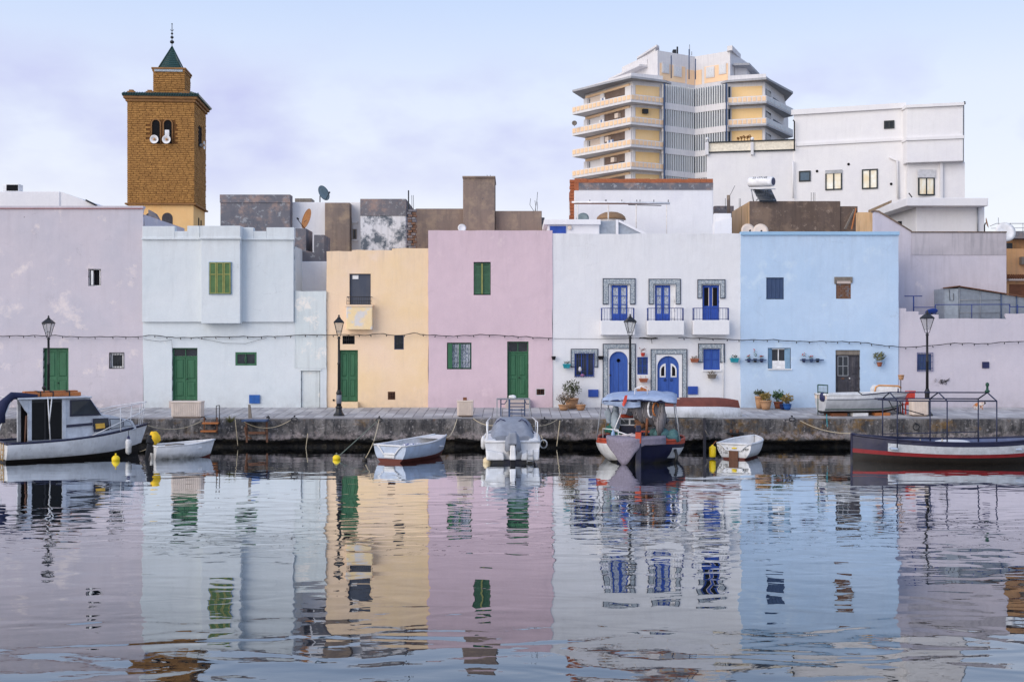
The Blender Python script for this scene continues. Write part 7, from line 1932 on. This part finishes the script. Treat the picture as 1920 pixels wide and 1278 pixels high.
for px_, lab in ((905, 'white side fender on the motorboat, by the rowboat'), (1020, 'white ring fender on the motorboat, by the fishing boat')):
    f0 = thing('fender', lab, 'fender', P(px_, 838, 44.4))
    if px_ < 950: MB().lathe(P(px_ + 1, 842, 44.4), [(.02,0),(.07,.05),(.09,.12),(.085,.36),(.05,.45),(.02,.5)], 12).build('body', M['hullwhite'], f0)
    else: MB().tube([P(px_ - 1, 832, 44.6) + Vector((.13*math.cos(a), .0, .15*math.sin(a))) for a in [i*PI/8 for i in range(17)]], .03, 6).build('body', M['hullwhite'], f0)
    MB().tube([P(px_, 830, 44.4), P(px_ + (6 if px_ < 950 else -6), 815, 44.6)], .01, 5).build('line', M['rope'], f0)

# ---- fishing boat with awning
t = thing('fishing_boat', 'cluttered fishing boat with orange gunwale under a pale blue awning', 'boat', (X(1185, 45.5), 45.5, 0))
G = hull_grid(6., 3.35, .74, stern=.35, bow_rise=.16, draft=.35, rake=.3, full=4.6, p=.6, mid=.5)
W = place(1197, 43.1, math.radians(-98), 0, 6.0, 0) @ Matrix.Scale(-1, 4, (0, 1, 0))           # bow towards the viewer
build_hull(t, W, G, [(0, 5, 'bottom_paint', M['hullnavy']), (5, 9, 'hull', M['hullnavy']), (9, 10, 'sheer_strake', M['orangep'])], M['hullnavy'], M['orangep'], .05, floor=.25)
# white panel on the port bow
mb = MB(); mb.grid([[Vector((v.x + .0, v.y*-1.012, v.z)) for v in r[5:9]] for r in G[17:22]]); mb.xf(W).build('white_side_panel', M['hullwhite'], t)
mb = MB(); mb.grid([[Vector((v.x + .0, v.y*1.012 + .006, v.z)) for v in r[4:10]] for r in G[14:23]]); mb.xf(W).build('white_side_panel', M['hullwhite'], t)
MB().box(5.96, 6.12, -.1, .1, -.4, .82).xf(W).build('stem_post', M['hullnavy'], t, bevel=.02)
MB().box(5.955, 6.125, -.105, .105, .78, 1.18).xf(W).build('stem_red_band', M['orangep'], t, bevel=.02)
MB().box(5.965, 6.115, -.095, .095, 1.18, 1.42).xf(W).build('stem_head', M['hullnavy'], t, bevel=.03)
# grey felt draped over the bow
mb = MB(); rows = []
for i in range(15):
    u = i/14
    lx = 6.12 - .5*abs(u - .45)*2.0 - 1.2*max(0, abs(u - .5) - .35); ly = 1.15 - 2.1*u
    dep = .24 + .7*max(0, 1 - abs(u - .3)/.3)
    row = []
    for j in range(9):
        v = j/8
        p_ = Vector((lx - .5*(1 - min(1, v*3)) + .1*min(1, v*3), ly, .98 - (max(0, v - .3)/.7)*dep*1.15))
        p_ += Vector((mnoise.noise(p_*3.), mnoise.noise(p_*2.5), 0))*.06
        row.append(p_)
    rows.append(row)
mb.grid(rows); mb.xf(W).build('felt_mat', M['felt'], t, solid=.03)
MB().prism([(0, 0), (.0, 0), (.0, 0)], 0, .001) if 0 else None
# wheel console with white-framed window
MB().box(3.6, 4.2, .05, .75, .3, 1.55).xf(W).build('console', M['hullnavy'], t, bevel=.03)
MB().box(4.19, 4.24, .0, .78, 1.28, 1.56).xf(W).build('console_window_frame', M['whitep'], t, bevel=.02)
for y_ in (.06, .42): MB().box(4.235, 4.246, y_, y_ + .3, 1.33, 1.50).xf(W).build('console_pane', M['glass'], t)
MB().box(3.7, 4.15, -.85, -.1, .3, 1.0).xf(W).build('engine_box', M['hullnavy'], t, bevel=.03)
MB().box(4.14, 4.16, -.75, -.2, .5, .95).xf(W).build('engine_hatch', M['blackpl'], t)
# awning poles, tarp
AP = [(4.9, 1.6), (4.9, -1.5), (2.2, 1.45), (2.2, -1.4)]
top_ = 2.42
for (x, y) in AP:
    for dx in (0, .14): MB().tube([(x + dx, y*.98, .8), (x*.97 + dx + .03, y*.86, top_ - .12)], .02, 6).xf(W).build('awning_pole', M['steel'] if dx else M['greywood'], t)
MB().tube([(4.95, 1.05, .85), (4.8, .55, top_ - .3)], .02, 6).xf(W).build('boat_hook', M['whitep'], t)
mb = MB(); rows = []
for i in range(13):
    f = i/12; x = 5.1 - 3.6*f
    row = []
    for j in range(15):
        u = -1 + j/7
        z = top_ + .05*(1 - u*u) - .05*math.sin(f*math.pi*3)**2 - (.13 if i == 0 else 0) - (.1*max(0, abs(u) - .8)/.2)
        y = u*1.36
        p_ = Vector((x + (.12 if i == 0 else 0), y, z)); p_.z += mnoise.noise(p_*2.2)*.07 + mnoise.noise(p_*5.5)*.035 - (.09*abs(math.sin(j*1.1)) if i == 0 else 0)
        row.append(p_)
    rows.append(row)
mb.grid(rows); mb.xf(W).build('awning', M['canvasb'], t, solid=.012)
mb = MB(); rows = []
for i in range(7):
    f = i/6
    rows.append([Vector((5.2, -.05 + 1.35*j/5, top_ - .2 - (.24*f)*(.5 + .5*math.sin(math.pi*min(1, (j+1)/5))) + mnoise.noise(Vector((i*.7, j*.8, 2)))*.05)) for j in range(6)])
mb.grid(rows); mb.xf(W).build('awning_flap', M['canvasb'], t, solid=.01)
MB().tube([(5.15, 1.33, top_ - .2), (5.2, 0, top_ - .14), (5.15, -1.33, top_ - .24)], .035, 6).xf(W).build('awning_hem', M['canvasn'], t)
MB().tube([(4.2, .2, top_ + .02), (4.2, .18, top_ + .25), (4.2, -.05, top_ + .33), (4.2, -.26, top_ + .24), (4.2, -.28, top_ + .02)], .022, 6).xf(W).build('hoop', M['whitep'], t)
fl = thing('flag', 'small red flag hung at the awning corner', 'flag', W @ Vector((5.25, .5, top_ - .1)))
MB().add([(5.27, .42, top_ + .05), (5.27, .52, top_ + .03), (5.25, .62, top_ - .3), (5.28, .56, top_ - .38), (5.27, .46, top_ - .2)], [(0, 1, 2, 3, 4)]).xf(W).build('cloth', M['red'], fl, solid=.012)
# hanging black net
np_ = thing('fishing_net', 'black striped fishing net slung beneath the awning', 'net', W @ Vector((4.6, -.4, 2.2)))
b = NB('black_net'); b.pos(obj=True)
wv = b.n('ShaderNodeTexWave'); b.put(wv.inputs['Vector'], b.pos((1, 1, .25))); wv.inputs['Scale'].default_value = 7; wv.inputs['Distortion'].default_value = 3.5
M['netblack'] = b.done(b.mix(b.step(wv.outputs['Fac'], .35, .6), (.02, .02, .024), A(140, 138, 146)), .85, .2)
mb = MB(); rows = []
for i in range(16):
    f = i/15
    rows.append([Vector((4.75 + .22*math.sin(f*math.pi) + .06*math.sin(j*1.7), -.95 + 1.25*j/15 - .15*f + .1*math.sin(f*3), 2.28 - .95*f*(.72 + .28*math.sin(math.pi*(1 - j/15)*.9)) + .05*math.sin(j*2.3 + i))) for j in range(16)])
mb.grid(rows); mb.xf(W).build('net', M['netblack'], np_, solid=.05)
MB().tube([(4.9, -.85, 1.8), (4.95, -.75, 1.4), (4.9, -.72, .95)], [.16, .2, .07], 10).xf(W).build('net_tail', M['netblack'], np_)
def heap(name, label, cat, c, rad, mat, n, seed, amp=.08):
    h = thing(name, label, cat, W @ Vector(c)); rr = random.Random(seed); mb = MB()
    for k in range(n): mb.ball(Vector(c) + Vector((rr.uniform(-1, 1)*rad[0]*.6, rr.uniform(-1, 1)*rad[1]*.6, rr.uniform(0, 1)*rad[2]*.6)), (rad[0]*rr.uniform(.3, .55), rad[1]*rr.uniform(.3, .55), rad[2]*rr.uniform(.3, .6)), 12, 8)
    for i, v in enumerate(mb.v): mb.v[i] = v + Vector((mnoise.noise(v*8), mnoise.noise(v*8 + Vector((4,0,0))), mnoise.noise(v*9)))*amp
    mb.xf(W).build('heap', mat, h); return h
heap('net_heap', 'teal fishing net heaped at the far gunwale of the fishing boat', 'net', (4.6, -.85, .85), (.5, .6, .42), paint('teal_net', A(74, 110, 118), .9, .6, A(40, 66, 76), scale=14), 7, 1)
heap('cloth_heap', 'orange red life vests piled behind the console', 'life vests', (3.5, .3, 1.35), (.3, .9, .3), M['orangep'], 7, 2)
heap('sheet_heap', 'crumpled white sheet in the bow of the fishing boat', 'sheet', (5.0, .55, .8), (.5, .5, .22), paint('pinkish_sheet', A(206, 196, 206), .9, .3), 6, 3)
heap('tarp_heap', 'pale grey tarpaulin bunched at the near pole', 'tarpaulin', (4.5, 1.05, 1.35), (.25, .3, .75), paint('grey_tarp', A(150, 164, 180), .8, .3), 6, 4)
heap('green_net_heap', 'green net stuffed beside the console', 'net', (4.3, .95, .95), (.3, .35, .4), paint('green_net', A(50, 104, 96), .9, .5, scale=14), 5, 5)
heap('bundle', 'bundle of tangled ropes and floats amidships', 'ropes', (4.4, -.25, 1.3), (.3, .45, .35), paint('brown_rope_tangle', A(120, 90, 74), .9, .6, A(50, 40, 40), scale=12), 8, 6)
wh = thing('net_hauler', 'white and brown winch wheel beside the hanging net', 'winch', W @ Vector((4.95, -.5, 1.9)))
for k, (y_, rr_, m__) in enumerate(((-.42, .3, M['whitep']), (-.6, .24, M['orangewood']))): MB().tube([Vector((4.98, y_, 1.95)) + Vector((.12*math.cos(a), .1*math.cos(a), rr_*math.sin(a))) for a in [i*PI/9 for i in range(19)]], .035, 6).xf(W).build('wheel_rim', m__, wh)
MB().tube([(4.95, -.3, 1.75), (4.98, -.25, .9)], .05, 6).xf(W).build('stand', M['brownwood'], wh)
fr_ = thing('steel_frame', 'small white tube frame on the bow rail of the fishing boat', 'frame', W @ Vector((5.1, 1., .9)))
MB().tube([(4.7, 1.35, .8), (4.7, 1.35, 1.2), (5.35, .75, 1.2), (5.35, .75, .8)], .018, 6).tube([(5.0, 1.05, 1.2), (5.3, .35, 1.0)], .025, 6).xf(W).build('tube', M['whitep'], fr_)
bt = thing('bottle', 'pale blue plastic bottle on the fishing boat bow', 'bottle', W @ Vector((5.2, .95, .85)))
MB().lathe((5.2, .95, .82), [(.07,0),(.075,.2),(.06,.28),(.025,.34),(.03,.38)], 12).xf(W).build('body', flat('pale_blue_bottle', A(140, 170, 210), .3), bt)
MB().tube([P(1266, 842, 43.9), P(1269, 856, 43.8), P(1264, 872, 43.8), P(1271, 868, 43.9)], .06, 7).build('rope_tail', M['iron'], label='black rope coil trailing in the water by the fishing boat', cat='rope')

for k, (x_, y_, z_) in enumerate(((5.35, -.75, .82), (5.2, -.98, .84), (5.45, .35, .86), (5.1, .1, .84))):
    fo = thing('net_float', ('orange net float on the far bow corner', 'orange net float beside the teal heap', 'orange net float on the white sheet', 'orange net float by the winch stand')[k], 'float', W @ Vector((x_, y_, z_)), 'net floats in the fishing boat')
    MB().ball((x_, y_, z_), (.09, .09, .07), 10, 8).xf(W).build('float', M['orangep'], fo)
for k, (a_, c_) in enumerate((((3.6, .9, .7), (4.7, 1.2, 2.15)), ((3.4, -1.1, .7), (4.6, -.55, 2.2)), ((3.0, .2, .9), (4.9, .75, 1.7)))):
    ro = thing('fishing_rod', ('thin pole leaning by the near awning leg', 'thin pole leaning into the hanging net', 'thin pole laid across the console')[k], 'pole', W @ Vector(a_), 'poles in the fishing boat')
    MB().tube([a_, c_], [.02, .008], 5).xf(W).build('shaft', (M['greywood'], M['brownwood'], M['whitep'])[k], ro)
cr_ = thing('fish_crate', 'blue plastic fish crate tucked under the awning', 'crate', W @ Vector((4.5, .5, .6)))
MB().box(4.35, 4.75, .1, .7, .5, .53).box(4.35, 4.38, .1, .7, .53, .8).box(4.72, 4.75, .1, .7, .53, .8).box(4.38, 4.72, .1, .13, .53, .8).box(4.38, 4.72, .67, .7, .53, .8).xf(W).build('crate', M['bluepl'], cr_)
# ---- little white dinghy with yellow fender
t = thing('dinghy', 'little white dinghy with black lettering and red-brown bottom', 'boat', (X(1380, 46), 46, 0))
G = hull_grid(2.7, 1.4, .58, stern=.95, bow_rise=.22, draft=.12, rake=.2, full=2.6, p=.45, q=1.1)
W = place(1376, 45.2, math.radians(62), 0, 0, 0)
build_hull(t, W, G, [(0, 3, 'bottom_paint', M['antifoul']), (3, 10, 'hull', M['hullwhite'])], M['hullwhite'], M['hullwhite'], .045, floor=.22)
MB().tube([(-.02, -.56, .56), (-.03, -.42, .48), (-.04, -.3, .34), (-.04, .3, .34), (-.03, .42, .48), (-.02, .56, .56)], .03, 6).xf(W).build('notch_rim', M['hullwhite'], t)
MB().box(-.06, .0, -.18, .18, -.05, .34).xf(W).build('motor_bracket', M['rust'], t, bevel=.02)
MB().ball((-.02, -.02, .42), (.03, .11, .03), 8, 6).xf(W).build('yellow_tie', M['yel'], t)
MB().box(.9, 1.15, -.6, .6, .4, .45).xf(W).build('thwart', M['hullwhite'], t, bevel=.01)
def lettering(parent, text, size, MM, mat, name='lettering'):
    cu = bpy.data.curves.new(name, 'FONT'); cu.body = text; cu.size = size; cu.align_x = 'CENTER'; cu.extrude = .002
    o = bpy.data.objects.new(name, cu); COL.objects.link(o)
    me = bpy.data.meshes.new_from_object(o.evaluated_get(bpy.context.evaluated_depsgraph_get())); bpy.data.objects.remove(o)
    me.materials.clear(); me.materials.append(mat); me.transform(Matrix.Translation(-ORG[parent]) @ MM)
    o = link(name, me, parent); o['kind'] = 'stuff'; return o
TR = W @ Matrix(((0, 0, -1, -.012), (-1, 0, 0, 0), (0, 1, 0, 0), (0, 0, 0, 1)))
lettering(t, 'TU 9 2', .17, TR @ Matrix.Translation((-.46, .32, 0)), M['iron'])
lettering(t, 'CS 10a', .13, TR @ Matrix.Translation((-.42, .2, 0)), M['iron'])
lettering(t, 'MIP', .14, TR @ Matrix.Translation((.47, .33, 0)), M['iron'])
f0 = thing('fender', 'yellow block fender hanging beside the little white dinghy', 'fender', P(1336, 848, 45.4))
MB().lathe(P(1336, 857, 45.4), [(.05,0),(.12,.02),(.13,.06),(.13,.34),(.12,.4),(.05,.44),(.03,.48)], 10).build('body', M['yel'], f0)
MB().tube([P(1336, 834, 45.4), P(1343, 826, 45.6)], .014, 5).build('line', M['orangewood'], f0)

# ---- overturned boat on the quay
t = thing('overturned_boat', 'white rowing boat lying overturned with brown bottom on the quay', 'boat', (X(1310, 51.), 51., ZQ(51)))
G = hull_grid(4.2, 1.5, .62, stern=.85, bow_rise=.12, draft=.16, rake=.2, full=2.4, p=.5, q=1.15)
d = 50.9
W = Matrix.Translation((X(1207, d), d, ZQ(d) + .66)) @ Matrix.Rotation(math.radians(2), 4, 'Z') @ Matrix.Rotation(math.radians(180), 4, 'X')
build_hull(t, W, G, [(0, 5, 'bottom_paint', paint('red_brown_bottom', A(112, 62, 52), .6, .4, A(70, 44, 40))), (5, 10, 'hull', M['hullwhite'])], M['hullwhite'], M['hullwhite'], .04, floor=.02)
# ---- grounded white boat
t = thing('grounded_boat', 'white fishing skiff chocked up on the quay before the black door', 'boat', (X(1620, 51), 51, ZQ(51)))
G = hull_grid(4.1, 1.5, .62, stern=.85, bow_rise=.1, draft=.2, rake=.75, full=2.2, p=.5, q=1.2)
d = 50.75
W = Matrix.Translation((X(1549, d), d + .1, ZQ(d) + .32)) @ Matrix.Rotation(math.radians(9), 4, 'Z') @ Matrix.Translation((0, .5, 0))
build_hull(t, W, G, [(0, 2, 'keel_paint', M['blackpl']), (2, 8, 'hull', paint('grey_white_hull', A(178, 184, 196), .5, .35, A(140, 140, 146))), (8, 10, 'top_strake', M['hullwhite'])], M['hullwhite'], M['hullwhite'], .045, floor=.2, tran_mat=M['cream'])
MB().tube([(G[i][8].x, -G[i][8].y - .012, G[i][8].z) for i in range(len(G))], .02, 5).xf(W).build('rubbing_strake', M['deckgrey'], t)
MB().tube([(G[i][3].x, -G[i][3].y - .012, G[i][3].z) for i in range(len(G))], .02, 5).xf(W).build('green_line', M['green_dk'], t)
mb = MB().ball((.0, -.2, .5), (.1, .26, .2), 12, 8)
for i, v in enumerate(mb.v): mb.v[i] = v + Vector((mnoise.noise(v*7), mnoise.noise(v*7), mnoise.noise(v*8)))*.05
mb.xf(W).build('blue_rag', M['navy'], t)
for q, m__ in ((.35, M['brownwood']), (1.3, M['whitep']), (2.3, M['orangewood'])): MB().box(q, q + .7, -.35, .5, -.34, -.17).xf(W).build('chock', m__, t, bevel=.01)
t = thing('fish_trap', 'green-framed net basket standing behind the grounded boat stern', 'trap', (X(1543, 51.6), 51.6, ZQ(51.6)))
d = 51.6
fr_ = [P(1533.5, 721, d), P(1552, 722, d), P(1552, 736, d), P(1533.5, 735, d)]
MB().tube(fr_ + [fr_[0]], .03, 6).build('rim', M['green_dk'], t)
for q in (1533.5, 1552): MB().tube([P(q, 735, d), (X(q, d), d, ZQ(d))], .02, 5).build('leg', M['green_dk'], t)
for i in range(1, 7): MB().tube([P(1533.5 + i*2.65, 722, d), P(1533.5 + i*2.65, 744, d)], .006, 4).build('mesh_wire', M['ropeg'], t)
for i in range(1, 5): MB().tube([P(1533.5, 724 + i*4, d), P(1552, 724 + i*4, d)], .006, 4).build('mesh_wire', M['ropeg'], t)

# ---- long dark boat with canopy frame
t = thing('long_boat', 'long navy and red open boat with white panel and bare canopy frame', 'boat', (X(1760, 44.3), 44.3, 0))
G = hull_grid(7.6, 2.1, .62, n=32, stern=.06, bow_rise=.62, stern_rise=.6, draft=.35, rake=.15, full=2.6, p=.55, mid=.5)
W = place(1598, 44.4, math.radians(-3), 0, 0, 0)
build_hull(t, W, G, [(0, 6, 'bottom', M['slime']), (6, 7, 'red_line', M['hullred']), (7, 10, 'hull', M['hullnavy'])], paint('blue_grey_inside', A(96, 110, 150), .6, .4), M['hullnavy'], .045, floor=.2, transom=False)
mb = MB(); mb.grid([[Vector((v.x, -v.y*1.006 - .006, v.z)) for v in r[7:10]] for r in G[5:30]]); mb.xf(W).build('white_panel', paint('worn_white_panel', A(176, 184, 198), .5, .5, A(140, 112, 88), scale=5), t)
MB().box(-.06, .1, -.05, .05, -.2, 1.05).xf(W).build('stem_post', M['hullnavy'], t, bevel=.02)
MB().box(2.4, 4.4, -.75, .75, .62, .70).xf(W).build('deck_boards', M['hullblue'], t, bevel=.02)
for x in (1.2, 4.8, 5.6): MB().box(x, x + .22, -.9, .9, .52, .58).xf(W).build('thwart', M['hullblue'], t, bevel=.01)
mb = MB().ball((3.6, -.1, .74), (.65, .5, .09), 14, 8).ball((.5, .1, .78), (.18, .15, .1), 10, 6); mb.xf(W).build('white_sheet', M['hullwhite'], t)
px_posts = [(1651, 1), (1675, 0), (1738, 1), (1766, 0), (1826, 1), (1856, 0)]
def LB(px, z, near): 
    # local point of the boat under photo column px, on the near or far gunwale
    d_ = 44.0 if near == 0 else 45.5
    v = W.inverted() @ Vector((X(px, d_), d_, z)); return Vector((v.x, -.86 if near == 0 else .86, z))
fr2 = [LB(p_, 2.28, n_) for p_, n_ in px_posts]
for (p_, n_), q in zip(px_posts, fr2): MB().tube([Vector((q.x - (.05 if 0 else 0), q.y, .55)), q], .024, 6).xf(W).build('canopy_post', M['frame_navy'], t)
near = [q for (p_, n_), q in zip(px_posts, fr2) if n_ == 0]; far = [q for (p_, n_), q in zip(px_posts, fr2) if n_ == 1]
MB().tube([near[0] + Vector((-.7, .0, .05))] + near, .028, 6).xf(W).build('canopy_side_rail', M['frame_navy'], t)
MB().tube([far[0] + Vector((-.3, 0, 0))] + far, .028, 6).xf(W).build('canopy_side_rail', M['frame_navy'], t)
ridge = [Vector(((a.x + c.x)/2, 0, 2.55)) for a, c in zip(near, far)]
MB().tube([ridge[0] + Vector((-1.0, 0, -.1)), ridge[0]] + ridge[1:], .026, 6).xf(W).build('ridge_pole', M['frame_navy'], t)
for a, c, r_ in zip(near, far, ridge): MB().tube([a, r_, c], .025, 6).xf(W).build('rafter', M['frame_navy'], t)
MB().tube([ridge[0] + Vector((-1.0, 0, -.1)), ridge[0] + Vector((-1.35, .1, .2))], .02, 6).xf(W).build('antenna', M['iron'], t)
MB().tube([Vector((far[0].x, .86, .95)), Vector((far[2].x, .86, 1.05))], .018, 5).xf(W).build('low_rail', M['frame_navy'], t)
MB().lathe((ridge[2].x, 0, 2.55), [(.07,0),(.1,.06),(.05,.1),(.04,.22),(.07,.26),(.06,.34),(.01,.37)], 10).xf(W).build('mast_lamp', M['green_dk'], t)
MB().tube([near[0] + Vector((-.3, 0, 0)), near[0] + Vector((-.1, 0, -.35)), near[0] + Vector((.25, 0, -.5))], .02, 5).tube([near[0] + Vector((.1, .1, 0)), near[0] + Vector((.25, .1, -.3)), near[1] + Vector((-.8, .1, -.5))], .02, 5).xf(W).build('hose', M['iron'], t)
t4 = thing('tarp_roll', 'teal tarpaulin rolled on the raised end of the long boat', 'tarpaulin', W @ Vector((6.6, -.2, 1.0)))
mb = MB().tube([(6.3, -.5, .98), (6.8, -.2, 1.05), (7.3, -.05, 1.1)], .1, 8)
for i, v in enumerate(mb.v): mb.v[i] = v + Vector((mnoise.noise(v*7), mnoise.noise(v*7), mnoise.noise(v*8)))*.06
mb.xf(W).build('roll', paint('teal_tarp', A(84, 144, 160), .8, .3), t4)

# ------------------------------------------------------------------ mooring lines
def rope(label, a, b, s=.25, r=.014, mat=None):
    path = sag(a, b, s, 12)
    return MB().tube(path, r, 6).build('mooring_rope', mat or M['rope'], label=label, cat='rope', group='mooring ropes')
rope('pale rope from the cruiser bow to the boarding steps', P(277, 797, 47.6), P(380, 788, 50.0), .25)
rope('rope from the cruiser bow down to the little dinghy', P(262, 846, 46), P(283, 836, 45.6), .03, .01)
rope('slack rope looped over the mooring platform', P(457, 790, 49.8), P(545, 787, 50.0), .3)
rope('long green line running from the quay to the yellow buoy', P(711, 786, 50.0), P(635, 855, WD(861)), .0, .018, M['ropeg'])
rope('rope from the quay to the small dark buoy', P(711, 786, 50.0), P(701, 826, 44.6), .05, .016)
rope('short rope hanging from rowboat stern to dark buoy', P(700, 829, 44.2), P(684, 860, WD(864)), .04, .014)
rope('pale rope from the rowboat bow up to the quay', P(832, 818, 46.6), P(857, 785, 50.0), .3, .018)
rope('pale rope from the motorboat to the quay by the ribbed block', P(928, 797, 47), P(887, 784, 50.0), .1)
rope('pale rope from the motorboat to the quay ring', P(1000, 798, 47), P(1045, 786, 50.0), .1)
rope('pale rope from the quay to the tip of the long boat', P(1500, 788, 50.0), P(1598, 812, 44.4), .15)
rope('teal rope hanging down from the grounded boat', P(1550, 776, 50.02), P(1551, 800, 49.98), .0, .022, M['teal'])
rope('rope end trailing from the long boat side', P(1725, 823, 43.7), P(1741, 857, 43.6), .1, .016)
rope('taut line from the long boat side into the water', P(1766, 822, 43.7), P(1778, 864, 43.5), .02, .012)
rope('rope hanging down the quay wall by the weed tuft', P(441, 786, 49.98), P(446, 835, 50.0), .0, .014)
rope('rope hanging down the quay wall near the apricot house', P(577, 812, 49.96), P(573, 845, 49.9), .0, .014)
rope('knotted rope hanging down the quay by the motorboat', P(1050, 788, 49.98), P(1044, 836, 49.9), .0, .02)
fc = thing('rope_float', 'orange cord float hanging on the long boat side', 'float', P(1757, 836, 43.6))
MB().ball(P(1757, 838, 43.6), (.05, .05, .13), 8, 6).build('float', M['orangewood'], fc)
MB().tube([P(1768, 824, 43.7), P(1757, 834, 43.6)], .01, 5).build('cord', M['rope'], fc)
